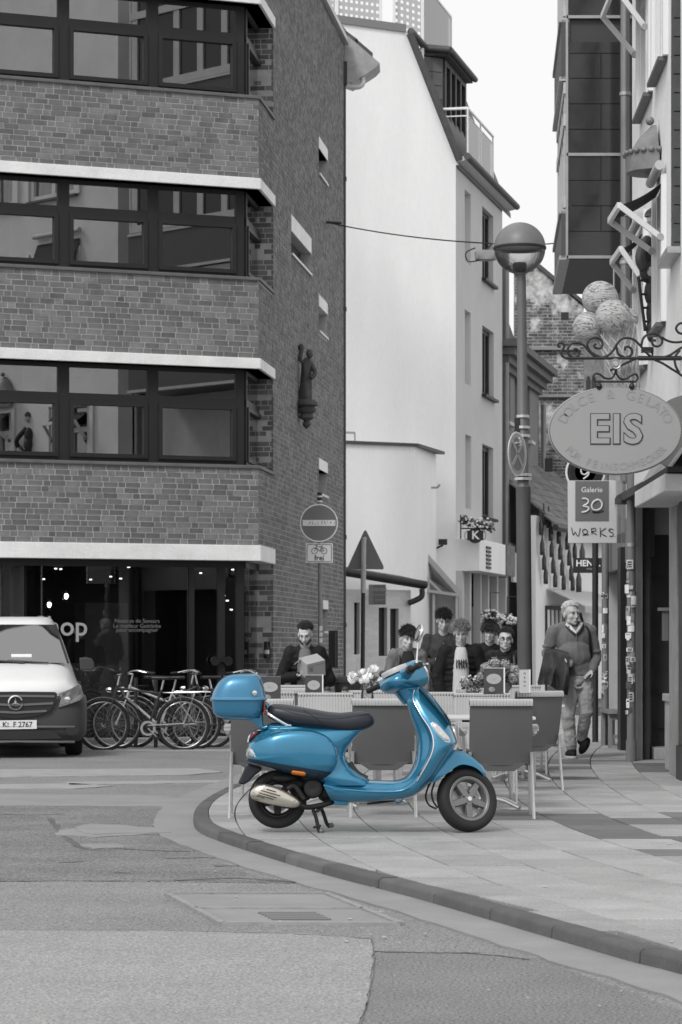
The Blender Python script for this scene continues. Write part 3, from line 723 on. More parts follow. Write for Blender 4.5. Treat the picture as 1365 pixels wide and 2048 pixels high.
# roof edge and terrace screens with punched square holes
q = MB(); A, B = wp(600, 35, .04), wp(813, 64, .04); q.prism([A, B, B+UPV*.16, A+UPV*.16], -wn1*.5); q.build('roof_edge', M('grey_flashing', .22, .5, .3), white)
m_screen = M('screen_grey', .5, .5, .2)
m_wm = M('white_metal', .8, .4)
def screen(pts, cols, rows, hs, name='screen_panel'):
    """flat panel between lower-left, lower-right and height, with a grid of square holes left open"""
    A, B, hgt = pts; D = B-A; q = MB(); th = wn1*.012
    us = [0]; vs_ = [0]
    for i in range(cols): us += [(i+.5)/cols-hs/2/D.length, (i+.5)/cols+hs/2/D.length]
    for j in range(rows): vs_ += [(j+.5)/rows-hs/2/hgt, (j+.5)/rows+hs/2/hgt]
    us.append(1); vs_.append(1); n = len(us)
    grid = [A+D*u+UPV*hgt*v for v in vs_ for u in us]
    fs = [(j*n+i, j*n+i+1, (j+1)*n+i+1, (j+1)*n+i) for j in range(len(vs_)-1) for i in range(n-1) if not (i % 2 and j % 2)]
    q.add(grid, fs); return q.build(name, m_screen, white)
T0, T1, T2 = wp(600, 22), wp(700, 37), wp(788, 49)
TO = -wn1*.6
screen((T0+TO, T1+TO-w1*-.03, 1.5), 8, 10, .06); screen((T1+TO+w1*-.05, T2+TO, 1.5), 8, 10, .06)
C0, C1 = wp(815, 76), wp(872, 90); screen((C0+TO+UPV*.02, C1+TO, 1.55), 5, 11, .06)
ps = MB()
for P in (T0, T1, T2, C0, C1):
    ps.bar(P+TO+wn1*.03-UPV*.25, P+TO+wn1*.03+UPV*1.6, .05, .05, up=wn1)
for A, B in ((T0, T1), (T1, T2), (C0, C1)): ps.bar(A+TO+wn1*.03-UPV*.02, B+TO+wn1*.03-UPV*.02, .04, .05)
ps.bar(C1+TO+UPV*.0, C1+TO+w2*3.4, .04, .05); ps.bar(C1+TO+UPV*1.5, C1+TO+w2*3.4+UPV*1.5, .04, .05); ps.bar(C1+TO+w2*3.4, C1+TO+w2*3.4+UPV*1.5, .04, .04)
ps.build('screen_frame', m_wm, white)
MB().obox(C1+TO+w2*1.7+UPV*.75, w2*1.7, wn2*.008, UPV*.72).build('side_screen', glass_mat('milky_glass2', .93, .03), white)
# rendered tower annex
AY = 53.2
an = thing('rendered_annex', 'white rendered flat roofed annex block in front of the tall gable', 'building', at(770, 1430, AY))
def ap(px, py, dy=0):
    A0 = Vector(((830-CX)/F*AY, AY, 0)); t = dist_on(A0, w1, px); p = A0+w1*t; p.z = zat(py, p.y); return p
q = MB(); b0 = ap(830, 893); b1 = ap(640, 893); z1 = b0.z
depth = w2*2.3
q.prism([Vector((p.x, p.y, 0)) for p in (b0, b1, b1+depth, b0+depth)], UPV*z1); q.build('wall', m_white, an)
q = MB(); r0, r1 = b0-w1*.06+wn1*.05, b1; q.prism([Vector((p.x, p.y, z1)) for p in (r0, r1+wn1*.05, r1+depth, r0+depth+wn2*.1)], UPV*.06); q.build('roof_slab', m_roof, an)
q = MB(); A = ap(690, 886)-wn1*.8; B = ap(748, 888)-wn1*.8; q.bar(A+UPV*.28, B+UPV*.28, .04, .04); q.bar(A.lerp(B, .55), A.lerp(B, .55)+UPV*.28, .1, .06); q.bar(B, B+UPV*.28, .03, .03); q.build('roof_rail', m_steel, an)
q = MB(); c_ = ap(846, 970)+w2*.9; q.tube([c_, c_+wn2*.12, c_+wn2*.18+UPV*.06], .025, 6); q.build('overflow_spout', m_steel, an)
# low white brick bar with gutter and slit windows
LYd = 51.8
lb = thing('low_white_bar', 'low white painted brick house with dark slit windows and drooping gutter', 'building', at(760, 1430, LYd))
LC = Vector(((823-CX)/F*LYd, LYd, 0)); l1 = Vector((-.62, -.40, 0)).normalized(); ln = Vector((.40, -.62, 0)).normalized()
tl_ = lambda px: dist_on(LC, l1, px); lz = lambda px, py: zat(py, (LC+l1*tl_(px)).y)
LL = tl_(640)
hs_ = []
for px0, px1, y0, y1 in ((710, 721, 1205, 1309), (759, 776, 1215, 1312), (782, 799, 1217, 1312)):
    hs_.append((tl_(px1), tl_(px0), lz(px0, y1), lz(px0, y0)))
m_wbrick = M('white_painted_brick', .66, .8, var=.08, vs=1.5, rand='island', ra=.06, bump=.2)
q = MB(); grid_wall(q, LC-ln*.02, l1, ln, LL, 0, lz(800, 1180), .2, hs_); q.build('wall', m_wbrick, lb)
q = MB(); rr = random.Random(9)
H0 = lz(800, 1180); nr = int(H0/.085)
for r in range(nr):
    t = -(r % 2)*.13
    while t < LL:
        a, b = max(t, 0), min(t+.24, LL); t += .255; zc = (r+.5)*.085
        if b-a < .03 or any(h[0] < b and h[1] > a and h[2]-.04 < zc < h[3]+.04 for h in hs_): continue
        q.obox(LC+l1*(a+b)/2-ln*.019+UPV*zc, l1*(b-a)/2, ln*.003, UPV*.037)
q.build('brickwork', m_wbrick, lb, kind='stuff')
for a, b, z0, z1 in hs_: MB().obox(LC+l1*(a+b)/2-ln*.15+UPV*(z0+z1)/2, l1*(b-a)/2, ln*.02, UPV*(z1-z0)/2).build('slit_window', m_plastic, lb)
q = MB(); A = LC-l1*.25+ln*.05+UPV*lz(823, 1178); B = LC+l1*LL+ln*.05+UPV*lz(700, 1146); q.prism([A, B, B-ln*.8+UPV*.12, A-ln*.8+UPV*.12], UPV*.16); q.build('roof', m_roof, lb)
q = MB(); q.tube([A+ln*.08+UPV*.08, B+ln*.08+UPV*.08], .08, 8); q.tube(catmull([A+ln*.1+l1*.1, A+ln*.1-UPV*.16+l1*.12, A-UPV*.28+l1*.35], 5), .055, 8); q.build('gutter', m_pipedark, lb, smooth=50)
# light-box sign on it
bx = thing('light_box_sign', 'grey box sign fixed above the slit windows of the low white house', 'sign', at(755, 1190, LYd-.6))
c_ = at(755, 1189, LYd-1.0); MB().obox(c_, Vector((.165, 0, 0)), Vector((0, .10, 0)), UPV*.19).build('box', M('sign_grey', .2, .5), bx, bevel=.01)
fc = MB(); fc.obox(c_+Vector((.04, -.104, 0)), Vector((.11, 0, 0)), Vector((0, .004, 0)), UPV*.175); fc.build('face', M('sign_face', .13, .4), bx)
for k in range(3): letters('lettering', ('HIHIIH', 'MANUFAKTUR', 'ÖFFNET')[k], (.1, .045, .05)[k], c_+Vector((.04, -.111, .09-.1*k)), (1, 0, 0), UPV, M('sign_pale', .35, .5), bx, depth=.002)
# lean-to with glass roof between annex and white house, ground storey of the white house
lt = thing('lean_to', 'grey lean-to with sloping glazed roof against the white gable', 'shed', at(880, 1430, 54.6))
A, B, C_, D_ = at(846, 1108, 54.6), at(918, 1190, 54.6), at(918, 1430, 54.6), at(846, 1430, 54.6)
q = MB(); q.prism([A, B, B-UPV*.03, A-UPV*.03], wn1*-1.2); q.bar(A+UPV*.05, B+UPV*.05, .1, .07, up=(0, 1, 0)); q.bar(at(846, 1180, 54.5), at(916, 1190, 54.5), .08, .06); q.bar(at(846, 1148, 54.5), at(885, 1186, 54.5), .05, .05, up=(0, 1, 0)); q.build('roof', M('glazed_roof', .42, .4), lt)
q = MB(); q.prism([at(846, 1184, 54.7), at(918, 1192, 54.7), at(918, 1432, 54.7), at(846, 1432, 54.7)], Vector((0, .1, 0))); q.prism([at(846, 1150, 54.75), at(918, 1192, 54.75), at(846, 1190, 54.75)], Vector((0, .03, 0))); q.build('front', M('lean_to_grey', .23, .7, var=.12), lt)
q = MB()
for px in (848, 868, 914): q.bar(at(px, 1188, 54.6), at(px, 1432, 54.6), .05, .06, up=(0, 1, 0))
q.build('post', M('pale_frame', .5, .6), lt)
cl = thing('wall_lantern', 'small dark floodlight on a bracket high on the white gable', 'lamp', wp(886, 1090))
c_ = wp(886, 1084, .25); MB().obox(c_, Vector((.09, 0, 0)), Vector((0, .07, 0)), UPV*.06).build('lamp_head', m_black, cl)
MB().bar(wp(872, 1097), c_-UPV*.07, .03, .03).build('bracket', m_black, cl)
# ---- shop storey of the white house along the lane
sh = thing('lane_shop', 'pale shopfront with boxed fascia and vent under the white house', 'shopfront', WC+w2*2)
fz0, fz1 = zat(1142, WY), zat(1078, WY)
q = MB(); q.obox(WC+w2*2.2+wn2*.25+UPV*(fz0+fz1)/2, w2*2.2, wn2*.26, UPV*(fz1-fz0)/2); q.build('fascia_box', m_white, sh, bevel=.01)
q = MB()
for k in range(6): q.obox(WC+w2*1.05+wn2*.525+UPV*(fz0+.1+k*.085), w2*.28, wn2*.012, UPV*.025)
q.build('vent_louvre', m_frame, sh)
MB().obox(WC+w2*3.9+wn2*.53+UPV*(fz0+fz1)/2, w2*.55, wn2*.02, UPV*(fz1-fz0)/2*1.02).build('dark_panel', M('poster_dark', .12, .6, var=.5, vs=4), sh)
MB().obox(WC+w2*5.1+wn2*.45+UPV*((fz0+fz1)/2-.12), w2*.45, wn2*.03, UPV*(fz1-fz0)/2).build('pale_panel', m_white2, sh)
q = MB()
for t, w in ((.12, .12), (1.0, .1), (2.3, .06), (3.3, .08), (4.5, .1), (5.7, .12)): q.obox(WC+w2*t+wn2*.06+UPV*fz0/2, w2*w, wn2*.08, UPV*fz0/2)
q.obox(WC+w2*2.9+wn2*.05+UPV*.3, w2*2.9, wn2*.07, UPV*.3); q.build('pier', m_white2, sh)
q = MB(); q.obox(WC+w2*1.9-wn2*.1+UPV*1.2, w2*.7, wn2*.02, UPV*.9); q.build('door', M('door_dark', .05, .5), sh)
MB().obox(WC+w2*3.9-wn2*.08+UPV*1.4, w2*1.6, wn2*.01, UPV*.8).build('shop_window', m_glass, sh)
q = MB()
for t in (2.5, 3.0, 3.5, 4.0): q.obox(WC+w2*t-wn2*.04+UPV*1.4, w2*.05, wn2*.03, UPV*.8)
q.build('glazing_bar', m_wm, sh)
# bracket sign with letter K and flowers
ks = thing('bracket_sign', 'small dark hanging sign with white letter K under trailing flowers', 'sign', sp_(923, 1085, .1))
zK = 55.6; kc = at(951, 1071, zK)
q = MB(); q.lathe([(.001, -.02), (.165, -.02), (.165, .02), (.001, .02)], kc, axis=(0, 1, 0), n=20); q.obox(kc, Vector((.17, 0, 0)), Vector((0, .022, 0)), UPV*.1); q.build('board', m_black, ks)
for s_ in (-1, 1):
    q = MB(); q.tube([kc+Vector((s_*(.17+.05*math.cos(a)), -.01, .09*math.sin(a))) for a in [i*math.pi/6 for i in range(12)]], .012, 6, closed=True); q.build('scroll', m_steel, ks, smooth=60)
letters('lettering', 'K', .24, kc+Vector((0, -.03, 0)), (1, 0, 0), UPV, m_lintel, ks, bold=.006)
q = MB(); a_ = at(921, 1055, zK); q.tube([at(922, 1078, zK), at(922, 1030, zK)], .015, 6); q.tube([at(922, 1057, zK), at(982, 1057, zK)], .015, 6); q.tube([kc+UPV*.13, kc+UPV*.16], .02, 6); q.build('bracket', m_black, ks)
def leafcloud(c, rx, ry, rz, n, size, seed, mb=None):
    R = random.Random(seed); mb = mb or MB()
    for _ in range(n):
        while True:
            u = Vector((R.uniform(-1, 1), R.uniform(-1, 1), R.uniform(-1, 1)))
            if u.length <= 1: break
        p = Vector(c)+Vector((u.x*rx, u.y*ry, u.z*rz)); a = Vector((R.uniform(-1, 1), R.uniform(-1, 1), R.uniform(-1, 1))).normalized(); b = a.cross(Vector((R.uniform(-1, 1), R.uniform(-1, 1), 1))).normalized(); s_ = size*R.uniform(.6, 1.3)
        mb.add([p-a*s_, p+b*s_*.5, p+a*s_, p-b*s_*.5], [(0, 1, 2, 3)])
    return mb
m_leaf = M('leaf_grey', .13, .6, var=.3, vs=8, rand='island', ra=.4); m_petal = M('petal_white', .72, .7, rand='island', ra=.2)
def flowers_on(name, c, rx, ry, rz, parent, seed, n=60, fs=.028):
    leafcloud(c, rx, ry, rz, n*3, .05, seed).build('foliage', m_leaf, parent)
    R = random.Random(seed+1); q = MB()
    for _ in range(n):
        a = R.uniform(0, 6.28); ph = R.uniform(-.6, 1.2); p = Vector(c)+Vector((rx*math.cos(a)*math.cos(ph), ry*math.sin(a)*math.cos(ph), rz*math.sin(ph)))
        q.ell(p, (fs, fs, fs*.8), 6, 4)
    q.build('blossom', m_petal, parent)
for i in range(5): leafcloud(at(928+13*i, 1040+i*4, zK), .1, .1, .1, 50, .05, 50+i).build('foliage', m_leaf, ks)
q = MB(); R = random.Random(3)
for i in range(30): q.ell(at(925+R.uniform(0, 58), 1035+R.uniform(0, 20), zK-.1), (.025, .025, .02), 6, 4)
q.build('blossom', m_petal, ks)
for px, py, lab in ((981, 1232, 'hanging basket of pale flowers by the lane shop door, nearer the white corner'), (1015, 1240, 'hanging basket of pale flowers close to the lamp post')):
    c = at(px, py, 56.6); hb_ = thing('hanging_basket', lab, 'flower basket', c-UPV*.2, group='flower baskets along the lane')
    flowers_on('f', c, .19, .19, .13, hb_, int(px), 70, .035); q = MB(); q.lathe([(.02, -.2), (.12, -.13), (.14, -.03)], c, n=12); q.build('pot', m_black, hb_); q = MB(); q.tube([c, c+UPV*.5, c+UPV*.5+Vector((.2, .2, 0))], .012, 5); q.build('hanger', m_black, hb_)
# ------------------------------------------------------------------ further houses along the lane
def lane_pt(px, py, d): return at(px, py, d)
nh = thing('cornice_house', 'darker town house with heavy cornice and arched windows behind the lamp post', 'building', at(1040, 1400, 64))
NC = Vector(((1003-CX)/F*62.2, 62.2, 0)); nd = Vector((.21, 1, 0)).normalized(); nnv = Vector((1, -.21, 0)).normalized(); NL = dist_on(NC, nd, 1078)
m_nh = M('grey_render_dark', .20, .85, var=.15, vs=1, bump=.2); nz = lambda px, py: zat(py, (NC+nd*dist_on(NC, nd, px)).y)
hs_ = []
for px0, px1, y0, y1 in ((1011, 1021, 722, 842), (1030, 1038, 740, 860), (1011, 1022, 950, 1085), (1031, 1038, 960, 1090), (1054, 1060, 765, 880), (1054, 1060, 965, 1090)):
    hs_.append((dist_on(NC, nd, px0), dist_on(NC, nd, px1), nz(px0, y1), nz(px0, y0)))
q = MB(); ztop = nz(1006, 690); grid_wall(q, NC, nd, nnv, NL, 0, ztop, .35, hs_); q.build('wall', m_nh, nh)
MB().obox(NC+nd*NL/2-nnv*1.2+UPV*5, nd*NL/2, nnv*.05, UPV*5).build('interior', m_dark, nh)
for a, b, z0, z1 in hs_:
    f_ = MB(); c = NC+nd*(a+b)/2
    for t in (a+.05, b-.05): f_.obox(NC+nd*t-nnv*.22+UPV*(z0+z1)/2, nd*.05, nnv*.03, UPV*(z1-z0)/2)
    for z in (z0+.05, z1-.05, (z0+z1*2)/3): f_.obox(c-nnv*.22+UPV*z, nd*(b-a)/2, nnv*.028, UPV*.04)
    o = f_.build('window', m_wm, nh); MB().obox(c-nnv*.23+UPV*(z0+z1)/2, nd*(b-a)/2, nnv*.006, UPV*(z1-z0)/2).build('pane', m_glass, o)
    MB().obox(c+nnv*.04+UPV*(z0-.05), nd*(b-a)/2*1.2, nnv*.1, UPV*.04).build('window_sill', m_white2, nh)
q = MB()
for k, (o_, z_) in enumerate(((.1, -.5), (.2, -.35), (.34, -.18), (.46, 0))): q.obox(NC+nd*NL/2+nnv*o_/2+UPV*(ztop+z_), nd*(NL/2+.1*k), nnv*o_/2, UPV*.085)
q.build('cornice', M('cornice_dark', .13, .8, var=.2), nh)
q = MB(); zs_ = nz(1020, 1090); q.obox(NC+nd*NL/2+nnv*.06+UPV*(zs_-.25), nd*NL/2, nnv*.12, UPV*.12); q.build('string_course', m_white2, nh)
q = MB(); at_ = nz(1010, 560)
q.prism([NC+UPV*ztop-nnv*.3, NC+nd*NL+UPV*ztop-nnv*.3, NC+nd*(NL-1.0)+UPV*(at_+.6)-nnv*1.0, NC+UPV*(at_+.6)-nnv*.8], -nnv*.15); q.build('attic', m_slate, nh)
q = MB()
for t in (.4, 1.0, 1.6, 2.2): q.obox(NC+nd*t-nnv*.25+UPV*(ztop+1.0), nd*.09, nnv*.08, UPV*.9)
q.build('attic_window', m_wm, nh)
q = MB(); P = NC+nnv*.1; q.tube([(P.x, P.y, 0), (P.x, P.y, 11)], .09, 10); q.build('downpipe', m_pipe, nh); q = MB(); P = NC+nd*NL+nnv*.12; q.tube([(P.x, P.y, 0), (P.x, P.y, 7.6)], .07, 8); q.build('downpipe', m_pipe, nh)
# ruined brick gable
rg_ = thing('weathered_gable', 'tall weathered brick gable with patchy old plaster at the end of the lane', 'building', at(1120, 1390, 70))
def ruin_mat():
    m = bpy.data.materials.new('ruin_brick'); m.use_nodes = True; nt = m.node_tree; b = nt.nodes['Principled BSDF']; L = nt.links
    tc = nt.nodes.new('ShaderNodeTexCoord'); mp = nt.nodes.new('ShaderNodeMapping'); mp.inputs['Rotation'].default_value = (math.pi/2, 0, 0); L.new(tc.outputs['Object'], mp.inputs[0])
    br = nt.nodes.new('ShaderNodeTexBrick'); br.inputs['Scale'].default_value = 1.0; br.inputs['Brick Width'].default_value = .26; br.inputs['Row Height'].default_value = .085; br.inputs['Mortar Size'].default_value = .012
    br.inputs['Color1'].default_value = (.17, .17, .17, 1); br.inputs['Color2'].default_value = (.07, .07, .07, 1); br.inputs['Mortar'].default_value = (.3, .3, .3, 1); L.new(mp.outputs[0], br.inputs[0])
    n = nt.nodes.new('ShaderNodeTexNoise'); n.inputs['Scale'].default_value = .9; n.inputs['Detail'].default_value = 9; n.inputs['Roughness'].default_value = .72; L.new(tc.outputs['Object'], n.inputs['Vector'])
    r = nt.nodes.new('ShaderNodeValToRGB'); r.color_ramp.elements[0].position = .49; r.color_ramp.elements[1].position = .56; L.new(n.outputs[0], r.inputs[0])
    mx = nt.nodes.new('ShaderNodeMix'); mx.data_type = 'RGBA'; L.new(r.outputs[0], mx.inputs[0]); L.new(br.outputs[0], mx.inputs[6]); mx.inputs[7].default_value = (.52, .52, .52, 1)
    n2_ = nt.nodes.new('ShaderNodeTexNoise'); n2_.inputs['Scale'].default_value = 5; n2_.inputs['Detail'].default_value = 8; L.new(tc.outputs['Object'], n2_.inputs['Vector'])
    m2 = nt.nodes.new('ShaderNodeMix'); m2.data_type = 'RGBA'; m2.blend_type = 'MULTIPLY'; m2.inputs[0].default_value = .8; L.new(mx.outputs[2], m2.inputs[6])
    r2 = nt.nodes.new('ShaderNodeMapRange'); r2.inputs[1].default_value = .3; r2.inputs[2].default_value = .7; r2.inputs[3].default_value = .35; r2.inputs[4].default_value = 1.35; L.new(n2_.outputs[0], r2.inputs[0]); L.new(r2.outputs[0], m2.inputs[7])
    L.new(m2.outputs[2], b.inputs['Base Color']); b.inputs['Roughness'].default_value = .9
    bp = nt.nodes.new('ShaderNodeBump'); bp.inputs['Distance'].default_value = .05; L.new(n2_.outputs[0], bp.inputs['Height']); L.new(bp.outputs[0], b.inputs['Normal']); return m
m_ruin = ruin_mat(); GD = 70.0
q = MB(); q.prism([at(1030, 540, GD), at(1076, 536, GD), at(1168, 614, GD), at(1168, 1400, GD), at(1030, 1400, GD)], Vector((0, .4, 0))); q.build('wall', m_ruin, rg_)
q = MB(); q.prism([at(1074, 533, GD-.1), at(1172, 612, GD-.1), at(1172, 604, GD-.1), at(1078, 526, GD-.1)], Vector((0, 6, 0))); q.build('roof', m_roof, rg_)
q = MB(); q.obox(at(1100, 697, GD-.05), Vector((.8, 0, 0)), Vector((0, .06, 0)), UPV*.04); q.obox(at(1100, 792, GD-.05), Vector((.9, 0, 0)), Vector((0, .05, 0)), UPV*.03); q.build('ledge', M('ledge_stone', .25, .8), rg_)
q = MB(); q.obox(at(1130, 632, GD-.0), Vector((.1, 0, 0)), Vector((0, .02, 0)), UPV*.1); q.build('wall_hole', m_dark, rg_)
bh = thing('brick_side_house', 'brick house with two small arched windows behind the ice cream cone', 'building', at(1180, 1390, 82))
q = MB(); hcol = [(0, 0, 0, 0)]; BP = Vector(((1163-CX)/F*82, 82, 0)); BD = Vector((.45, -1, 0)).normalized(); BN = Vector((-1, -.45, 0)).normalized()
q.obox(BP+BD*2.5-BN*.2+UPV*5.5, BD*2.5, BN*.2, UPV*5.5); q.build('wall', M('far_brick', .17, .85, var=.3, vs=3, fine=.3, fs=14), bh)
for px in (1178, 1189):
    t = dist_on(BP, BD, px); c = BP+BD*t+BN*.01; c.z = zat(775, c.y); MB().prism([c+BD*a+UPV*b for a, b in ((-.12, -.35), (.12, -.35), (.12, .2), (.07, .32), (0, .36), (-.07, .32), (-.12, .2))], BN*.02).build('window', m_dark, bh)
# tiled roof over the wall hung with bottles
tr = thing('bottle_house', 'low house with tiled roof and white wall hung with dark wine bottles', 'building', at(1110, 1400, 62))
TY = 62.0; TC = Vector(((1072-CX)/F*TY, TY, 0)); td = Vector((.33, 1, 0)).normalized(); tnn = Vector((1, -.33, 0)).normalized(); TL = 9.0
q = MB(); q.obox(TC+td*TL/2-tnn*.06+UPV*2.2, td*TL/2, tnn*.06, UPV*2.2); q.build('wall', m_white, tr)
ez = zat(1040, TY+3.0)
m_tile = M('roof_tile_grey', .14, .7, var=.3, vs=4, rand='island', ra=.3)
q = MB()
for r in range(9):
    a = r/9; b = (r+1.15)/9
    for c in range(22):
        t = c*.42+(r % 2)*.2; s0 = TC+td*t+tnn*(.45-1.9*a)+UPV*(4.15+1.75*a+.03); s1 = TC+td*t+tnn*(.45-1.9*b)+UPV*(4.15+1.75*b)
        q.prism([s0, s0+td*.39, s1+td*.39, s1], UPV*.05)
q.build('roof_tiles', m_tile, tr, kind='stuff')
q = MB(); q.tube([TC+tnn*.52+UPV*4.1-td*.2, TC+td*TL+tnn*.52+UPV*4.1], .08, 8); q.build('gutter', m_pipedark, tr)
q = MB(); c_ = at(1098, 930, TY+2); q.obox(c_, Vector((.09, 0, 0)), Vector((0, .09, 0)), UPV*.16); q.build('chimney_pot', m_black, tr)
m_bottle = M('bottle_glass', .03, .15, spec=.7)
bott = MB(); bott.lathe([(.001, -.24), (.05, -.24), (.058, -.2), (.058, .02), (.022, .15), (.019, .28), (.001, .28)], n=12); bme = bott.mesh('wine_bottle', m_bottle, 50)
k = 0
for px, py in ((1083, 1050), (1085, 1090), (1089, 1120), (1092, 1148), (1102, 1062), (1104, 1095), (1107, 1127), (1111, 1155), (1118, 1068), (1121, 1100), (1125, 1132), (1128, 1160), (1135, 1080), (1139, 1112), (1143, 1142), (1146, 1162), (1150, 1098), (1088, 1030), (1098, 1036)):
    t = dist_on(TC+tnn*.12, td, px); p = TC+tnn*.12+td*t; p.z = zat(py, p.y)
    o = bpy.data.objects.new('wine_bottle', bme); COL.objects.link(o); setp(o, tr); o.location = p
aw = MB(); A0 = TC+td*1.0+tnn*.05; zA = zat(1182, A0.y+2)
aw.prism([A0+UPV*zA, A0+td*5+UPV*zA, A0+td*5+tnn*.9+UPV*(zA-.42), A0+tnn*.9+UPV*(zA-.42)], UPV*.03); aw.prism([A0+tnn*.9+UPV*(zA-.42), A0+td*5+tnn*.9+UPV*(zA-.42), A0+td*5+tnn*.9+UPV*(zA-.56), A0+tnn*.9+UPV*(zA-.56)], tnn*.02)
aw.build('awning', M('awning_cloth', .5, .8), tr)
q = MB(); q.obox(TC+td*2.5+tnn*.02+UPV*1.2, td*1.6, tnn*.03, UPV*1.1); q.build('shop_window', m_plastic, tr)
q = MB()
for t in (1.0, 1.4, 1.8, 2.2, 2.8, 3.4, 4.0): q.obox(TC+td*t+tnn*.06+UPV*1.3, td*.06, tnn*.02, UPV*.9)
q.build('glazing_bar', m_wm, tr)
# white house with the dark HENK sign at the lane's end
eh = thing('lane_end_house', 'pale house at the end of the lane behind the walking man', 'building', at(1180, 1390, 74))
q = MB(); q.prism([at(1090, 960, 76), at(1260, 960, 76), at(1260, 1400, 76), at(1090, 1400, 76)], Vector((0, .3, 0))); q.build('wall', m_white, eh)
c = at(1172, 1203, 75.9)
q = MB(); q.prism([c+Vector((a, 0, b)) for a, b in ((-.12, -.4), (.12, -.4), (.13, .1), (.06, .42), (0, .5), (-.06, .42), (-.13, .1))], Vector((0, -.03, 0))); q.build('arched_niche', m_nh, eh)
q = MB(); q.obox(at(1175, 1235, 75.8), Vector((.8, 0, 0)), Vector((0, .1, 0)), UPV*.07); q.build('ledge', m_white2, eh)
hs2 = thing('dark_name_sign', 'dark sign board with white name lettering hanging beyond the black post', 'sign', at(1175, 1145, 48))
q = MB(); q.obox(at(1176, 1131, 48), Vector((.265, 0, 0)), Vector((0, .02, 0)), UPV*.135); q.build('board', m_black, hs2)
letters('lettering', 'HENK.', .155, at(1177, 1127, 47.97), (1, 0, 0), UPV, m_lintel, hs2, bold=.004); letters('lettering', 'WEINE', .05, at(1182, 1138, 47.97), (1, 0, 0), UPV, m_steel, hs2)
q = MB(); q.tube([at(1149, 1117, 48), at(1230, 1117, 48)], .012, 6); q.build('bracket', m_black, hs2)
for k, (px, py, ln_) in enumerate(((1165, 1105, .30), (1158, 1160, .28))):
    o = bpy.data.objects.new('wine_bottle', bme); COL.objects.link(o); o.location = at(px, py, 52); tag(o, ('large dark display bottle hanging above the dark name sign', 'large dark display bottle hanging below the dark name sign')[k], 'bottle'); 
# ------------------------------------------------------------------ right-hand side of the lane
rd = Vector((.03, 1, 0)).normalized(); rn = Vector((-1, .03, 0)).normalized()       # wall direction, outward normal (towards the lane)
RW = lambda Y, z=0: Vector((RX(Y), Y, z))
ice = thing('ice_parlour_house', 'white rendered house on the right with projecting drop awnings and entrance niche', 'building', RW(27))
m_rwall = M('right_wall_render', .72, .85, var=.1, vs=1.2, fine=.05, fs=40, bump=.25, bs=60)
Y0, Y1 = 22.2, 30.3
wh = [(26.0-Y0, 27.2-Y0, 7.08, 8.9), (27.67-Y0, 29.1-Y0, 7.08, 8.9), (24.65-Y0, 25.6-Y0, 5.0, 7.9), (26.2-Y0, 27.1-Y0, 4.5, 5.95), (28.3-Y0, 29.5-Y0, 4.3, 5.95), (26.0-Y0, 27.2-Y0, 9.9, 11.7), (27.67-Y0, 29.1-Y0, 9.9, 11.7), (24.2-Y0, 25.4-Y0, 9.9, 11.7)]
q = MB(); grid_wall(q, RW(Y0), rd, rn, Y1-Y0, 2.95, 14.5, .35, wh); q.build('wall', m_rwall, ice)
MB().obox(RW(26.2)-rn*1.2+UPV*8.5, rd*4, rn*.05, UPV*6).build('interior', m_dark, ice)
m_rframe = M('window_white_paint', .75, .45)
for i, (a, b, z0, z1) in enumerate(wh):
    c = RW(Y0)+rd*(a+b)/2; q = MB()
    if i == 2:
        for t in (a+.02, b-.02): q.obox(RW(Y0)+rd*t-rn*.14+UPV*(z0+z1)/2, rd*.025, rn*.14, UPV*(z1-z0)/2)
        o = q.build('tiled_reveal', M('dark_tile', .10, .3, var=.2, vs=5), ice)
        for k in range(16):
            z = z0+.1+k*.18
            MB().obox(RW(Y0)+rd*(b-.05)-rn*.12+UPV*z, rd*.012, rn*.10, UPV*.083).build('tile', M('dark_tile', .10, .3), o)
        MB().obox(c-rn*.28+UPV*(z0+z1)/2, rd*(b-a)/2, rn*.01, UPV*(z1-z0)/2).build('pane', m_glass, ice)
        MB().obox(c+rn*.05+UPV*(z0-.02), rd*(b-a)/2*1.1, rn*.08, UPV*.03).build('window_sill', m_steel, ice)
        continue
    for t in (a+.05, b-.05, (a+b)/2): q.obox(RW(Y0)+rd*t-rn*.05+UPV*(z0+z1)/2, rd*.05, rn*.06, UPV*(z1-z0)/2)
    for z in (z0+.05, z1-.05, z0+(z1-z0)*.68): q.obox(c-rn*.05+UPV*z, rd*(b-a)/2, rn*.055, UPV*.045)
    o = q.build('window', m_rframe, ice); MB().obox(c-rn*.06+UPV*(z0+z1)/2, rd*(b-a)/2, rn*.005, UPV*(z1-z0)/2).build('pane', m_glass, o)
    MB().obox(c+rn*.05+UPV*(z0-.02), rd*((b-a)/2+.03), rn*.045, UPV*.02).build('window_sill', m_sill, ice)
    for t in (a-.06, b+.06): MB().obox(RW(Y0)+rd*t+rn*.02+UPV*(z0+z1)/2, rd*.05, rn*.03, UPV*(z1-z0)/2).build('surround', m_rframe, ice)
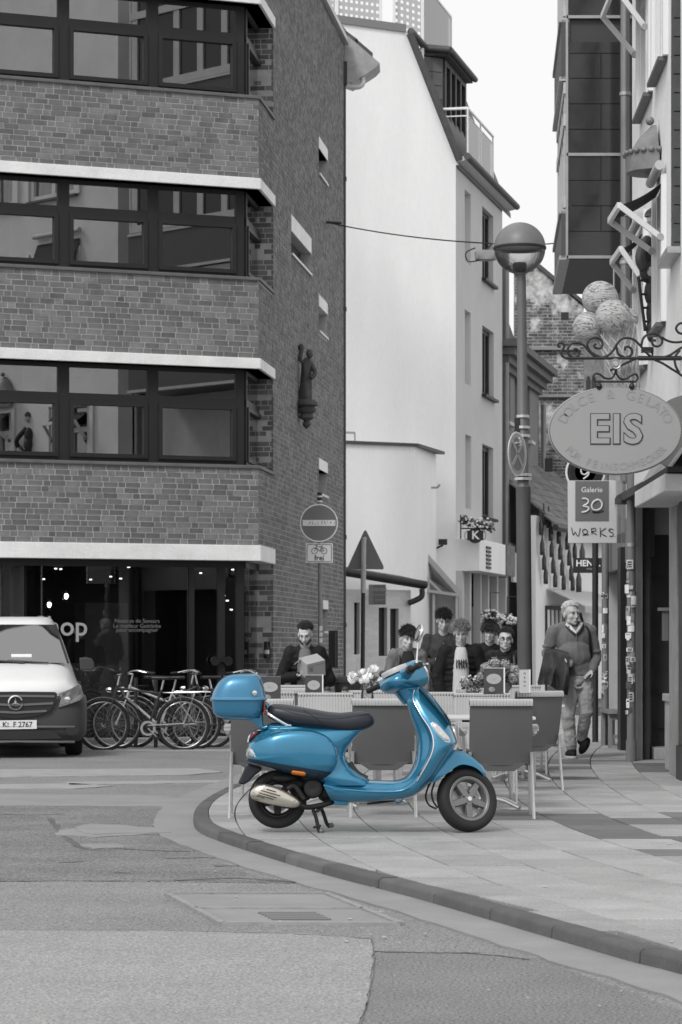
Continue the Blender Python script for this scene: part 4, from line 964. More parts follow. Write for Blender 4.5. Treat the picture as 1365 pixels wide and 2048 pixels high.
# ground floor: jamb, niche, pier, canopy
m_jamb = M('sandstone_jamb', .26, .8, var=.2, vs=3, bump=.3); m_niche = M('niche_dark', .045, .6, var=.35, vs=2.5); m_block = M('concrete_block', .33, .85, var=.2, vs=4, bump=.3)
q = MB(); q.box(3.36, 3.45, 30.28, 30.6, 0, 2.98); q.build('jamb', m_jamb, ice, bevel=.01); q = MB(); q.box(3.45, 3.54, 30.4, 30.75, 0, 2.98); q.build('jamb', M('jamb_dark', .05, .7, var=.3), ice); q = MB(); q.box(3.54, 3.58, 30.6, 30.75, .0, 2.98); q.build('jamb', m_jamb, ice)
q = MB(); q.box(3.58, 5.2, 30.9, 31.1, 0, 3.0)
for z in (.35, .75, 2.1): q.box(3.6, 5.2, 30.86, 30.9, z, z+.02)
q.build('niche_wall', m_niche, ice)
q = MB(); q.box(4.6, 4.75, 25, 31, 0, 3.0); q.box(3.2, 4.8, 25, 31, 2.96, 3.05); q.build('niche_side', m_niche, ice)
q = MB(); q.box(3.58, 3.88, 30.3, 30.85, 0, .14); q.build('step', m_block, ice, bevel=.01)
q = MB(); q.box(3.42, 3.62, 27.6, 28.0, 0, .72); q.box(3.40, 3.64, 27.5, 28.05, .72, .80); q.build('low_wall', m_block, ice, bevel=.008)
q = MB(); q.box(3.475, 3.495, 27.7, 27.74, .8, 2.95); q.build('window_post', m_rframe, ice)
q = MB(); q.box(3.50, 3.70, 27.0, 27.2, .8, 2.9); q.build('window_post', M('frame_brown', .12, .6, var=.2), ice)
q = MB(); q.box(3.33, 3.42, 26.3, 26.9, .0, 2.95); q.build('pier', m_jamb, ice, bevel=.008)
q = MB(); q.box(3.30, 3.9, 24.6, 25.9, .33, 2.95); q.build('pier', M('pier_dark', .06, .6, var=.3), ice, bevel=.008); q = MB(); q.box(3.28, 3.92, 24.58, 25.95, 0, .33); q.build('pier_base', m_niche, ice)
cv = MB(); cv.prism([(2.97, 26.8, 2.70), (2.93, 24.0, 2.70), (3.6, 24.0, 2.70), (3.6, 26.8, 2.70)], UPV*.16); cv.build('canopy', M('canopy_paint', .6, .6, var=.1), ice, bevel=.01)
cv = MB(); cv.prism([(2.99, 26.85, 2.87), (2.95, 23.95, 2.87), (3.6, 23.95, 2.87), (3.6, 26.85, 2.87)], UPV*.05); cv.build('canopy_cover', m_frame, ice)
q = MB(); q.prism([(3.05, 26.9, 2.92), (3.0, 24, 2.92), (3.3, 24, 3.35), (3.3, 26.9, 3.35)], UPV*.03); q.build('canopy_slope', M('lead_sheet', .33, .5, .3), ice)
mbx = thing('letter_box', 'dark metal letter box hung on the niche wall', 'letter box', (3.71, 30.1, 1.28))
c = at(1331, 1252, 30.1); MB().obox(c, Vector((.035, 0, 0)), Vector((0, .05, 0)), UPV*.17).build('box', M('box_grey', .14, .5), mbx, bevel=.005); MB().obox(c+UPV*.19+Vector((-.01, 0, 0)), Vector((.07, 0, 0)), Vector((0, .08, 0)), UPV*.018).build('lid', M('box_grey2', .2, .5), mbx)
# drainpipes, one covered in stickers
def sticker_pipe(name, label, px, base, top_z, r, seed, n, bandz=()):
    p = gnd(px, base); o = thing(name, label, 'drainpipe', p)
    q = MB(); q.tube([(p.x, p.y, 0), (p.x, p.y, top_z)], r, 14); q.build('pipe', M('sticker_pipe_grey', .19, .55, .2, var=.2, vs=4, stretch=(1, 1, .4)), o, smooth=40)
    q = MB(); q.tube([(p.x, p.y, 0), (p.x, p.y, .24)], r*1.22, 12); q.build('pipe_shoe', M('cast_shoe', .17, .8, var=.3), o, smooth=40)
    for z in bandz: MB().tube([(p.x, p.y, z-.02), (p.x, p.y, z+.02)], r*1.15, 14).build('collar', m_steel, o, smooth=40)
    R = random.Random(seed)
    for k in range(n):
        z = R.uniform(.55, 2.25); a = R.uniform(-2.55, -1.2); da = R.uniform(.25, .62); h = R.uniform(.03, .11); rr = r+.002+.0006*k
        ring = [[(p.x+rr*math.cos(a+da*(j/4-.5)*2), p.y+rr*math.sin(a+da*(j/4-.5)*2), z+hh) for j in range(5)] for hh in (-h/2, h/2)]
        q = MB(); q.add(ring[0]+ring[1], [(j, j+1, 6+j, 5+j) for j in range(4)]); g = R.choice([.75, .6, .5, .8, .08, .3])
        s_ = q.build('sticker', M('sticker_%02d' % int(g*100), g, .6, var=.35, vs=60), o)
        if g > .4 and R.random() < .6:
            q = MB(); a2 = a+R.uniform(-.1, .1); r2 = rr+.0015
            for row in range(R.choice([1, 2, 3])):
                zz_ = z+h*(.25-.25*row); q.add([(p.x+r2*math.cos(a2+da*t), p.y+r2*math.sin(a2+da*t), zz_+w) for w in (-h*.08, h*.08) for t in (-.6, 0, .6)], [(0, 1, 4, 3), (1, 2, 5, 4)])
            q.build('print', m_plastic, s_)
    return o
sticker_pipe('downpipe', 'grey downpipe plastered with stickers beside the entrance niche', 1263, 1522, 3.3, .05, 3, 42, (2.45, 1.9))
sticker_pipe('downpipe', 'grey downpipe with a few stickers standing left of the black doorway', 1211, 1490, 3.6, .047, 8, 22)
p = gnd(1191, 1484); bpst = thing('black_post', 'plain black downpipe nearest the walking man', 'drainpipe', p)
MB().tube([(p.x, p.y, 0), (p.x, p.y, 3.6)], .042, 12).build('pipe', m_pipedark, bpst, smooth=40); MB().tube([(p.x, p.y, 2.4), (p.x, p.y, 2.5)], .052, 12).build('collar', m_pipedark, bpst, smooth=40)
# tall pale downpipe over the corner of the ice parlour house
pp = Vector((at(1251, 0, 30.9).x, 30.9, 0)); dpo = thing('tall_downpipe', 'tall pale zinc downpipe rising beside the black glass bay', 'drainpipe', pp+UPV*3.2)
MB().tube([pp+UPV*3.2, pp+UPV*10], .057, 14).build('pipe', m_pipe, dpo, smooth=40)
for y in (188, 430, 525): z = zat(y, 30.9); MB().tube([pp+UPV*(z-.02), pp+UPV*(z+.02)], .068, 14).build('collar', m_steel, dpo, smooth=40)
# house with the black glass bay
bayh = thing('glass_bay_house', 'house with projecting black glass bay and black ground floor doorway', 'building', (3.5, 33, 0))
q = MB(); q.box(3.62, 4.2, 30.8, 33.0, 2.6, 14); q.box(3.62, 4.2, 33, 36.45, 2.6, 14); q.box(3.62, 4.2, 36.3, 36.45, 0, 2.6); q.build('wall', M('bay_house_render', .45, .8, var=.1), bayh)
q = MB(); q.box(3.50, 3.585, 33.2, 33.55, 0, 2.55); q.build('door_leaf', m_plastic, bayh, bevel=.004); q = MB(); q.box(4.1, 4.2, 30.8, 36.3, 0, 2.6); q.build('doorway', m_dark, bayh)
q = MB(); q.box(3.58, 3.66, 33.6, 36.3, 2.3, 2.75); q.box(3.56, 3.64, 30.75, 33.2, 2.35, 2.9); q.build('fascia', M('fascia_grey', .2, .7), bayh)
f0, b0 = 31.5, 34.6
A0, A1 = Vector((at(1135, 0, f0).x, f0, 0)), Vector((at(1120, 0, b0).x, b0, 0)); zb = zat(515, f0); zt = 13.6
Bx = at(1246, 0, f0).x+.35
m_blackglass = M('black_glass', .035, .08, spec=.8, var=.1)
q = MB(); q.prism([Vector((A0.x+.03, f0+.03, zb)), Vector((Bx, f0+.03, zb)), Vector((Bx, b0, zb)), Vector((A1.x+.03, b0, zb))], UPV*(zt-zb)); q.build('bay', M('bay_frame_dark', .05, .4), bayh)
rows = [(0, 120, 1), (120, 160, 1)]
yr = [515, 463, 412, 361, 310, 259, 208, 157, 107, 84, 35, -30]
cols = {0: 1, 1: 2, 2: 1, 3: 2, 4: 1, 5: 2, 6: 1, 7: 2, 8: 1}
for i in range(len(yr)-1):
    za, zc = zat(yr[i], f0), zat(yr[i+1], f0); n_ = 1+(i % 2); W = (Bx-A0.x)
    xs = [A0.x+.01, A0.x+.40, Bx-.02] if n_ == 2 else [A0.x+.01, Bx-.02]
    if i == 9: continue
    for k in range(len(xs)-1):
        MB().box(xs[k]+.004, xs[k+1]-.004, f0-.012, f0+.012, za+.004, zc-.004).build('glass_panel', m_blackglass, bayh)
q = MB()
for y in (515, 310, 35): z = zat(y, f0); q.box(A0.x-.01, Bx, f0-.03, f0-.014, z-.015, z+.02)
q.box(A0.x-.02, A0.x+.008, f0-.03, f0+.02, zb-.02, zt); q.build('edge_trim', m_steel, bayh)
# bay flank: dark spandrels and bands of white framed windows
sd_ = (A1-A0); SL = sd_.length; sd_.normalize(); sn_ = Vector((-sd_.y, sd_.x, 0))
for z0_, z1_ in ((zb+.0, zb+.55), (8.05, 8.75), (10.55, 11.3)):
    q = MB(); q.obox(A0+sd_*SL/2+sn_*.02+UPV*(z0_+z1_)/2, sd_*SL/2, sn_*.05, UPV*(z1_-z0_)/2); q.build('spandrel', M('bay_spandrel', .07, .4, var=.1), bayh)
    for z in (z0_, z1_): MB().obox(A0+sd_*SL/2+sn_*.035+UPV*z, sd_*SL/2, sn_*.06, UPV*.025).build('spandrel_trim', m_steel, bayh)
for z0_, z1_ in ((zb+.6, 8.0), (8.8, 10.5), (11.35, 13.3)):
    nw = 5; pw = SL/nw; q = MB(); zm = z0_+(z1_-z0_)*.7
    for k in range(nw+1): q.obox(A0+sd_*min(max(k*pw, .12), SL-.05)-sn_*.02+UPV*(z0_+z1_)/2, sd_*.075, sn_*.05, UPV*(z1_-z0_)/2)
    for z in (z0_+.06, zm, z1_-.06): q.obox(A0+sd_*SL/2+UPV*z, sd_*SL/2, sn_*.045, UPV*.065)
    o = q.build('flank_window', M('flank_frame', .5, .5, var=.1), bayh)
    for k in range(nw):
        for a, b in ((z0_+.12, zm-.06), (zm+.06, z1_-.12)): MB().obox(A0+sd_*(k+.5)*pw-sn_*.01+UPV*(a+b)/2, sd_*(pw/2-.07), sn_*.006, UPV*(b-a)/2).build('pane', M('flank_pane', .035, .12), o)
q = MB(); q.prism([Vector((A0.x, f0+.01, zb-.02)), Vector((Bx, f0+.01, zb-.02)), Vector((Bx, b0, zb-.02)), Vector((A1.x, b0, zb-.02))], UPV*.018)
q.build('soffit', M('soffit_dark', .04, .5), bayh)
q = MB(); q.tube([(A0.x+.55, f0-.05, zb-.05), (A0.x+.55, f0-.05, zb-1.2)], .012, 6); q.build('cable_duct', m_steel, bayh)
# bench
bch = thing('bench', 'small grey wooden bench standing against the wall beside the black doorway', 'bench', (3.55, 34.3, 0))
q = MB(); q.box(3.42, 3.62, 33.9, 35.0, .44, .48); q.build('seat', m_wood, bch)
for x in (3.45, 3.58):
    for y in (33.98, 34.9): MB().box(x-.025, x+.025, y-.025, y+.025, 0, .44).build('leg', m_wood, bch)
q = MB(); q.box(3.44, 3.60, 33.96, 34.0, .36, .44); q.build('apron', m_wood, bch); q = MB(); q.box(3.44, 3.6, 33.97, 33.99, .12, .17); q.build('stretcher', m_wood, bch)
# awnings
m_arm = M('awning_arm', .72, .4, .2); m_cloth = M('awning_black', .02, .8)
def awning(lab, ya, yb, roll_z, elbow, piv_z, cloth=True, roll=True):
    """drop-arm awning between ya and yb; elbow = (X, Z) of the front bar"""
    o = thing('drop_awning', lab, 'awning', RW((ya+yb)/2, roll_z)); ex, ez_ = elbow
    for i, y in enumerate((ya, yb)):
        a = RW(y, piv_z)+rn*.06; e = Vector((ex, y, ez_)); MB().bar(a, e, .035, .055).build('arm', m_arm, o)
        MB().lathe([(.001, -.02), (.035, -.02), (.035, .02), (.001, .02)], a, axis=(0, 1, 0), n=12).build('pivot', m_steel, o)
    MB().bar((ex, ya, ez_), (ex, yb, ez_), .04, .06).build('front_bar', m_arm, o)
    if roll: MB().tube([RW(ya-.05, roll_z)+rn*.07, RW(yb+.05, roll_z)+rn*.07], .048, 12).build('roller', M('roller_grey', .5, .5), o, smooth=40)
    if cloth:
        A, B = RW(ya, roll_z-.15)+rn*.02, RW(yb, roll_z-.15)+rn*.02; q = MB(); n_ = 8; pts = []
        for k in range(n_+1):
            t = k/n_; sag = -.03*math.sin(math.pi*t)
            pts += [A.lerp(Vector((ex, ya+.02, ez_)), t)+UPV*sag, B.lerp(Vector((ex, yb-.02, ez_)), t)+UPV*sag]
        q.add(pts, [(2*k, 2*k+1, 2*k+3, 2*k+2) for k in range(n_)]); q.build('cloth', m_cloth, o)
awning('lower drop awning with black cloth, nearer one, above the ice cream cone', 26.1, 27.05, 6.03, (2.74, 5.64), 5.33)
awning('lowest drop awning with black cloth, farther one, behind the climbing figure', 28.4, 29.4, 5.9, (3.0, 5.56), 5.25)
awning('upper drop awning with white arms at the top right edge', 27.9, 29.2, 9.2, (2.88, 8.24), 7.82)
# bell-shaped lantern hood
hood = thing('bell_hood', 'scalloped metal bell shaped hood with a ball finial on the white wall', 'lamp hood', RW(26.9, 6.1))
hc = RW(26.9)+rn*.03; q = MB(); n_ = 13
prof = [(.30, 6.10), (.31, 6.28), (.27, 6.3), (.17, 6.46), (.08, 6.55), (.05, 6.58)]
q.loft([[Vector((hc.x-r*math.sin(math.pi*k/(n_-1)), hc.y-r*math.cos(math.pi*k/(n_-1)), z)) for k in range(n_)]+[Vector((hc.x, hc.y, z))] for r, z in prof])
q.build('hood', M('rusty_tin', .2, .55, .3, var=.3, vs=7), hood, smooth=40)
q = MB(); q.ell(hc+rn*.06+UPV*6.63, .045, 12, 8); q.build('finial', M('rusty_tin', .2), hood, smooth=180)
q = MB()
for k in range(n_): a = math.pi*k/(n_-1); q.ell((hc.x-.31*math.sin(a), hc.y-.31*math.cos(a), 6.29), (.035, .035, .03), 8, 5)
q.build('scallop_edge', M('rusty_tin', .2), hood, smooth=180)
# figure climbing a ladder on the wall
fy = 27.6; wx = RX(fy)
lad = thing('wall_ladder', 'small black ladder leaning up the white wall under the carved figure', 'ladder', (wx-.2, fy, 4.3)); q = MB()
P = lambda px, py, d=fy: at(px, py, d)
for s_ in (0, 24): MB().tube([P(1277+s_*1.0, 553), P(1291+s_*.8, 662)], .018, 6).build('rail', m_black, lad)
for k in range(4): t = (k+.3)/4; MB().tube([P(1277, 553).lerp(P(1291, 662), t), P(1301, 553).lerp(P(1310, 662), t)], .014, 6).build('rung', m_black, lad)
cf = thing('climbing_figure', 'carved painted figure in cap and dark coat climbing a ladder on the white wall', 'statue', P(1300, 690))
m_coat = M('painted_coat', .035, .6, var=.2); q = MB()
for (px, py, rx_, rz_) in ((1298, 505, .085, .15), (1296, 540, .09, .14), (1302, 585, .07, .14), (1304, 625, .06, .15), (1302, 660, .05, .13)): q.ell(P(px, py, fy+.05), (rx_, .09, rz_), 12, 8)
q.tube(catmull([P(1296, 478), P(1284, 500, fy-.1), P(1280, 520, fy-.18), P(1290, 540, fy-.2)], 4), [.05]*13, 8); q.build('coat', m_coat, cf, smooth=180)
q = MB(); q.ell(P(1304, 442, fy), (.055, .06, .08), 12, 9); q.ell(P(1302, 543, fy-.2), (.04, .03, .05), 8, 6); q.ell(P(1297, 444, fy-.05), (.014, .014, .02), 6, 5); q.build('head', M('painted_face', .45, .5, var=.1), cf, smooth=180)
q = MB(); q.lathe([(.066, 0), (.07, .03), (.05, .06), (.001, .09)], P(1304, 432, fy), n=12); q.build('cap', m_coat, cf, smooth=60)
q = MB(); q.lathe([(.068, -.014), (.075, -.014), (.075, .014), (.068, .014)], P(1304, 431, fy), n=14, closed=True); q.build('cap_band', M('red_band', .1, .6), cf)
q = MB(); q.obox(P(1304, 700, fy), Vector((.1, 0, 0)), Vector((0, .1, 0)), UPV*.02); q.bar(P(1304, 700, fy), P(1316, 735, fy), .03, .03); q.build('bracket', m_frame, cf)
# ------------------------------------------------------------------ hanging EIS sign with wrought-iron bracket
SD = 23.5
E_ = lambda px, py, d=SD: at(px, py, d)
br_ = thing('iron_bracket', 'black wrought iron scroll bracket carrying the oval ice cream sign', 'bracket', E_(1400, 716))
def z7(x, y, d=SD): return E_(1090+x/4.876, 540+y/4.876, d)
def scroll(pts, r=.011): return MB().tube(catmull([z7(*p) for p in pts], 6), r, 7).build('scroll', m_black, br_, smooth=60)
MB().tube([z7(200, 860), z7(1660, 860)], .013, 8).build('bar', m_black, br_, smooth=60)
scroll([(200, 860), (165, 830), (165, 790), (190, 750), (180, 720), (150, 710), (130, 725), (135, 748), (155, 745)])
scroll([(285, 858), (235, 825), (225, 770), (260, 720), (320, 710), (380, 735), (430, 790), (480, 835), (545, 855), (620, 830), (670, 780), (695, 735)])
scroll([(285, 858), (330, 830), (330, 790), (300, 768), (278, 785), (290, 800)])
scroll([(545, 855), (450, 800), (415, 730), (440, 675), (500, 660), (555, 690), (560, 740), (530, 765), (490, 755), (485, 730), (505, 720)])
scroll([(695, 735), (740, 680), (800, 662), (870, 680), (930, 735), (985, 800), (1050, 850), (1130, 855), (1220, 830), (1310, 770), (1370, 740)])
scroll([(785, 855), (720, 820), (700, 760), (695, 735)]); scroll([(785, 855), (840, 830), (850, 785), (820, 750), (785, 755), (782, 785)])
scroll([(940, 740), (965, 660), (1030, 620), (1100, 630), (1145, 680), (1130, 730), (1085, 745), (1050, 720), (1055, 685), (1085, 690)])
scroll([(1140, 655), (1200, 690), (1280, 705), (1400, 690)]); scroll([(1060, 870), (1150, 910), (1230, 960), (1310, 1010), (1400, 1080)]); scroll([(1310, 1000), (1275, 930), (1270, 850), (1320, 780)])
scroll([(1360, 620), (1310, 615), (1280, 570), (1310, 525), (1370, 515)])
hc_ = z7(692, 918, SD-.06); q = MB(); q.lathe([(.001, .03), (.02, .03), (.03, .015), (.042, .02), (.05, 0), (.042, -.02), (.001, -.02)], hc_, axis=(0, -1, 0), n=16); q.build('rosette', m_steel, br_, smooth=50)
scroll([(690, 960), (685, 1010), (650, 1055), (590, 1055), (540, 1020), (495, 1010), (472, 1045), (490, 1085)], .01); scroll([(695, 960), (700, 1010), (735, 1058), (790, 1060), (840, 1030), (885, 1015), (908, 1050), (890, 1085)], .01)
MB().tube([z7(485, 1088), z7(895, 1088)], .01, 7).build('bar', m_black, br_)
for x in (530, 850): MB().lathe([(.014, -.03), (.03, 0), (.014, .03), (.02, .05)], z7(x, 1135), n=10).build('hook', m_black, br_, smooth=50)
es = thing('oval_sign', 'large grey oval sign reading EIS hanging from the scroll bracket', 'sign', E_(1231.5, 948))
EC = E_(1231.5, 861); ea, eb = 132*SD/F, 87*SD/F
m_board = M('sign_board_grey', .295, .45, var=.02, vs=2); m_board_e = M('sign_edge_dark', .06, .5)
n_ = 72; q = MB(); pts = [EC+Vector((ea*math.cos(2*math.pi*k/n_), 0, eb*math.sin(2*math.pi*k/n_))) for k in range(n_)]
q.prism(pts, Vector((0, .05, 0))); q.build('edge', m_board_e, es)
q = MB(); q.prism([EC+(p-EC)*.992+Vector((0, -.004, 0)) for p in pts], Vector((0, .004, 0))); q.build('board', m_board, es)
q = MB(); q.tube([p+Vector((0, .03, 0)) for p in pts], .012, 6, closed=True); q.build('rim', m_board, es, smooth=60)
m_ltr = M('sign_letter_dark', .035, .5); m_ltr2 = M('sign_letter_face', .305, .45)
S1 = SD/F
letters('lettering', 'EIS', 82*S1, EC+Vector((.003, -.0075, -.002)), (1, 0, 0), UPV, m_ltr, es, depth=.003, bold=.0155, spacing=1.06, sx=1.04)
letters('lettering', 'EIS', 82*S1, EC+Vector((.0, -.0125, .0)), (1, 0, 0), UPV, m_ltr2, es, depth=.003, bold=.0065, spacing=1.06, sx=1.04)
def arc_text(txt, a0, a1, fr, top, size):
    for k, ch in enumerate(txt):
        if ch == ' ': continue
        a = lerp(a0, a1, k/(len(txt)-1)); p = EC+Vector((ea*fr*math.cos(a), -.008, eb*fr*math.sin(a)))
        tg = Vector((-ea*math.sin(a), 0, eb*math.cos(a))).normalized()*(-1 if top else 1); up = Vector((-tg.z, 0, tg.x))
        letters('lettering', ch, size, p, tg, up, m_arc, es, depth=.0006)
m_arc = M('sign_letter_faint', .278, .45)
arc_text('DOLCE & GELATO', math.radians(160), math.radians(20), .83, True, 27*S1)
arc_text('FÜR FEINSCHMECKER', math.radians(212), math.radians(328), .84, False, 20*S1)
o2 = thing('second_oval_sign', 'edge of another grey oval board close to the wall at the right margin', 'sign', E_(1380, 950, 24.6))
c2 = E_(1392, 868, 24.4); q = MB(); q.prism([c2+Vector((.46*math.cos(2*math.pi*k/48), 0, .37*math.sin(2*math.pi*k/48))) for k in range(48)], Vector((0, .05, 0))); q.build('board', M('sign_board_dark', .16, .5), o2)
# giant ice cream cone
CD = 24.6; ic = thing('ice_cream_cone', 'giant waffle cone with four cracked ice cream scoops behind the scroll bracket', 'ice cream cone', at(1275, 800, CD))
ZZ = lambda x, y, d=CD: at(1090+x/4.876, 540+y/4.876, d)
def scoop_mat():
    m = bpy.data.materials.new('scoop'); m.use_nodes = True; nt = m.node_tree; b = nt.nodes['Principled BSDF']; L = nt.links
    tc = nt.nodes.new('ShaderNodeTexCoord'); mp = nt.nodes.new('ShaderNodeMapping'); mp.inputs['Scale'].default_value = (7, 7, 40); L.new(tc.outputs['Object'], mp.inputs[0])
    n = nt.nodes.new('ShaderNodeTexNoise'); n.inputs['Scale'].default_value = 1.4; n.inputs['Detail'].default_value = 4; n.inputs['Distortion'].default_value = .6; L.new(mp.outputs[0], n.inputs['Vector'])
    r = nt.nodes.new('ShaderNodeMath'); r.operation = 'SUBTRACT'; r.inputs[1].default_value = .5; L.new(n.outputs[0], r.inputs[0]); a = nt.nodes.new('ShaderNodeMath'); a.operation = 'ABSOLUTE'; L.new(r.outputs[0], a.inputs[0])
    mr = nt.nodes.new('ShaderNodeMapRange'); mr.inputs[1].default_value = .0; mr.inputs[2].default_value = .022; mr.inputs[3].default_value = .1; mr.inputs[4].default_value = 1; L.new(a.outputs[0], mr.inputs[0])
    s = nt.nodes.new('ShaderNodeVectorMath'); s.operation = 'SCALE'; s.inputs[0].default_value = (.42, .42, .42); 
    m2 = nt.nodes.new('ShaderNodeMapRange'); m2.inputs[3].default_value = .45; m2.inputs[4].default_value = 1; L.new(mr.outputs[0], m2.inputs[0]); L.new(m2.outputs[0], s.inputs['Scale']); L.new(s.outputs[0], b.inputs['Base Color'])
    bp = nt.nodes.new('ShaderNodeBump'); bp.inputs['Distance'].default_value = .02; bp.inputs['Strength'].default_value = 1; L.new(mr.outputs[0], bp.inputs['Height']); L.new(bp.outputs[0], b.inputs['Normal']); b.inputs['Roughness'].default_value = .6; return m
m_scoop = scoop_mat()
for x, y, r, dy in ((540, 280, 178, .0), (430, 560, 158, -.02), (800, 480, 115, .12), (668, 460, 178, -.14)):
    q = MB(); rr = r/4.876*CD/F; q.ell((0, 0, 0), (rr, rr, rr*.97), 28, 18); o = q.build('scoop', m_scoop, ic, smooth=180); o.location = ZZ(x, y, CD+dy); o.rotation_euler = (.3*dy*4, .35*(x > 600)-.45*(x < 500), x*.01)
m_cone = M('waffle', .30, .7, var=.1, vs=6); ax0, ax1 = ZZ(688, 570), ZZ(900, 1560); dirv = (ax1-ax0); r0 = 200/4.876*CD/F; r1 = 50/4.876*CD/F
u = dirv.cross(Vector((0, 1, 0))).normalized(); w = dirv.cross(u).normalized(); n_ = 28
ring = lambda t, k: ax0+dirv*t+(u*math.cos(k)+w*math.sin(k))*lerp(r0, r1, t)
q = MB(); q.loft([[ring(t/20, 2*math.pi*k/n_) for k in range(n_)] for t in range(21)]); q.build('cone', m_cone, ic, smooth=60)
q = MB()
for hand in (-1, 1):
    for s_ in range(14): q.tube([ring(t/24, 2*math.pi*s_/14+hand*t/24*2.6)*1.0 for t in range(25)], .0095, 5)
q.build('waffle_grid', M('waffle_ridge', .46, .7), ic, smooth=60)
q = MB(); q.bar(ZZ(640, 980, CD-.2), ZZ(920, 850, CD-.2), .02, .06, up=(0, 1, 0)); q.bar(ZZ(900, 860, CD), ZZ(1400, 860, CD), .04, .04); q.build('strap', m_black, ic)
# gallery sign and the round sign
GD_ = 30.3; gs = thing('gallery_sign', 'white square gallery sign with number 30 projecting over the lane', 'sign', at(1183, 1087, GD_))
gA = lambda px, py, dy=0: at(px, py, GD_)+Vector((0, dy, 0))
q = MB(); q.prism([gA(1136, 961), gA(1232, 961), gA(1234, 1086), gA(1137, 1086)], Vector((0, .03, 0))); q.build('board', M('sign_white', .62, .5), gs, bevel=.003)
q = MB(); q.prism([gA(1151, 962, -.006), gA(1218, 962, -.006), gA(1218, 1042, -.006), gA(1151, 1042, -.006)], Vector((0, .005, 0))); q.build('panel', M('sign_mid', .16, .5), gs)
m_sw = M('sign_white2', .75, .5); S2 = GD_/F
letters('lettering', 'Galerie', 14.5*S2, gA(1184, 980, -.008), (1, 0, 0), UPV, m_sw, gs, bold=.001)
def strokes(lines, r, mat, dy=-.012):
    for ln_ in lines: MB().tube(catmull([at(1100+x/5.121, 900+y/5.121, GD_)+Vector((0, dy, 0)) for x, y in ln_], 6), r, 6).build('lettering', mat, gs, smooth=60)
strokes([[(330, 500), (365, 500), (395, 520), (385, 550), (345, 575), (385, 585), (400, 605), (375, 630), (325, 640)], [(485, 510), (450, 530), (430, 570), (445, 610), (485, 618), (525, 595), (535, 550), (510, 515), (480, 508)]], .012, m_sw)
strokes([[(435, 632), (480, 640), (550, 622)]], .007, m_plastic)
strokes([[(222, 795), (240, 870), (258, 840), (290, 882), (312, 800)], [(362, 808), (335, 825), (345, 855), (375, 858), (385, 830), (362, 808)], [(335, 870), (400, 866)], [(425, 800), (430, 862)], [(425, 810), (460, 800), (470, 825), (432, 838), (478, 865)], [(515, 795), (518, 890)], [(575, 800), (518, 845), (580, 885)], [(650, 815), (615, 808), (605, 830), (645, 850), (645, 880), (610, 882)], [(664, 880), (667, 884)]], .0045, m_plastic, -.006)
q = MB(); q.prism([gA(1235, 961), gA(1252, 961), gA(1252, 1086), gA(1235, 1086)], Vector((0, .008, 0))); q.build('acrylic_pane', glass_mat('acrylic', .8, .15), gs)
q = MB(); q.obox(gA(1236, 1002, -.01), Vector((.035, 0, 0)), Vector((0, .03, 0)), UPV*.035); q.tube([gA(1236, 1002), gA(1262, 1002)], .015, 6); q.tube([gA(1241, 1000), gA(1252, 978)], .004, 4); q.build('clamp', M('clamp_grey', .12, .4, .5), gs)
rsn = thing('round_sign', 'round white sign with dark centre half hidden behind the oval sign', 'sign', at(1171, 985, 31.5))
RC = at(1171, 944, 31.5); k_ = 31.5/F
def disc(name, r0_, r1_, dy, mat, par): return MB().lathe([(max(r0_, .001)*k_, -dy), (r1_*k_, -dy), (r1_*k_, -dy+.006), (max(r0_, .001)*k_, -dy+.006)], RC, axis=(0, 1, 0), n=40).build(name, mat, par)
disc('board', 0, 40, 0.0, m_sw, rsn); disc('ring', 34.5, 36, .006, m_plastic, rsn); disc('centre', 0, 21, .006, m_plastic, rsn)
for k, ch in enumerate('GLUTENFREI'):
    a = math.radians(165+12*k); pa = RC+Vector((27*k_*math.cos(a), -.012, 27*k_*math.sin(a))); tg = Vector((-math.sin(a), 0, math.cos(a))); letters('lettering', ch, 9*k_, pa, tg, Vector((-tg.z, 0, tg.x)), m_plastic, rsn, depth=.002)
q = MB(); q.tube(catmull([RC+Vector((a*k_, -.012, b*k_)) for a, b in ((8, 6), (0, 11), (-8, 6), (-7, -3), (0, -5), (7, 2), (9, 8), (6, -6), (-4, -14))], 5), .011, 6); q.build('emblem', m_sw, rsn, smooth=60)
q = MB(); q.tube([RC+Vector((.2, .02, 0)), RC+Vector((.6, .02, 0))], .015, 6); q.build('arm', m_black, rsn)
# ------------------------------------------------------------------ the blue scooter
from mathutils.bvhtree import BVHTree
SS = 288.2; SY = F/SS
def spx(px, py, dy=0.0): return Vector(((px-CX)/SS, SY+dy, H+(HY-py)/SS))
def s1(x, y, dy=0.0): return spx(410+x/3.9, 1330+y/3.9, dy)
def s2(x, y, dy=0.0): return spx(690+x/4.266, 1230+y/4.266, dy)
scooter = thing('scooter', 'metallic blue motor scooter with top case parked on the pavement corner', 'scooter', spx(740, 1664))
m_blue = M('blue_metallic', (.025, .195, .335), .28, .5, coat=.9, var=.03, vs=20)
m_blue2 = M('blue_case', (.038, .19, .33), .34, .4, coat=.6)
m_blue_d = M('blue_darker', (.007, .03, .058), .45, .1, coat=.2)
m_seat = M('seat_vinyl', (.016, .018, .026), .42, bump=.08, bs=300)
m_rimm = M('wheel_alloy', .20, .42, .6, var=.08)
m_lens = M('clear_lens', (.55, .56, .57), .12, .3, coat=.8, var=.25, vs=40)
m_amber = M('amber_lens', (.85, .22, .01), .25, coat=.6)
m_red = M('red_lens', (.22, .02, .02), .2, coat=.6)
m_muf = M('muffler_shield', (.55, .52, .45), .28, .85, var=.22, vs=9)
m_eng = M('engine_black', .02, .55, .3, var=.3, vs=12, bump=.3)
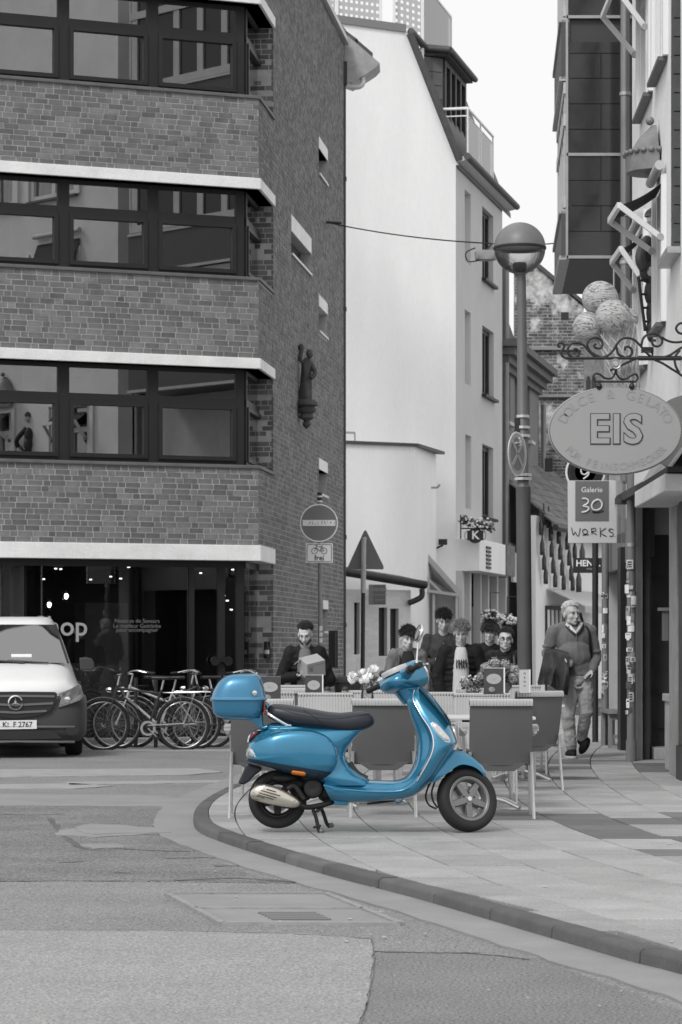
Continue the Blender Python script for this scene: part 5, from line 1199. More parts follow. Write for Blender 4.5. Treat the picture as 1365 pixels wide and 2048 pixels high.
def sup(c, ax, ay, a, b, n, e):         # superellipse ring
    out = []
    for k in range(n):
        t = 2*math.pi*k/n; ct, st = math.cos(t), math.sin(t)
        out.append(Vector(c)+Vector(ax)*a*math.copysign(abs(ct)**(2/e), ct)+Vector(ay)*b*math.copysign(abs(st)**(2/e), st))
    return out
def zslices(rows, fn, e=3.0, n=40):      # horizontal slices: (row, x0, x1, half width) in crop pixels
    rings = []
    for y, x0, x1, w in rows:
        A, B = fn(x0, y), fn(x1, y); c = (A+B)/2; rings.append(sup(c, (1, 0, 0), (0, 1, 0), (B.x-A.x)/2, w, n, e))
    return rings
def dense(rows, k=4):                    # smooth interpolation between station rows
    out = [];  V = [Vector(r) if len(r) == 4 else r for r in rows]
    n = len(rows); m = len(rows[0])
    for i in range(n-1):
        g = lambda j: rows[min(max(j, 0), n-1)]
        for q in range(k):
            t = q/k; p0, p1, p2, p3 = g(i-1), g(i), g(i+1), g(i+2)
            out.append(tuple(.5*((2*b)+(c-a)*t+(2*a-5*b+4*c-d)*t*t+(3*b-a-3*c+d)*t**3) for a, b, c, d in zip(p0, p1, p2, p3)))
    out.append(rows[-1]); return out
# body under the seat
rows = [(448, 515, 600, .03), (458, 490, 720, .07), (475, 462, 920, .095), (492, 450, 1240, .105), (520, 432, 1222, .125), (560, 385, 1182, .145), (600, 352, 1150, .155), (650, 336, 1112, .16), (700, 332, 1096, .165), (740, 370, 1108, .17), (790, 480, 1145, .172), (840, 640, 1205, .175), (885, 850, 1275, .178), (930, 930, 1300, .17)]
q = MB(); q.loft(zslices(dense(rows), s1, 3.2)); body = q.build('body', m_blue, scooter, smooth=60)
# side cowls
ol = [(336, 712), (342, 655), (395, 585), (520, 532), (640, 506), (760, 500), (880, 516), (970, 560), (1025, 630), (1040, 705), (1025, 785), (990, 842), (945, 888), (905, 888), (780, 866), (600, 815), (450, 772), (340, 742)]
olc = catmull([Vector((a, b, 0)) for a, b in ol], 6, closed=True); cc = Vector((680, 690, 0))
for sgn in (-1, 1):
    rings = []
    for sc_, off in dense([(1.0, .14), (1.0, .172), (.985, .196), (.95, .216), (.88, .232), (.76, .243), (.58, .251), (.34, .256), (.1, .258)], 4):
        ring = []
        for p in olc:
            v = cc+(p-cc)*sc_; o_ = off*(1-.30*max(0, (560-v.x)/230)**1.6); o_ -= .06*max(0, (v.y-770)/110)*sc_
            ring.append(s1(v.x, v.y, sgn*o_))
        rings.append(ring)
    q = MB(); q.loft(rings)
    cowl = q.build('side_cowl', m_blue, scooter, smooth=60)
    if sgn == -1: cv_, cf_ = q.v[:], [tuple(f) for f in q.f]
bvh_c = BVHTree.FromPolygons(cv_, cf_)
def proj(bvh, p, back=1.0):
    h = bvh.ray_cast(Vector((p.x, SY-back, p.z)), Vector((0, 1, 0)))
    return (h[0], h[1] if h[1].y < 0 else -h[1]) if h[0] else (Vector((p.x, SY-.2, p.z)), Vector((0, -1, 0)))
def decal(name, pts, bvh, mat, parent, lift=.004, dome=.004):
    """thin domed piece following the surface below it; outline in world points of the side plane"""
    c = sum(pts, Vector())/len(pts); rings = []
    for sc_, l in ((1.0, -.006), (1.0, lift), (.9, lift+dome*.7), (.5, lift+dome), (.05, lift+dome)):
        ring = []
        for p in pts:
            h, n = proj(bvh, c+(p-c)*sc_); ring.append(h+n*l)
        rings.append(ring)
    return MB().loft(rings).build(name, mat, parent, smooth=50)
# darker blue strip laid over the lower edge of the cowl, reflector, vents, rear indicator
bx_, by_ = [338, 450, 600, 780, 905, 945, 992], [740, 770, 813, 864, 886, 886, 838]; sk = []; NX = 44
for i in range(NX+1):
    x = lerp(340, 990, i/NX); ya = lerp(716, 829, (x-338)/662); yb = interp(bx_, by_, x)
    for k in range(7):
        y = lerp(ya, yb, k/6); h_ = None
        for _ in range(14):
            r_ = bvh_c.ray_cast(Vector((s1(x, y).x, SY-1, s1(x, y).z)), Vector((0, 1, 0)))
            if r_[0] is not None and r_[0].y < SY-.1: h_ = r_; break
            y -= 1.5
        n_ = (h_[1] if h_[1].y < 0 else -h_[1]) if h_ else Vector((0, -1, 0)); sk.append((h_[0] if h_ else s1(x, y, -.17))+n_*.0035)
MB().add(sk, [(i*7+k, i*7+k+1, (i+1)*7+k+1, (i+1)*7+k) for i in range(NX) for k in range(6)]).build('cowl_dark_band', m_blue_d, scooter, smooth=60)
decal('side_reflector', [s1(*p) for p in ((680, 818), (690, 808), (780, 820), (792, 832), (784, 848), (690, 836), (680, 830))], bvh_c, m_amber, scooter, .006, .006)
for k in range(3): decal('vent_slot', [s1(x, y+k*17) for x, y in ((885-k*8, 828), (960-k*8, 838), (975-k*10, 846), (880-k*8, 838))], bvh_c, m_plastic, scooter, .005, .002)
decal('rear_indicator', [s1(*p) for p in ((330, 705), (335, 650), (355, 638), (380, 650), (410, 712), (350, 706))], bvh_c, m_lens, scooter, .007, .008)
# leg shield and floorboard in one sweep
ST = [((640, 605), (590, 640), (505, 690), .075), ((735, 690), (580, 715), (528, 760), .13), ((840, 830), (645, 850), (560, 870), .19), ((905, 940), (715, 960), (598, 985), .225), ((955, 1070), (745, 1055), (612, 1080), .25), ((935, 1125), (738, 1150), (607, 1190), .262),
      ((860, 1230), (700, 1240), (588, 1275), .262), ((775, 1370), (650, 1330), (560, 1330), .255), ((700, 1455), (610, 1400), (522, 1378), .24), ((620, 1525), (545, 1455), (462, 1404), .225), ((520, 1565), (460, 1488), (395, 1412), .215), ((300, 1588), (290, 1495), (290, 1410), .205), ((100, 1600), (90, 1485), (140, 1402), .2), ((-20, 1602), (-70, 1468), (10, 1385), .195), ((-110, 1590), (-180, 1440), (-110, 1335), .19)]
flat = [(a[0], a[1], b[0], b[1], c[0], c[1], w) for a, b, c, w in ST]
rings = []
for o0, o1, e0, e1_, i0, i1, w in dense(flat, 4):
    O, E0, I0 = s2(o0, o1), s2(e0, e1_), s2(i0, i1); half = []
    for k in range(9):
        a = math.pi/2*k/8; f_ = math.cos(a)**.75; half.append((E0+(O-E0)*f_, w*math.sin(a)**.85))
    half += [(E0.lerp(I0, .05), w*.985), (E0.lerp(I0, .09), w*.94), (E0.lerp(I0, .14), w*.84), (E0.lerp(I0, .3), w*.76), (E0.lerp(I0, .6), w*.7), (E0.lerp(I0, .85), w*.56), (E0.lerp(I0, .97), w*.32), (I0, 0)]
    rings.append([p+Vector((0, -y, 0)) for p, y in half]+[p+Vector((0, y, 0)) for p, y in reversed(half[1:-1])])
q = MB(); q.loft(rings); shield = q.build('leg_shield', m_blue, scooter, smooth=55); bvh_s = BVHTree.FromPolygons(q.v, [tuple(f) for f in q.f])
for sgn in (-1, 1):
    pth = catmull([s2(e[0], e[1], sgn*(w+.001)) for _, e, _, w in ST[:9]], 5); MB().tube(pth, .0055, 8).build('edge_trim', m_chrome, scooter, smooth=60)
    pth = catmull([s2(e[0], e[1], sgn*(w+.002)) for _, e, _, w in ST[9:]], 5); MB().tube(pth, .008, 8).build('floor_edge', m_blue, scooter, smooth=60)
pts = [s2(*p) for p in ((733, 925), (745, 912), (772, 924), (800, 950), (835, 995), (872, 1035), (882, 1058), (872, 1072), (840, 1066), (800, 1030), (765, 985), (742, 950))]
decal('front_indicator_rim', [sum(pts, Vector())/len(pts)+(p-sum(pts, Vector())/len(pts))*1.09 for p in pts], bvh_s, m_chrome, scooter, .003, .002)
decal('front_indicator', pts, bvh_s, m_lens, scooter, .007, .008)
decal('horn_cover', [s2(*p) for p in ((652, 612), (735, 690), (840, 832), (905, 938), (880, 930), (815, 835), (715, 700), (632, 618))], bvh_s, m_blue, scooter, .006, .006)
for k in range(5): decal('horn_slot', [s2(835+k*11+a, 838+k*17+b) for a, b in ((0, 0), (14, 2), (18, 9), (4, 8))], bvh_s, m_plastic, scooter, .012, .002)
q = MB(); q.tube(catmull([s2(x, y, -.06) for x, y in ((40, 1255), (70, 1310), (120, 1360), (190, 1395))], 6), .022, 8); q.build('floor_gasket', m_plastic, scooter, smooth=60)
q = MB(); q.obox(s2(640, 1340, -.21), Vector((.012, 0, .02)), Vector((0, .01, 0)), Vector((-.008, 0, .005))); q.build('clip', m_plastic, scooter)
q = MB(); q.bar(s2(-100, 1465, -.2), s2(0, 1480, -.2), .012, .02); q.build('hinge', m_blue, scooter)
MB().tube(catmull([s2(x, y, -.12) for x, y in ((420, 1570), (440, 1592), (470, 1590), (490, 1562))], 4), .006, 6).build('helmet_hook', m_blue, scooter)
# seat
rows = [(492, 335, 400, .05), (505, 318, 415, .085), (545, 305, 435, .118), (620, 308, 460, .135), (700, 318, 480, .142), (770, 330, 490, .145), (860, 346, 499, .146), (960, 364, 510, .142), (1060, 371, 524, .134), (1130, 366, 529, .126), (1200, 361, 517, .116), (1265, 368, 499, .10), (1302, 388, 478, .08), (1318, 415, 462, .05), (1324, 430, 448, .02)]
rings = []
for x, t_, b_, w in dense(rows):
    A, B = s1(x, t_), s1(x, b_); rings.append(sup((A+B)/2, (0, 1, 0), (0, 0, 1), max(w, .01), (A.z-B.z)/2, 28, 2.7))
q = MB(); q.loft(rings); q.build('seat', m_seat, scooter, smooth=60); bvh_t = BVHTree.FromPolygons(q.v, [tuple(f) for f in q.f])
def seam(pts, bvh, mat, parent, r=.0022):
    P = [proj(bvh, p) for p in catmull(pts, 6)]; MB().tube([h+n*.001 for h, n in P], r, 5).build('seam', mat, parent)
m_seam = M('seam_black', .005, .6)
seat_o = bpy.data.objects[[o.name for o in COL.objects if o.parent == scooter and o.name.startswith('seat')][-1]]
seam([s1(x, y) for x, y in ((510, 325), (600, 345), (700, 372), (800, 395), (900, 408), (1000, 416), (1100, 408), (1200, 392), (1285, 380))], bvh_t, m_seam, seat_o)
seam([s1(x, y) for x, y in ((772, 342), (785, 362), (830, 385), (870, 410), (900, 440), (930, 480))], bvh_t, m_seam, seat_o)
# grab rail, carrier, top case
for sgn in (-1, 1):
    MB().tube(catmull([s1(x, y, sgn*w) for x, y, w in ((470, 365, .06), (490, 372, .13), (560, 415, .165), (640, 462, .165), (672, 468, .15))], 6), .011, 10).build('grab_rail', m_chrome, scooter, smooth=60)
    MB().tube(catmull([s1(x, y, sgn*.08) for x, y in ((490, 480), (450, 485), (440, 440), (438, 350), (450, 312), (480, 304), (492, 330))], 6), .013, 8).build('carrier_bracket', m_blue, scooter, smooth=60)
q = MB(); q.prism([s1(x, y, -.09) for x, y in ((150, 418), (440, 408), (445, 420), (435, 490), (380, 440), (330, 428), (150, 424))], Vector((0, .18, 0))); q.build('carrier_plate', m_blue, scooter, bevel=.006)
case = MB(); lid = [(66, 300, 372, .03), (70, 240, 402, .10), (82, 175, 424, .14), (105, 138, 440, .162), (140, 104, 452, .178), (185, 78, 464, .188), (225, 62, 472, .193), (252, 54, 478, .196)]
case.loft(zslices(dense(lid, 3), s1, 3.4, 48)); ld = case.build('top_case_lid', m_blue2, scooter, smooth=60)
low = [(270, 55, 476, .194), (300, 58, 472, .19), (345, 63, 462, .184), (378, 72, 450, .176), (400, 95, 432, .162), (412, 135, 410, .14), (417, 190, 380, .1)]
case = MB(); case.loft(zslices(dense(low, 3), s1, 3.4, 48)); case.build('top_case_base', m_blue2, scooter, smooth=60)
case = MB(); case.loft(zslices([(250, 48, 485, .199), (254, 44, 489, .203), (268, 44, 489, .203), (272, 48, 485, .199)], s1, 3.4, 48)); case.build('top_case_rim', M('blue_rim', (.09, .27, .44), .35, .2, coat=.5), scooter, smooth=40)
q = MB(); q.lathe([(.001, 0), (.018, 0), (.018, .01), (.001, .012)], s1(392, 215, -.187), axis=(.4, -1, 0), n=12); q.build('case_lock', m_chrome, scooter, smooth=50)
q = MB(); q.obox(s1(470, 330, -.02), Vector((.006, 0, 0)), Vector((0, .11, 0)), Vector((0, 0, .05))); q.build('case_reflector', m_red, scooter, bevel=.004)
# tail light, mudflap
q = MB(); q.loft([sup(s1(x, y), (0, 1, 0), (.35, 0, .94), w, h_, 16, 2.6) for x, y, w, h_ in ((445, 510, .03, .012), (410, 525, .06, .03), (375, 545, .07, .045), (352, 565, .06, .04), (345, 575, .03, .02))]); q.build('tail_light', m_red, scooter, smooth=60)
q = MB(); q.tube(catmull([s1(x, y, -.062) for x, y in ((445, 505), (385, 515), (350, 555), (340, 600))], 5), .006, 6); q.build('tail_light_rim', m_chrome, scooter, smooth=60)
q = MB(); q.prism([s1(x, y, -.085) for x, y in ((330, 765), (450, 800), (440, 822), (395, 855), (345, 905), (300, 932), (262, 916), (285, 865))], Vector((0, .17, 0))); q.build('mudflap', M('mudflap_blue_black', (.01, .014, .022), .45), scooter, bevel=.012)
# engine, swingarm, stand, exhaust
q = MB()
for x, y, rx_, rz_, dy, ry in ((840, 955, .075, .075, -.05, .07), (940, 990, .06, .07, 0, .08), (720, 930, .09, .05, 0, .08), (620, 880, .12, .045, 0, .09), (880, 880, .13, .05, 0, .1), (760, 1010, .07, .05, -.02, .06), (960, 910, .06, .07, 0, .1)): q.ell(s1(x, y, dy), (rx_, ry, rz_), 14, 9)
q.build('engine', m_eng, scooter, smooth=60)
q = MB(); q.lathe([(.001, -.02), (.05, -.02), (.062, -.01), (.062, .02), (.045, .03), (.02, .024), (.001, .024)], s1(848, 955, -.115), axis=(0, -1, 0), n=20); q.build('fan_cover', m_eng, scooter, smooth=45)
q = MB(); q.tube(catmull([s1(x, y, -.10) for x, y in ((650, 960), (700, 935), (740, 985), (775, 1040))], 5), .022, 8); q.build('intake_duct', m_eng, scooter, smooth=60)
mo_ = [(360, 1005), (372, 962), (405, 935), (440, 921), (490, 922), (560, 940), (640, 978), (715, 1025), (750, 1062), (738, 1092), (690, 1104), (600, 1094), (480, 1070), (385, 1040)]
mc = catmull([Vector((a, b, 0)) for a, b in mo_], 4, closed=True); mcen = Vector((545, 1012, 0))
q = MB(); q.loft([[s1(*(mcen+(p-mcen)*k_)[:2], -dy) for p in mc] for k_, dy in ((.9, .09), (.98, .125), (1, .15), (.97, .172), (.88, .186), (.6, .194), (.2, .196))]); q.build('muffler_shield', m_muf, scooter, smooth=55); bvh_m = BVHTree.FromPolygons(q.v, [tuple(f) for f in q.f])
for k in range(5):
    a = [(490, 958, 560, 978), (450, 968, 592, 1008), (432, 985, 562, 1024), (420, 1000, 540, 1035), (412, 1010, 470, 1026)][k]; decal('cooling_slot', [s1(*p) for p in ((a[0], a[1]-4), (a[2], a[3]-4), (a[2]+6, a[3]+2), (a[2], a[3]+4), (a[0], a[1]+4), (a[0]-6, a[1]-1))], bvh_m, m_plastic, scooter, .002, .001)
for x, y in ((468, 940), (384, 992), (703, 1058)): h_, n_ = proj(bvh_m, s1(x, y)); MB().lathe([(.001, .004), (.012, .004), (.014, -.004)], h_, axis=n_, n=10).build('bolt', m_steel, scooter, smooth=50)
q = MB(); q.lathe([(.001, -.16), (.045, -.15), (.055, -.08), (.055, .10), (.04, .15), (.02, .18)], s1(540, 1010, -.11), axis=Vector((1, 0, -.42)), n=14); q.build('silencer', m_eng, scooter, smooth=50)
q = MB(); q.tube(catmull([s1(x, y, dy) for x, y, dy in ((720, 1075, -.13), (790, 1100, -.12), (860, 1097, -.1), (960, 1076, -.07), (1045, 1048, -.03))], 6), .019, 10); q.build('exhaust_pipe', M('pipe_burnt', .018, .5, .5, var=.4, vs=10), scooter, smooth=60)
q = MB()
for sgn, pts in ((-1, ((845, 1120), (868, 1180), (888, 1270), (900, 1300))), (1, ((900, 1110), (925, 1165), (950, 1240), (975, 1272)))): 
    MB().tube(catmull([s1(x, y, sgn*.1) for x, y in pts], 4), [.013]*13, 8).build('stand_leg', m_eng, scooter, smooth=60)
    f_ = pts[-1]; MB().ell(s1(f_[0]+10, f_[1]-14, sgn*.1), (.022, .018, .018), 10, 6).build('stand_foot', M('worn_metal', .18, .5, .5, var=.4), scooter, smooth=60)
MB().tube([s1(880, 1130, -.12), s1(920, 1110, .12)], .014, 8).build('stand_axle', m_eng, scooter, smooth=60)
MB().tube([s1(850, 1258, -.12), s1(905, 1245, -.1)], .009, 6).build('stand_pedal', m_eng, scooter)
MB().tube([s2(190, 1605, -.08), s2(330, 1592, -.05), s2(420, 1585, .0)], .008, 6).build('brake_cable', m_plastic, scooter)
q = MB(); q.obox(s2(-30, 1590, 0), Vector((.05, 0, 0)), Vector((0, .12, 0)), Vector((0, 0, .02))); q.build('frame_plate', m_blue, scooter, bevel=.006)
# wheels
def wheel(hub, R, rr, hw, five, xf, spoke_mat, lab):
    t = MB(); t.lathe([(rr*.98, -hw*.75), (rr*1.05, -hw*.95), (lerp(rr, R, .5), -hw*1.06), (R*.93, -hw*.9), (R*.985, -hw*.55), (R, 0), (R*.985, hw*.55), (R*.93, hw*.9), (lerp(rr, R, .5), hw*1.06), (rr*1.05, hw*.95), (rr*.98, hw*.75)], hub, axis=(0, 1, 0), n=56, closed=True)
    if xf: t.xf(xf)
    to = t.build('tyre', m_rubber, scooter, smooth=60)
    r = MB(); r.lathe([(rr*.80, -hw*.5), (rr*.86, -hw*.82), (rr*.96, -hw*.9), (rr*1.0, -hw*.82), (rr*1.0, hw*.82), (rr*.9, hw*.8), (rr*.8, hw*.5)], hub, axis=(0, 1, 0), n=48, closed=True)
    for k in range(5):
        a = math.pi/2*3+2*math.pi*k/5; d = Vector((math.cos(a), 0, math.sin(a))); p_ = Vector((-math.sin(a), 0, math.cos(a)))
        A, B = hub+d*rr*.18, hub+d*rr*.88
        r.loft([[A+p_*.024+Vector((0, -hw*.62, 0)), A-p_*.024+Vector((0, -hw*.62, 0)), A-p_*.028+Vector((0, -hw*.1, 0)), A+p_*.028+Vector((0, -hw*.1, 0))], [B+p_*.019+Vector((0, -hw*.55, 0)), B-p_*.019+Vector((0, -hw*.55, 0)), B-p_*.023+Vector((0, -hw*.05, 0)), B+p_*.023+Vector((0, -hw*.05, 0))]])
    r.lathe([(.001, -hw*.66), (rr*.3, -hw*.62), (rr*.36, -hw*.4), (rr*.36, hw*.3), (.001, hw*.3)], hub, axis=(0, 1, 0), n=28)
    if xf: r.xf(xf)
    ro = r.build('rim', spoke_mat, scooter, smooth=40, bevel=.003)
    b = MB()
    b.lathe([(.001, -hw*.86), (.016, -hw*.84), (.02, -hw*.62)], hub, axis=(0, 1, 0), n=16)
    if xf: b.xf(xf)
    b.build('hub_nut', m_chrome, ro, smooth=50)
    for k in range(5):
        a = math.pi/2+2*math.pi*k/5; b = MB(); b.lathe([(.001, -hw*.64), (.0085, -hw*.64), (.0085, -hw*.5)], hub+Vector((math.cos(a), 0, math.sin(a)))*rr*.27, axis=(0, 1, 0), n=10)
        if xf: b.xf(xf)
        b.build('wheel_bolt', m_plastic, ro)
    d_ = MB(); d_.lathe([(rr*.35, hw*.35), (rr*.68, hw*.35), (rr*.68, hw*.45), (rr*.35, hw*.45)], hub, axis=(0, 1, 0), n=32, closed=True)
    if xf: d_.xf(xf)
    d_.build('brake_disc', m_steel, scooter)
wheel(s1(568, 1047), .2025, .128, .055, True, None, m_eng, 'rear')
hub = s2(1042, 1576); head = spx(800, 1352)
axv = (head-hub).normalized(); STEER = Matrix.Translation(hub) @ Matrix.Rotation(math.radians(30), 4, axv) @ Matrix.Translation(-hub)
wheel(hub, .226, .160, .052, True, STEER, m_rimm, 'front')
# front mudguard
rings = []
fend = [(48, .232, .205, .035), (54, .246, .196, .058), (66, .270, .202, .078), (78, .292, .212, .087), (93, .333, .224, .093), (110, .368, .240, .096), (124, .360, .243, .096), (136, .342, .246, .093), (150, .332, .268, .08), (160, .324, .292, .05)]
for a, ro_, ri_, w in dense(fend, 3):
    th = math.radians(a); d = Vector((math.cos(th), 0, math.sin(th))); ring = []
    prof = [(ri_, -w*1.0), (lerp(ri_, ro_, .35), -w*1.02), (lerp(ri_, ro_, .7), -w*.9), (lerp(ri_, ro_, .92), -w*.6), (ro_, 0), (lerp(ri_, ro_, .92), w*.6), (lerp(ri_, ro_, .7), w*.9), (lerp(ri_, ro_, .35), w*1.02), (ri_, w), (ri_, w*.92), (lerp(ri_, ro_, .6), w*.8), (ro_-.02, 0), (lerp(ri_, ro_, .6), -w*.8), (ri_, -w*.92)]
    rings.append([hub+d*r_+Vector((0, y_, 0)) for r_, y_ in prof])
q = MB(); q.loft(rings); q.xf(STEER); q.build('front_mudguard', m_blue, scooter, smooth=50)
q = MB(); q.tube([hub+axv*.02+Vector((0, .075, 0)), hub+axv*.33+Vector((0, .06, 0))], .02, 10); q.xf(STEER); q.build('fork', m_eng, scooter, smooth=60)
for k, pts in enumerate((((735, 1415), (700, 1490), (690, 1560), (720, 1620), (780, 1650)), ((770, 1410), (740, 1500), (750, 1580), (790, 1640)))):
    MB().tube(catmull([s2(x, y, -.05-.02*k) for x, y in pts], 5), .007, 6).build('brake_hose', m_plastic, scooter, smooth=60)
# headset, turned with the fork
fw = Vector((.86, 0, .36)).normalized(); upv = Vector((-fw.z, 0, fw.x)); yv = Vector((0, 1, 0)); HC = head+Vector((.03, 0, -.005))
hp_ = lambda f_, y_, u_: HC+fw*f_+yv*y_+upv*u_
TURN = Matrix.Translation(head) @ Matrix.Rotation(math.radians(34), 4, axv) @ Matrix.Translation(-head)
def hb(mb, name, mat, smooth=55, parent=None, bevel=0): mb.xf(TURN); return mb.build(name, mat, parent or scooter, smooth=smooth, bevel=bevel)
sec = [(-.165, .06, .022, -.01), (-.15, .10, .040, -.012), (-.11, .124, .060, -.014), (-.05, .122, .08, -.016), (.0, .112, .096, -.018), (.05, .104, .103, -.018), (.10, .097, .103, -.018), (.135, .09, .097, -.018)]
q = MB(); q.loft([sup(hp_(s_, 0, c_), yv, upv, w, h_, 28, 2.5) for s_, w, h_, c_ in dense(sec, 3)])
hb(q, 'headset', m_blue)
q = MB(); q.loft([sup(head+axv*t+Vector((dx_, 0, 0)), yv, Vector((axv.z, 0, -axv.x)), w, h_, 20, 2.6) for t, w, h_, dx_ in ((-.02, .085, .10, .0), (-.08, .075, .09, .0), (-.14, .068, .082, .0), (-.19, .06, .07, .0))]); hb(q, 'headset_neck', m_blue)
q = MB(); q.lathe([(.001, .014), (.045, .012), (.08, .004), (.09, -.004)], hp_(.137, 0, -.018), axis=fw, n=32); hb(q, 'headlamp', m_lens)
q = MB(); q.lathe([(.086, -.010), (.096, -.004), (.098, .006), (.09, .012), (.083, .006)], hp_(.135, 0, -.018), axis=fw, n=32, closed=True); hb(q, 'headlamp_rim', m_chrome)
q = MB(); q.loft([sup(hp_(-.05, 0, u_), fw, yv, a*.085, a*.10, 24, 2.6) for a, u_ in ((1, .045), (1, .072), (.94, .08), (.6, .084), (.1, .085))]); hb(q, 'instrument_panel', M('panel_grey', .45, .3, coat=.5))
for sg in (-1, 1):
    q = MB(); q.tube([hp_(-.05, sg*.07, .0), hp_(-.055, sg*.13, .012), hp_(-.06, sg*.185, .018)], [.05, .042, .032], 14); hb(q, 'bar_shroud', m_blue)
    q = MB(); q.tube([hp_(-.06, sg*.17, .018), hp_(-.065, sg*.215, .018)], .031, 12); hb(q, 'switch_box', m_plastic)
    q = MB(); q.tube([hp_(-.065, sg*.21, .018), hp_(-.075, sg*.345, .018)], [.0185, .0185], 14); hb(q, 'handle_grip', m_rubber)
    q = MB(); q.tube([hp_(-.075, sg*.342, .018), hp_(-.0755, sg*.356, .018)], .021, 14); hb(q, 'grip_end', m_rubber)
    q = MB(); q.tube(catmull([hp_(-.02, sg*.17, .01), hp_(.0, sg*.22, .01), hp_(-.005, sg*.29, .008), hp_(-.02, sg*.355, .006)], 5), [.011]*8+[.008]*8, 8); hb(q, 'brake_lever', m_alu)
# mirror on the near side, upright stalk
mbse = TURN @ hp_(-.03, -.16, .045)+Vector((.05, 0, .012)); q = MB(); q.tube([mbse-UPV*.03, mbse+Vector((.0, 0, .03)), mbse+Vector((.012, 0, .16))], [.012, .0075, .006], 10); q.build('mirror_stalk', m_chrome, scooter, smooth=60)
q = MB(); q.tube([mbse-UPV*.035, mbse+UPV*.012], [.022, .016], 12); q.build('mirror_boot', m_plastic, scooter, smooth=60)
mc_ = mbse+Vector((.018, -.02, .215)); rot = Matrix.Rotation(math.radians(16), 3, 'Y') @ Matrix.Rotation(math.radians(12), 3, 'Z')
q = MB(); q.ell(mc_, (.022, .062, .066), 18, 10, rot=rot); q.build('mirror', m_chrome, scooter, smooth=180)
q = MB(); q.ell(mc_+rot @ Vector((-.013, 0, 0)), (.012, .057, .061), 18, 8, rot=rot); q.build('mirror_glass', M('mirror_dark', .25, .05, 1.0), scooter, smooth=180)
mb2 = TURN @ hp_(-.03, .16, .045); q = MB(); q.ell(mb2+Vector((-.02, .03, .03)), (.03, .05, .025), 12, 8); q.build('brake_reservoir', m_plastic, scooter, smooth=180)
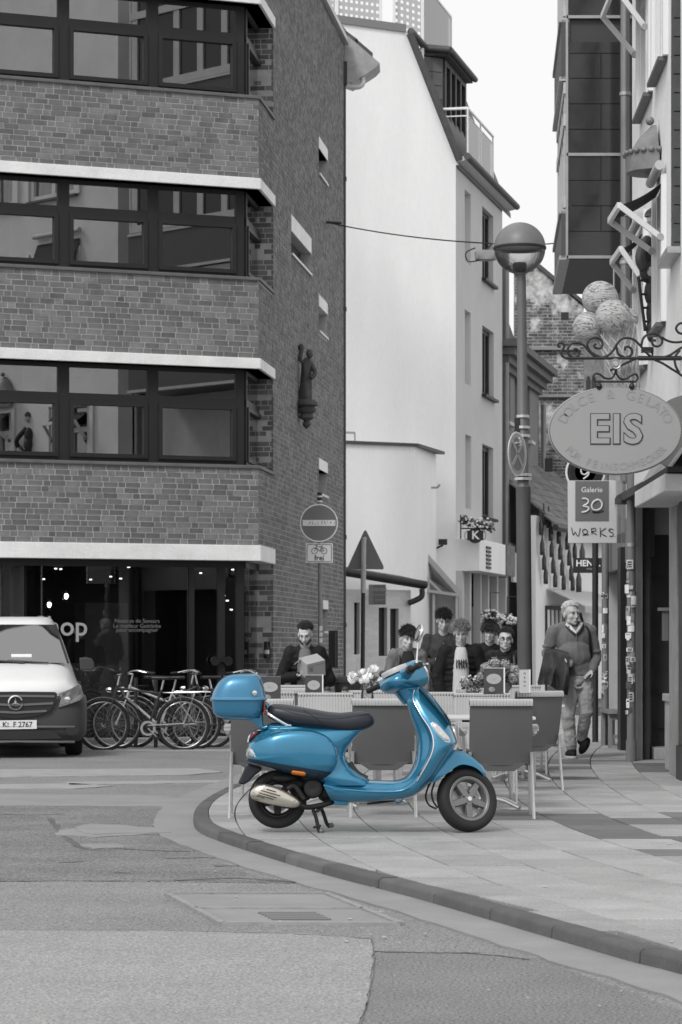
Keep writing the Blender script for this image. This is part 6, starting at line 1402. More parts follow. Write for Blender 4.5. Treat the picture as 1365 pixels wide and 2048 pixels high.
# ------------------------------------------------------------------ terrace: chairs, tables, menus, flowers
m_shell = M('chair_shell_grey', .105, .55, var=.06, vs=3, spec=.35)
m_rib = M('chair_rib_pale', .40, .55, var=.06, vs=8)
m_seatp = M('chair_seat_dark', .09, .6)
def make_chair():
    """facing +Y (the sitter looks to +Y), back towards -Y; origin on the floor under the seat"""
    t = thing('terrace_chair', 'x', 'chair', world=False)
    W = .235; hs = .44
    # back shell: curved panel, smooth grey behind, pale ribs in front
    def back_pt(u, v, off):     # u -1..1 across, v 0..1 up
        z = lerp(.40, .865, v); wv = W*(1.0-.06*(v < .25)*(1-v/.25)); y = -.235-.10*v**1.15+.035*(u*u)-(.012*math.sin(math.pi*v))
        return Vector((u*wv, y-off, z))
    n, mv = 14, 12; q = MB(); rings = []
    for j in range(mv+1):
        v = j/mv; low = .05*(1-v)*0
        f_ = [back_pt(-1+2*k/n, v, 0)-Vector((0, 0, .07*(1-v)**3*(1-abs(-1+2*k/n)**2.2)*0+.0)) for k in range(n+1)]; b_ = [back_pt(1-2*k/n, v, .018) for k in range(n+1)]; rings.append(f_+b_)
    q.loft(rings); sh = q.build('back_shell', m_shell, t, smooth=40)
    q = MB(); q.tube([back_pt(-1+2*k/n, 1, .004)+Vector((0, -.006, .004)) for k in range(n+1)], .021, 10); q.build('top_roll', m_shell, t, smooth=50)
    nr = 19
    for k in range(nr):
        u = -1+2*(k+.5)/nr; hw_ = W/nr*.94; path = [back_pt(u, v_, -.006) for v_ in (.02, .2, .4, .6, .8, .97)]; top = back_pt(u, 1, 0)
        path += [top+Vector((0, .004, .022)), top+Vector((0, -.012, .029)), top+Vector((0, -.03, .020)), top+Vector((0, -.034, .0)), top+Vector((0, -.030, -.018))]
        rg = []
        for i, p in enumerate(path):
            d = (path[min(i+1, len(path)-1)]-path[max(i-1, 0)]).normalized(); nn_ = Vector((1, 0, 0)).cross(d).normalized(); rg.append([p+Vector((hw_*a, 0, 0))+nn_*b for a, b in ((-1, -.004), (-.7, .005), (.7, .005), (1, -.004))])
        ribs.loft(rg) if False else None
        r_ = MB(); r_.loft(rg); RIBS.append(r_)
    big = MB()
    for r_ in RIBS: big.add(r_.v, r_.f)
    RIBS.clear(); big.build('back_ribs', m_rib, t, smooth=40)
    q = MB(); prof = [sup(Vector((0, 0, z)), (1, 0, 0), (0, 1, 0), .235*s_, .225*s_, 24, 4) for z, s_ in ((hs-.03, .94), (hs-.01, 1), (hs, .99), (hs+.004, .93))]; q.loft(prof); q.build('seat', m_seatp, t, smooth=40)
    q = MB()
    for k in range(13): x = -.20+.4*k/12; q.box(x-.011, x+.011, -.2, .215, hs+.003, hs+.009)
    q.build('seat_ribs', m_rib, t)
    q = MB(); q.loft([[Vector((-.2, -.235, .42)), Vector((.2, -.235, .42)), Vector((.2, -.25, .42)), Vector((-.2, -.25, .42))], [Vector((-.1, -.222, .355)), Vector((.1, -.222, .355)), Vector((.1, -.24, .355)), Vector((-.1, -.24, .355))]]); q.build('back_apron', m_shell, t, smooth=60)
    for sx in (-1, 1):
        q = MB(); q.tube([(sx*.228, -.265, .50), (sx*.232, -.255, .40), (sx*.245, -.30, .0)], .0135, 10); q.build('leg', m_alu, t, smooth=50)
        q = MB(); q.tube(catmull([(sx*.262, -.22, .645), (sx*.268, .06, .665), (sx*.262, .20, .62), (sx*.25, .235, .5), (sx*.255, .255, .0)], 5), .0135, 10); q.build('leg', m_alu, t, smooth=50)
        q = MB(); q.bar((sx*.235, -.25, .40), (sx*.235, .2, .42), .02, .03); q.build('side_rail', m_alu, t)
        rg = []
        for k in range(10):
            a = k/9; y_ = lerp(-.20, .20, a); z_ = .668+.012*math.sin(a*math.pi)-.05*max(0, a-.75)/.25; w_ = .026+.006*math.sin(a*math.pi); rg.append([Vector((sx*.266+b*w_, y_, z_+c)) for b, c in ((-1, -.006), (-.9, .008), (.9, .008), (1, -.006), (.8, -.014), (-.8, -.014))])
        q = MB(); q.loft(rg); q.build('armrest', m_rib, t, smooth=40)
        q = MB()
        for k in range(9): y_ = -.19+.38*k/8; q.obox((sx*.266, y_, .685+.012*math.sin((k/8)*math.pi)-.03*(k == 8)), (.024, 0, 0), (0, .012, 0), (0, 0, .004))
        q.build('armrest_ribs', m_rib, t)
    return t
RIBS = []
ch0 = make_chair(); index_children()
GRP = 'grey ribbed terrace chairs'
first = [True]
def chair(x, y, rz, label):
    if first[0]:
        first[0] = False; ch0.location = (x, y, 0); ch0.rotation_euler = (0, 0, rz); ch0['label'] = label; ch0['group'] = GRP; return ch0
    return dup(ch0, (x, y, 0), rz, label, GRP)
def at_px(px, S): return (px-CX)/S, F/S      # plan position of a thing centred on column px at scale S
R_ = math.radians
def C(px, S, deg, lab): x, y = at_px(px, S); return chair(x, y, R_(deg), lab)
C(527, 263, 0, 'terrace chair seen from behind at the left, half hidden by the blue top case')
C(766, 262, 0, 'terrace chair seen from behind between the scooter seat and its leg shield')
C(998, 264, 0, 'terrace chair seen from behind right of the scooter, above the front mudguard')
C(1046, 222, 24, 'terrace chair turned aside at the right end of the terrace near the walking man')
C(651, 238, 180, 'terrace chair with ribbed front facing the camera right behind the scooter seat')
C(968, 240, 180, 'terrace chair with ribbed front facing the camera behind the right hand chair')
C(860, 234, 180, 'terrace chair with ribbed front just right of the scooter leg shield')
C(737, 225, 180, 'terrace chair back under the tulip vase, mostly hidden by the chair before it')
C(560, 232, 200, 'terrace chair facing the camera just right of the blue top case')
C(598, 207, 0, 'far terrace chair whose pale top edge shows left of the second menu')
C(585, 196, 180, 'farthest terrace chair at the left, below the man with the parcel')
C(960, 206, 0, 'far terrace chair below the potted herb at the blond youth')
C(1040, 196, 180, 'far terrace chair with pale rim below the small upright menu card')
C(800, 200, 180, 'far terrace chair hidden behind the scooter handlebar')
m_top = M('table_top_pale', .52, .4, var=.08, vs=3); m_edge = M('table_edge', .35, .5)
def make_table():
    t = thing('terrace_table', 'x', 'table', world=False)
    q = MB(); q.box(-.36, .36, -.36, .36, .715, .74); q.build('table_top', m_top, t, bevel=.006)
    q = MB(); q.tube([(0, 0, .03), (0, 0, .71)], .032, 12); q.build('column', m_steel, t, smooth=50)
    q = MB(); q.box(-.2, .2, -.03, .03, .69, .714); q.box(-.03, .03, -.2, .2, .685, .712); q.build('top_bracket', m_black, t)
    for a in (45, 135, 225, 315): c, s_ = math.cos(R_(a)), math.sin(R_(a)); MB().tube([(0, 0, .10), (c*.2, s_*.2, .07), (c*.34, s_*.34, .022)], [.02, .02, .018], 8).build('foot', m_alu, t, smooth=50)
    q = MB(); q.lathe([(.001, .2), (.045, .18), (.05, .1), (.035, .06)], n=14); q.build('collar', m_steel, t, smooth=50)
    return t
tb0 = make_table(); index_children(); tf = [True]
def table(px, S, deg, lab):
    x, y = at_px(px, S)
    if tf[0]: tf[0] = False; tb0.location = (x, y, 0); tb0.rotation_euler = (0, 0, R_(deg)); tb0['label'] = lab; tb0['group'] = 'square terrace tables'; return tb0
    return dup(tb0, (x, y, 0), R_(deg), lab, 'square terrace tables')
table(655, 250, 0, 'square terrace table behind the scooter seat'); table(975, 252, 0, 'square terrace table between the two right hand chairs')
table(755, 243, 0, 'square terrace table carrying the vase of white tulips'); table(1045, 208, 4, 'square terrace table at the far right under the hydrangea pot')
table(590, 217, 0, 'square terrace table with menus at the far left'); table(905, 215, 0, 'square terrace table carrying the small potted herb')
# menus in holders
m_menu = M('menu_dark', .05, .35, var=.3, vs=12); m_oval = M('menu_oval', .36, .5)
def menu(px, py, wpx, hpx, S, lab, yaw=0, oval=True, side=True):
    d = F/S; b = at(px, py+hpx/2, d); o = thing('menu_card', lab, 'menu', (b.x, b.y, b.z), R_(yaw), group='menu cards standing on the tables', world=False)
    w, h = wpx/S, hpx/S; MB().obox((0, 0, h/2), (w/2, 0, 0), (0, .008, 0), (0, -.03*0, h/2)).build('card', m_menu if oval else M('card_white', .5, .6), o)
    MB().obox((0, -.009, .004), (w/2+.004, 0, 0), (0, .02, 0), (0, 0, .006)).build('holder_foot', glass_mat('acrylic', .8, .15), o)
    if oval:
        q = MB(); q.prism([Vector((w*.37*math.cos(a), -.0095, h*.58+h*.2*math.sin(a))) for a in [2*math.pi*k/28 for k in range(28)]], Vector((0, -.002, 0))); q.build('oval', m_oval, o)
        letters('lettering', 'Eis', h*.13, (0, -.0125, h*.58), (1, 0, 0), UPV, m_steel, o, depth=.001)
        q = MB(); q.prism([Vector((w*.16*math.cos(a)-w*.1, -.0095, h*.18+h*.1*math.sin(a))) for a in [2*math.pi*k/16 for k in range(16)]], Vector((0, -.001, 0))); q.build('picture', M('menu_pic', .22, .5, var=.6, vs=60), o)
    else:
        for k in range(5): letters('lettering', 'MENU.'[k], h*.12, (0, -.0095, h*(.85-.17*k)), (1, 0, 0), UPV, m_frame, o, depth=.001)
    MB().bar((-w/2, -.006, h), (w/2, -.006, h), .006, .006).build('holder_edge', m_chrome, o)
    if side: MB().bar((w/2+.004, 0, 0), (w/2+.004, 0, h*1.02), .012, .02, up=(0, 1, 0)).build('holder_side', M('holder_white', .7, .3), o)
menu(540, 1378, 44, 50, 236, 'dark menu card with pale oval beside the blue top case', side=False)
menu(628, 1374, 34, 48, 217, 'dark menu card with pale oval in front of the man with the parcel')
menu(988, 1362, 40, 52, 240, 'dark menu card with pale oval in front of the hydrangea')
menu(1049, 1364, 20, 48, 236, 'narrow white menu card right of the hydrangea', 15, oval=False)
for px, lab in ((655, 'small dark round condiment pot right of the second menu'), (691, 'small dark round condiment pot left of the tulip vase')):
    b = at(px, 1398, F/222); o = thing('condiment_pot', lab, 'pot', b, group='condiment pots', world=False); o.location = b
    MB().lathe([(.001, 0), (.03, 0), (.034, .03), (.034, .07), (.03, .075)], n=14).build('pot', M('pot_glass', .15, .2), o, smooth=40); MB().ell((0, 0, .085), (.032, .032, .028), 12, 8).build('lid', m_pipedark, o, smooth=180)
# white tulips in a glass vase
tv = at(735, 1400, F/240); tul = thing('tulip_vase', 'loose bunch of white tulips in a glass vase', 'flowers', tv)
MB().lathe([(.001, .0), (.05, 0), (.055, .02), (.045, .09), (.06, .17), (.057, .17), (.041, .09), (.05, .02), (.001, .01)], tv, n=20).build('vase', glass_mat('vase_glass', .85, .10), tul, smooth=40)
m_stem = M('stem_grey', .16, .6); R = random.Random(12); m_tul = M('tulip_petal', .78, .6, rand='island', ra=.08)
for k in range(26):
    px, py = 700+R.uniform(0, 74), 1332+R.uniform(0, 34); px = 702+R.random()*70; py = 1337+R.uniform(-2, 26)+abs(px-740)*.28
    c = at(px, py, F/240)+Vector((0, R.uniform(-.11, .11), 0)); base = tv+Vector((R.uniform(-.03, .03), R.uniform(-.03, .03), .12))
    MB().tube(catmull([base, base.lerp(c, .55)+UPV*.03, c-UPV*.02], 4), .0045, 5).build('stem', m_stem, tul)
    tilt = Matrix.Rotation(R.uniform(-.7, .7), 3, 'Y') @ Matrix.Rotation(R.uniform(-.6, .6), 3, 'X'); q = MB(); a0 = R.uniform(0, 1)
    for j in range(6):
        a = a0+j*math.pi/3; rr_ = .019+.007*(j % 2); pts = []
        for v, w, o_ in ((0, .006, .004), (.35, .016, rr_), (.7, .016, rr_*1.15), (1, .004, rr_*(.85+.5*R.random()))):
            for u in (-1, 0, 1): p = Vector((math.cos(a)*o_-math.sin(a)*w*u*1.05, math.sin(a)*o_+math.cos(a)*w*u*1.05, v*.056-.012)); pts.append(c+tilt @ p)
        q.add(pts, [(i*3+jj, i*3+jj+1, i*3+jj+4, i*3+jj+3) for i in range(3) for jj in range(2)])
    q.build('bloom', m_tul, tul, smooth=80)
q = MB()
for k in range(16):
    a = R.uniform(0, 6.28); base = tv+UPV*.15; tip = base+Vector((math.cos(a)*R.uniform(.06, .18), math.sin(a)*.12, R.uniform(-.08, .08))); mid = base.lerp(tip, .5)+UPV*.05; w = Vector((-math.sin(a), math.cos(a), 0))*.014
    q.add([base-w*.4, base+w*.4, mid+w, mid-w, tip], [(0, 1, 2, 3), (3, 2, 4)])
q.build('leaf', m_stem, tul)
# hydrangea pot
hv = at(1000, 1394, F/228); hyd = thing('hydrangea_pot', 'round grey hydrangea bush in a pot before the youth with glasses', 'potted plant', hv)
MB().lathe([(.001, 0), (.07, 0), (.095, .12), (.1, .13), (.09, .13)], hv, n=18).build('pot', M('pot_grey', .12, .6), hyd, smooth=40)
m_hyd = M('hydrangea_floret', .30, .7, rand='island', ra=.35); R = random.Random(31)
for px, py, r in ((972, 1336, .052), (990, 1328, .06), (1010, 1332, .06), (1028, 1340, .055), (965, 1352, .05), (984, 1348, .06), (1004, 1350, .062), (1024, 1358, .055), (996, 1368, .05), (1036, 1352, .04), (1016, 1372, .045)):
    c = at(px, py, F/228)+Vector((0, R.uniform(-.05, .08), 0)); q = MB()
    for k in range(70):
        d = Vector((R.gauss(0, 1), R.gauss(0, 1), R.gauss(0, 1))).normalized(); p = c+d*r*R.uniform(.85, 1.05); u = d.cross(Vector((R.random(), R.random(), 1))).normalized(); w = d.cross(u)
        for i in range(4): a = i*math.pi/2; e_ = u*math.cos(a)+w*math.sin(a); f_ = u*math.cos(a+.8)+w*math.sin(a+.8); g_ = u*math.cos(a-.8)+w*math.sin(a-.8); q.add([p, p+f_*.008, p+e_*.013+d*.003, p+g_*.008], [(0, 1, 2, 3)])
    q.ell(c, r*.85, 8, 6); q.build('flower_head', m_hyd, hyd)
leafcloud(hv+UPV*.17, .13, .12, .07, 120, .045, 77).build('leaf', M('hyd_leaf', .07, .6, rand='island', ra=.3), hyd)
hb2 = at(946, 1398, F/224); herb = thing('herb_pot', 'small leafy herb in a pot in front of the blond youth', 'potted plant', hb2)
MB().lathe([(.001, 0), (.05, 0), (.06, .07), (.055, .07)], hb2, n=14).build('pot', M('pot_grey', .12, .6), herb, smooth=40); leafcloud(hb2+UPV*.13, .12, .1, .075, 220, .018, 5).build('leaf', m_leaf, herb)
q = MB(); R = random.Random(6)
for k in range(26): q.ell(hb2+Vector((R.uniform(-.11, .11), R.uniform(-.09, .09), .14+R.uniform(-.03, .07))), .008, 6, 4)
q.build('blossom', m_petal, herb)
# ------------------------------------------------------------------ people
def remeshed(q, voxel, smooth_it=4):
    """one continuous skin over overlapping solids"""
    me = q.mesh('tmp', m_black); o = bpy.data.objects.new('tmp', me); COL.objects.link(o)
    r = o.modifiers.new('r', 'REMESH'); r.mode = 'VOXEL'; r.voxel_size = voxel; r.use_smooth_shade = True
    s = o.modifiers.new('s', 'SMOOTH'); s.factor = .5; s.iterations = smooth_it
    bpy.context.view_layer.update(); dg = bpy.context.evaluated_depsgraph_get(); out = bpy.data.meshes.new_from_object(o.evaluated_get(dg))
    bpy.data.objects.remove(o); bpy.data.meshes.remove(me); return out
from mathutils import noise as mnoise
def skin(name, q, voxel, mat, parent, it=4, folds=0.0, fscale=9.0, seed=0, st=(1, 1, .55)):
    me = remeshed(q, voxel, it); me.name = name; me.materials.clear(); me.materials.append(mat)
    if folds:                                                        # cloth folds pushed into the mesh
        nv = len(me.vertices); co = [0.0]*(3*nv); no = [0.0]*(3*nv); me.vertices.foreach_get('co', co); me.vertices.foreach_get('normal', no)
        for i in range(0, 3*nv, 3):
            p = Vector((co[i]*st[0]*fscale+seed*3.1, co[i+1]*st[1]*fscale+seed*1.7, co[i+2]*st[2]*fscale+seed))
            n_ = folds*(1-2.2*abs(mnoise.noise(p)+.5*mnoise.noise(p*2.1))); co[i] += no[i]*n_; co[i+1] += no[i+1]*n_; co[i+2] += no[i+2]*n_
        me.vertices.foreach_set('co', co)
    me.polygons.foreach_set('use_smooth', [True]*len(me.polygons)); me.polygons.foreach_set('material_index', [0]*len(me.polygons))
    o = bpy.data.objects.new(name, me); COL.objects.link(o); setp(o, parent); return o
def limb(q, pts, rr, n=12):
    q.tube(pts, rr, n)
    for p, r in zip(pts, rr): q.ell(p, r*1.0, n, 8)
def headparts(q, T):
    """cranium, face, jaw, nose, brow, ears; T maps head space (face towards -Y) to the body's space"""
    sc = T.to_scale()[0]; R3 = T.to_3x3().normalized()
    E = lambda c, r: q.ell(T @ Vector(c), tuple(x*sc for x in r), 16, 12, rot=R3)
    E((0, .014, .035), (.074, .092, .086)); E((0, -.022, -.03), (.060, .066, .078)); E((0, -.066, -.092), (.024, .022, .019)); E((0, -.045, -.075), (.044, .042, .034))
    for s in (-1, 1): E((s*.036, -.058, -.022), (.022, .022, .024)); E((s*.077, .012, -.012), (.011, .02, .032)); E((s*.048, -.02, -.07), (.014, .03, .024))
    q.tube([T @ Vector((0, -.082, .028)), T @ Vector((0, -.098, -.006)), T @ Vector((0, -.106, -.028))], [.009*sc, .0105*sc, .014*sc], 10); E((0, -.100, -.032), (.0165, .013, .010))
    q.tube([T @ Vector((-.045, -.066, .036)), T @ Vector((0, -.080, .034)), T @ Vector((.045, -.066, .036))], [.012*sc]*3, 10)
    E((0, -.088, -.057), (.022, .010, .006)); E((0, -.086, -.068), (.019, .010, .007))
def hair_on(T, root, mat, seed, bang=.45, side=-.1, back=-.45, ln=.045, curl=.5, n=1500, flow=(0, -.3, -.6), vol=1.0):
    """a head of hair: many tapered locks rooted on the scalp"""
    R = random.Random(seed); q = MB(); base = MB(); sc = T.to_scale()[0]; R3 = T.to_3x3().normalized()
    base.ell(T @ Vector((0, .026, .046)), tuple(x*sc for x in (.0735, .086, .0825)), 16, 12, rot=R3); k = 0; fl = Vector(flow)
    while k < n:
        d = Vector((R.gauss(0, 1), R.gauss(0, 1), R.gauss(0, 1))).normalized()
        lim = bang if d.y < -.35 else (lerp(bang, side, min(1, (d.y+.35)/.35)) if d.y < 0 else (side if abs(d.x) > .6 and d.y < .35 else back))
        if d.z < lim: continue
        k += 1; p = Vector((d.x*.073, .016+d.y*.091, .036+d.z*.086)); L_ = ln*R.uniform(.6, 1.3)*(1.0 if d.z > .3 else .7)
        tn = fl-d*fl.dot(d); out = (d*vol*R.uniform(.2, .55)+tn*R.uniform(.7, 1.2)+Vector((R.uniform(-1, 1), R.uniform(-1, 1), R.uniform(-1, 1)))*curl*.75).normalized(); t2 = (out+fl*.6+Vector((R.uniform(-1, 1), R.uniform(-1, 1), R.uniform(-1, 1)))*curl).normalized()
        w = .0048*R.uniform(.7, 1.4)*sc; q.tube([T @ p, T @ (p+out*L_*.45+d*.004), T @ (p+out*L_*.45+t2*L_*.55+d*.003)], [w*1.2, w, w*.25], 4)
    q.add(base.v, base.f); q.build('hair', mat, root, smooth=60)
def face(T, root, hairm, glasses=False, beard=None, stern=True):
    sc = T.to_scale()[0]; R3 = T.to_3x3().normalized()
    m_ew = M('eye_white', .34, .3); m_ed = M('eye_dark', .02, .3); m_lip = M('lips', .24, .5)
    for s in (-1, 1):
        MB().ell(T @ Vector((s*.031, -.078, .013)), (.0125*sc, .008*sc, .0065*sc), 10, 6, rot=R3).build('eye', m_ew, root, smooth=180); MB().ell(T @ Vector((s*.031, -.0845, .0125)), (.0062*sc, .003*sc, .0062*sc), 8, 6, rot=R3).build('iris', m_ed, root, smooth=180)
        MB().tube([T @ Vector((s*.014, -.090, .032)), T @ Vector((s*.032, -.088, .038)), T @ Vector((s*.05, -.074, .033))], [.0028*sc, .0034*sc, .002*sc], 6).build('eyebrow', hairm, root)
        MB().tube([T @ Vector((s*.018, -.086, .019)), T @ Vector((s*.032, -.0885, .022)), T @ Vector((s*.046, -.076, .017))], [.0016*sc]*3, 5).build('eyelid', m_lip, root)
    MB().tube([T @ Vector((-.021, -.089, -.0625)), T @ Vector((0, -.0985, -.0615)), T @ Vector((.021, -.089, -.0625))], [.0022*sc, .0032*sc, .0022*sc], 6).build('mouth', m_lip, root)
    if beard is not None:
        q = MB()
        for k in range(26):
            a = lerp(-1.25, 1.25, k/25); q.ell(T @ Vector((math.sin(a)*.062, -.03-math.cos(a)*.042, -.085+.04*abs(math.sin(a))**1.5)), (.016*sc, .014*sc, .02*sc), 7, 5)
        for k in range(9): a = lerp(-.7, .7, k/8); q.ell(T @ Vector((math.sin(a)*.03, -.09, -.046-.02*abs(a))), (.008*sc, .007*sc, .007*sc), 6, 4)
        skin('beard', q, .006, beard, root, 2)
    if glasses:
        q = MB()
        for s in (-1, 1):
            q.tube([T @ Vector((s*.032+.023*math.cos(a), -.096, .010+.0175*math.sin(a))) for a in [i*math.pi/8 for i in range(16)]], .0026*sc, 5, closed=True); q.tube([T @ Vector((s*.055, -.094, .014)), T @ Vector((s*.078, -.01, .012))], .0022*sc, 5)
        q.tube([T @ Vector((-.009, -.098, .012)), T @ Vector((.009, -.098, .012))], .0026*sc, 5); q.build('glasses', m_black, root)
def handparts(q, wrist, knuckle, palm_n, curl=.8, side=1, sc=1.0, spread=.018):
    """palm and five separate fingers; palm_n points out of the palm"""
    w, k = Vector(wrist), Vector(knuckle); d = (k-w).normalized(); pn = Vector(palm_n); pn = (pn-d*pn.dot(d)).normalized(); s = d.cross(pn)*side
    q.ell(w.lerp(k, .5), (.036*sc, .036*sc, .016*sc), 12, 8, rot=Matrix((s, d, pn)).transposed()); q.tube([w-d*.03, w+d*.02], [.024*sc, .026*sc], 10)
    for i, (off, ln) in enumerate(((-1.5, .070), (-.5, .080), (.5, .076), (1.5, .060))):
        b = w.lerp(k, .85)+s*off*spread*sc; p = [b]; dd = d.copy(); seg = (ln*.45, ln*.32, ln*.25)
        for j in range(3):
            ang = curl*(.75 if j == 0 else 1.0); dd = (dd*math.cos(ang)+pn*math.sin(ang)).normalized(); pnn = (pn*math.cos(ang)-d*math.sin(ang)) if False else pn
            p.append(p[-1]+dd*seg[j]*sc)
        q.tube(p, [.0095*sc, .009*sc, .0085*sc, .0075*sc], 8); q.ell(p[-1], .0076*sc, 8, 6)
    b = w.lerp(k, .3)-s*.028*sc; t1 = b+(d*.6-s*.7+pn*.35).normalized()*.036*sc; t2 = t1+(d*.85+pn*.5-s*.05).normalized()*.032*sc
    q.tube([b, t1, t2], [.013*sc, .0105*sc, .0085*sc], 8); q.ell(t2, .0086*sc, 8, 6)
m_skin = M('skin', .54, .5, var=.08, vs=14, spec=.35)
def Hm(c, pitch=0, yaw=0, roll=0, s=1.0): return Matrix.Translation(Vector(c)) @ Matrix.Rotation(R_(yaw), 4, 'Z') @ Matrix.Rotation(R_(pitch), 4, 'X') @ Matrix.Rotation(R_(roll), 4, 'Y') @ Matrix.Scale(s, 4)
def person(label, px, S, ytop, coat, trousers, hairm, pitch=15, yaw=0, roll=0, turn=0, hair=None, arms=None, shirt=None, collar='hood', coat_r=1.0, glasses=False, beard=None, straps=False, head_dx=0.0, hands=True, quilt=False, hood=True, head_s=1.0):
    d = F/S; x0 = (px-CX)/F*d; top = H+(HY-ytop)/F*d; k = (top-.035)/1.78
    root = thing('person', label, 'person', (x0, d, 0), R_(turn), group='people in the lane', world=False)
    J = lambda x, y, z: Vector((x*k, y*k, z*k))
    hc = Vector((head_dx, -.05-.004*pitch*.3, top-.128*head_s)); T = Hm(hc, pitch, yaw, roll, head_s)
    A = dict(sl=J(-.185, .0, 1.43), sr=J(.185, .0, 1.43), el=J(-.25, .02, 1.15), er=J(.25, .02, 1.15), wl=J(-.235, -.10, .92), wr=J(.235, -.10, .92))
    if arms:
        for n_, v in arms.items(): A[n_] = J(*v)
    # body: one continuous mesh from head to feet
    q = MB(); headparts(q, T); limb(q, [hc+Vector((0, .03, -.08)), J(0, .015, 1.47)], [.056, .06]); q.ell(J(0, 0, 1.3), (.13*k, .08*k, .2*k), 14, 10); q.ell(J(0, 0, 1.0), (.12*k, .08*k, .16*k), 14, 10); limb(q, [J(-.15, 0, 1.4), J(.15, 0, 1.4)], [.045, .045])
    for s, a, b, c in ((-1, 'sl', 'el', 'wl'), (1, 'sr', 'er', 'wr')):
        limb(q, [A[a], A[b], A[c]], [.042, .036, .026]); dirw = (A[c]-A[b]).normalized(); handparts(q, A[c], A[c]+dirw*.085, (-s*.6, -.5, .3) if not arms or 'palm' not in arms else arms['palm'], .55, s, k*.98)
    for s in (-1, 1): limb(q, [J(s*.09, 0, .95), J(s*.1, -.01, .5), J(s*.1, .03, .08)], [.06, .045, .035])
    skin('body', q, .0075, m_skin, root, 3)
    # coat
    q = MB(); cr = coat_r; q.ell(J(0, .005, 1.30), (.185*k*cr, .125*k*cr, .21*k), 18, 12); q.ell(J(0, 0, 1.08), (.175*k*cr, .125*k*cr, .22*k), 18, 12); q.ell(J(0, .0, .92), (.18*k*cr, .13*k*cr, .16*k), 18, 12); limb(q, [J(-.16, .005, 1.425), J(0, .015, 1.455), J(.16, .005, 1.425)], [.068*cr, .075, .068*cr])
    for a, b, c in (('sl', 'el', 'wl'), ('sr', 'er', 'wr')):
        w_ = A[b].lerp(A[c], .93); limb(q, [A[a], A[a].lerp(A[b], .5), A[b], A[b].lerp(w_, .5), w_], [.075*cr, .068*cr, .062*cr, .056*cr, .045*cr])
        if quilt:
            for u, v in ((A[a], A[b]), (A[b], w_)):
                for i in range(5): t_ = (i+.5)/5; q.ell(u.lerp(v, t_), (.072*cr*(1-.2*t_),)*2+(.04,), 12, 8)
    if quilt:
        for i in range(7): q.ell(J(0, 0, .92+.075*i), (.187*k*cr, .133*k*cr, .034), 18, 8)
    cme = skin('jacket', q, .0115, coat, root, 4, .016 if not quilt else .008, 9, px)
    q = MB()
    if collar == 'hood':
        q.tube([J(0, .025, 1.475)+Vector((.088*math.cos(a), .088*math.sin(a)-.0, .02*math.sin(a))) for a in [i*math.pi/8 for i in range(16)]], [.030+.016*max(0, math.sin(a)) for a in [i*math.pi/8 for i in range(16)]], 10, closed=True)
    else: q.tube([J(0, .02, 1.48)+Vector((.078*math.cos(a), .075*math.sin(a), .018*math.sin(a))) for a in [i*math.pi/8 for i in range(16)]], .022, 8, closed=True)
    q.build('collar', coat, root, smooth=180)
    if shirt:
        q = MB(); q.loft([sup(J(0, -.06, z_), (1, 0, 0), (0, 1, 0), w_, .1*cr*f_, 24, 2.6) for z_, w_, f_ in ((1.49, .05, .5), (1.45, .065, .75), (1.38, .08, .95), (1.25, .092, 1.04), (1.1, .098, 1.08), (.95, .1, 1.1), (.78, .1, 1.1))]); q.build('shirt', shirt, root, smooth=60)
    else: MB().tube([J(0, -.128*cr, 1.40), J(0, -.137*cr, 1.15), J(0, -.14*cr, .92)], .004, 5).build('zip', m_steel, root)
    if straps:
        for s in (-1, 1): MB().tube(catmull([J(s*.11, .10, 1.42), J(s*.115, .0, 1.515), J(s*.12, -.10*cr, 1.40), J(s*.125, -.135*cr, 1.25), J(s*.13, -.12*cr, 1.08)], 5), .018, 6, sq=.4).build('strap', m_black, root, smooth=60)
    q = MB()
    for s in (-1, 1): limb(q, [J(s*.085, 0, .93), J(s*.1, -.015, .5), J(s*.1, .03, .12)], [.098*k, .07*k, .058*k])
    q.ell(J(0, 0, .93), (.17*k, .115*k, .12*k), 14, 10); skin('trousers', q, .014, trousers, root, 3, .01, 9, px)
    for s in (-1, 1): q = MB(); q.ell(J(s*.105, -.05, .045), (.048, .13, .048), 12, 8); q.ell(J(s*.105, .03, .07), (.042, .055, .06), 10, 8); skin('shoe', q, .01, m_plastic, root, 2)
    face(T, root, hairm, glasses, beard)
    hp = dict(seed=int(px)); hp.update(hair or {}); hair_on(T, root, hairm, **hp)
    return root, A, J, T
m_hd = M('hair_dark', .022, .6, var=.4, vs=60, bump=.6, bs=140); m_hb = M('hair_blond', .27, .6, var=.3, vs=60, bump=.7, bs=140); m_hm = M('hair_brown', .05, .6, var=.4, vs=60, bump=.6, bs=140); m_hg = M('hair_white', .65, .7, var=.15, vs=60, bump=.6, bs=140)
m_c1 = M('coat_charcoal', .026, .9, spec=.15, var=.2, vs=6, bump=.4, bs=25); m_c2 = M('coat_dark_grey', .05, .9, spec=.15, var=.2, vs=6, bump=.4, bs=25); m_c3 = M('coat_black', .009, .75, spec=.25, var=.3, vs=6, bump=.4, bs=25); m_c4 = M('coat_mid_grey', .14, .85, var=.15, vs=6, bump=.3, bs=25); m_tee = M('tee_pale', .50, .85, var=.1, vs=8, bump=.3, bs=20); m_tr = M('trousers_dark', .03, .85)
person('youth with dark curly fringe and open grey jacket behind the scooter mirror', 816, 175, 1254, m_c4, m_tr, m_hd, 18, 12, 4, 0, dict(bang=.34, ln=.05, curl=.7, flow=(.1, -.5, -.4)), shirt=m_c1, straps=True)
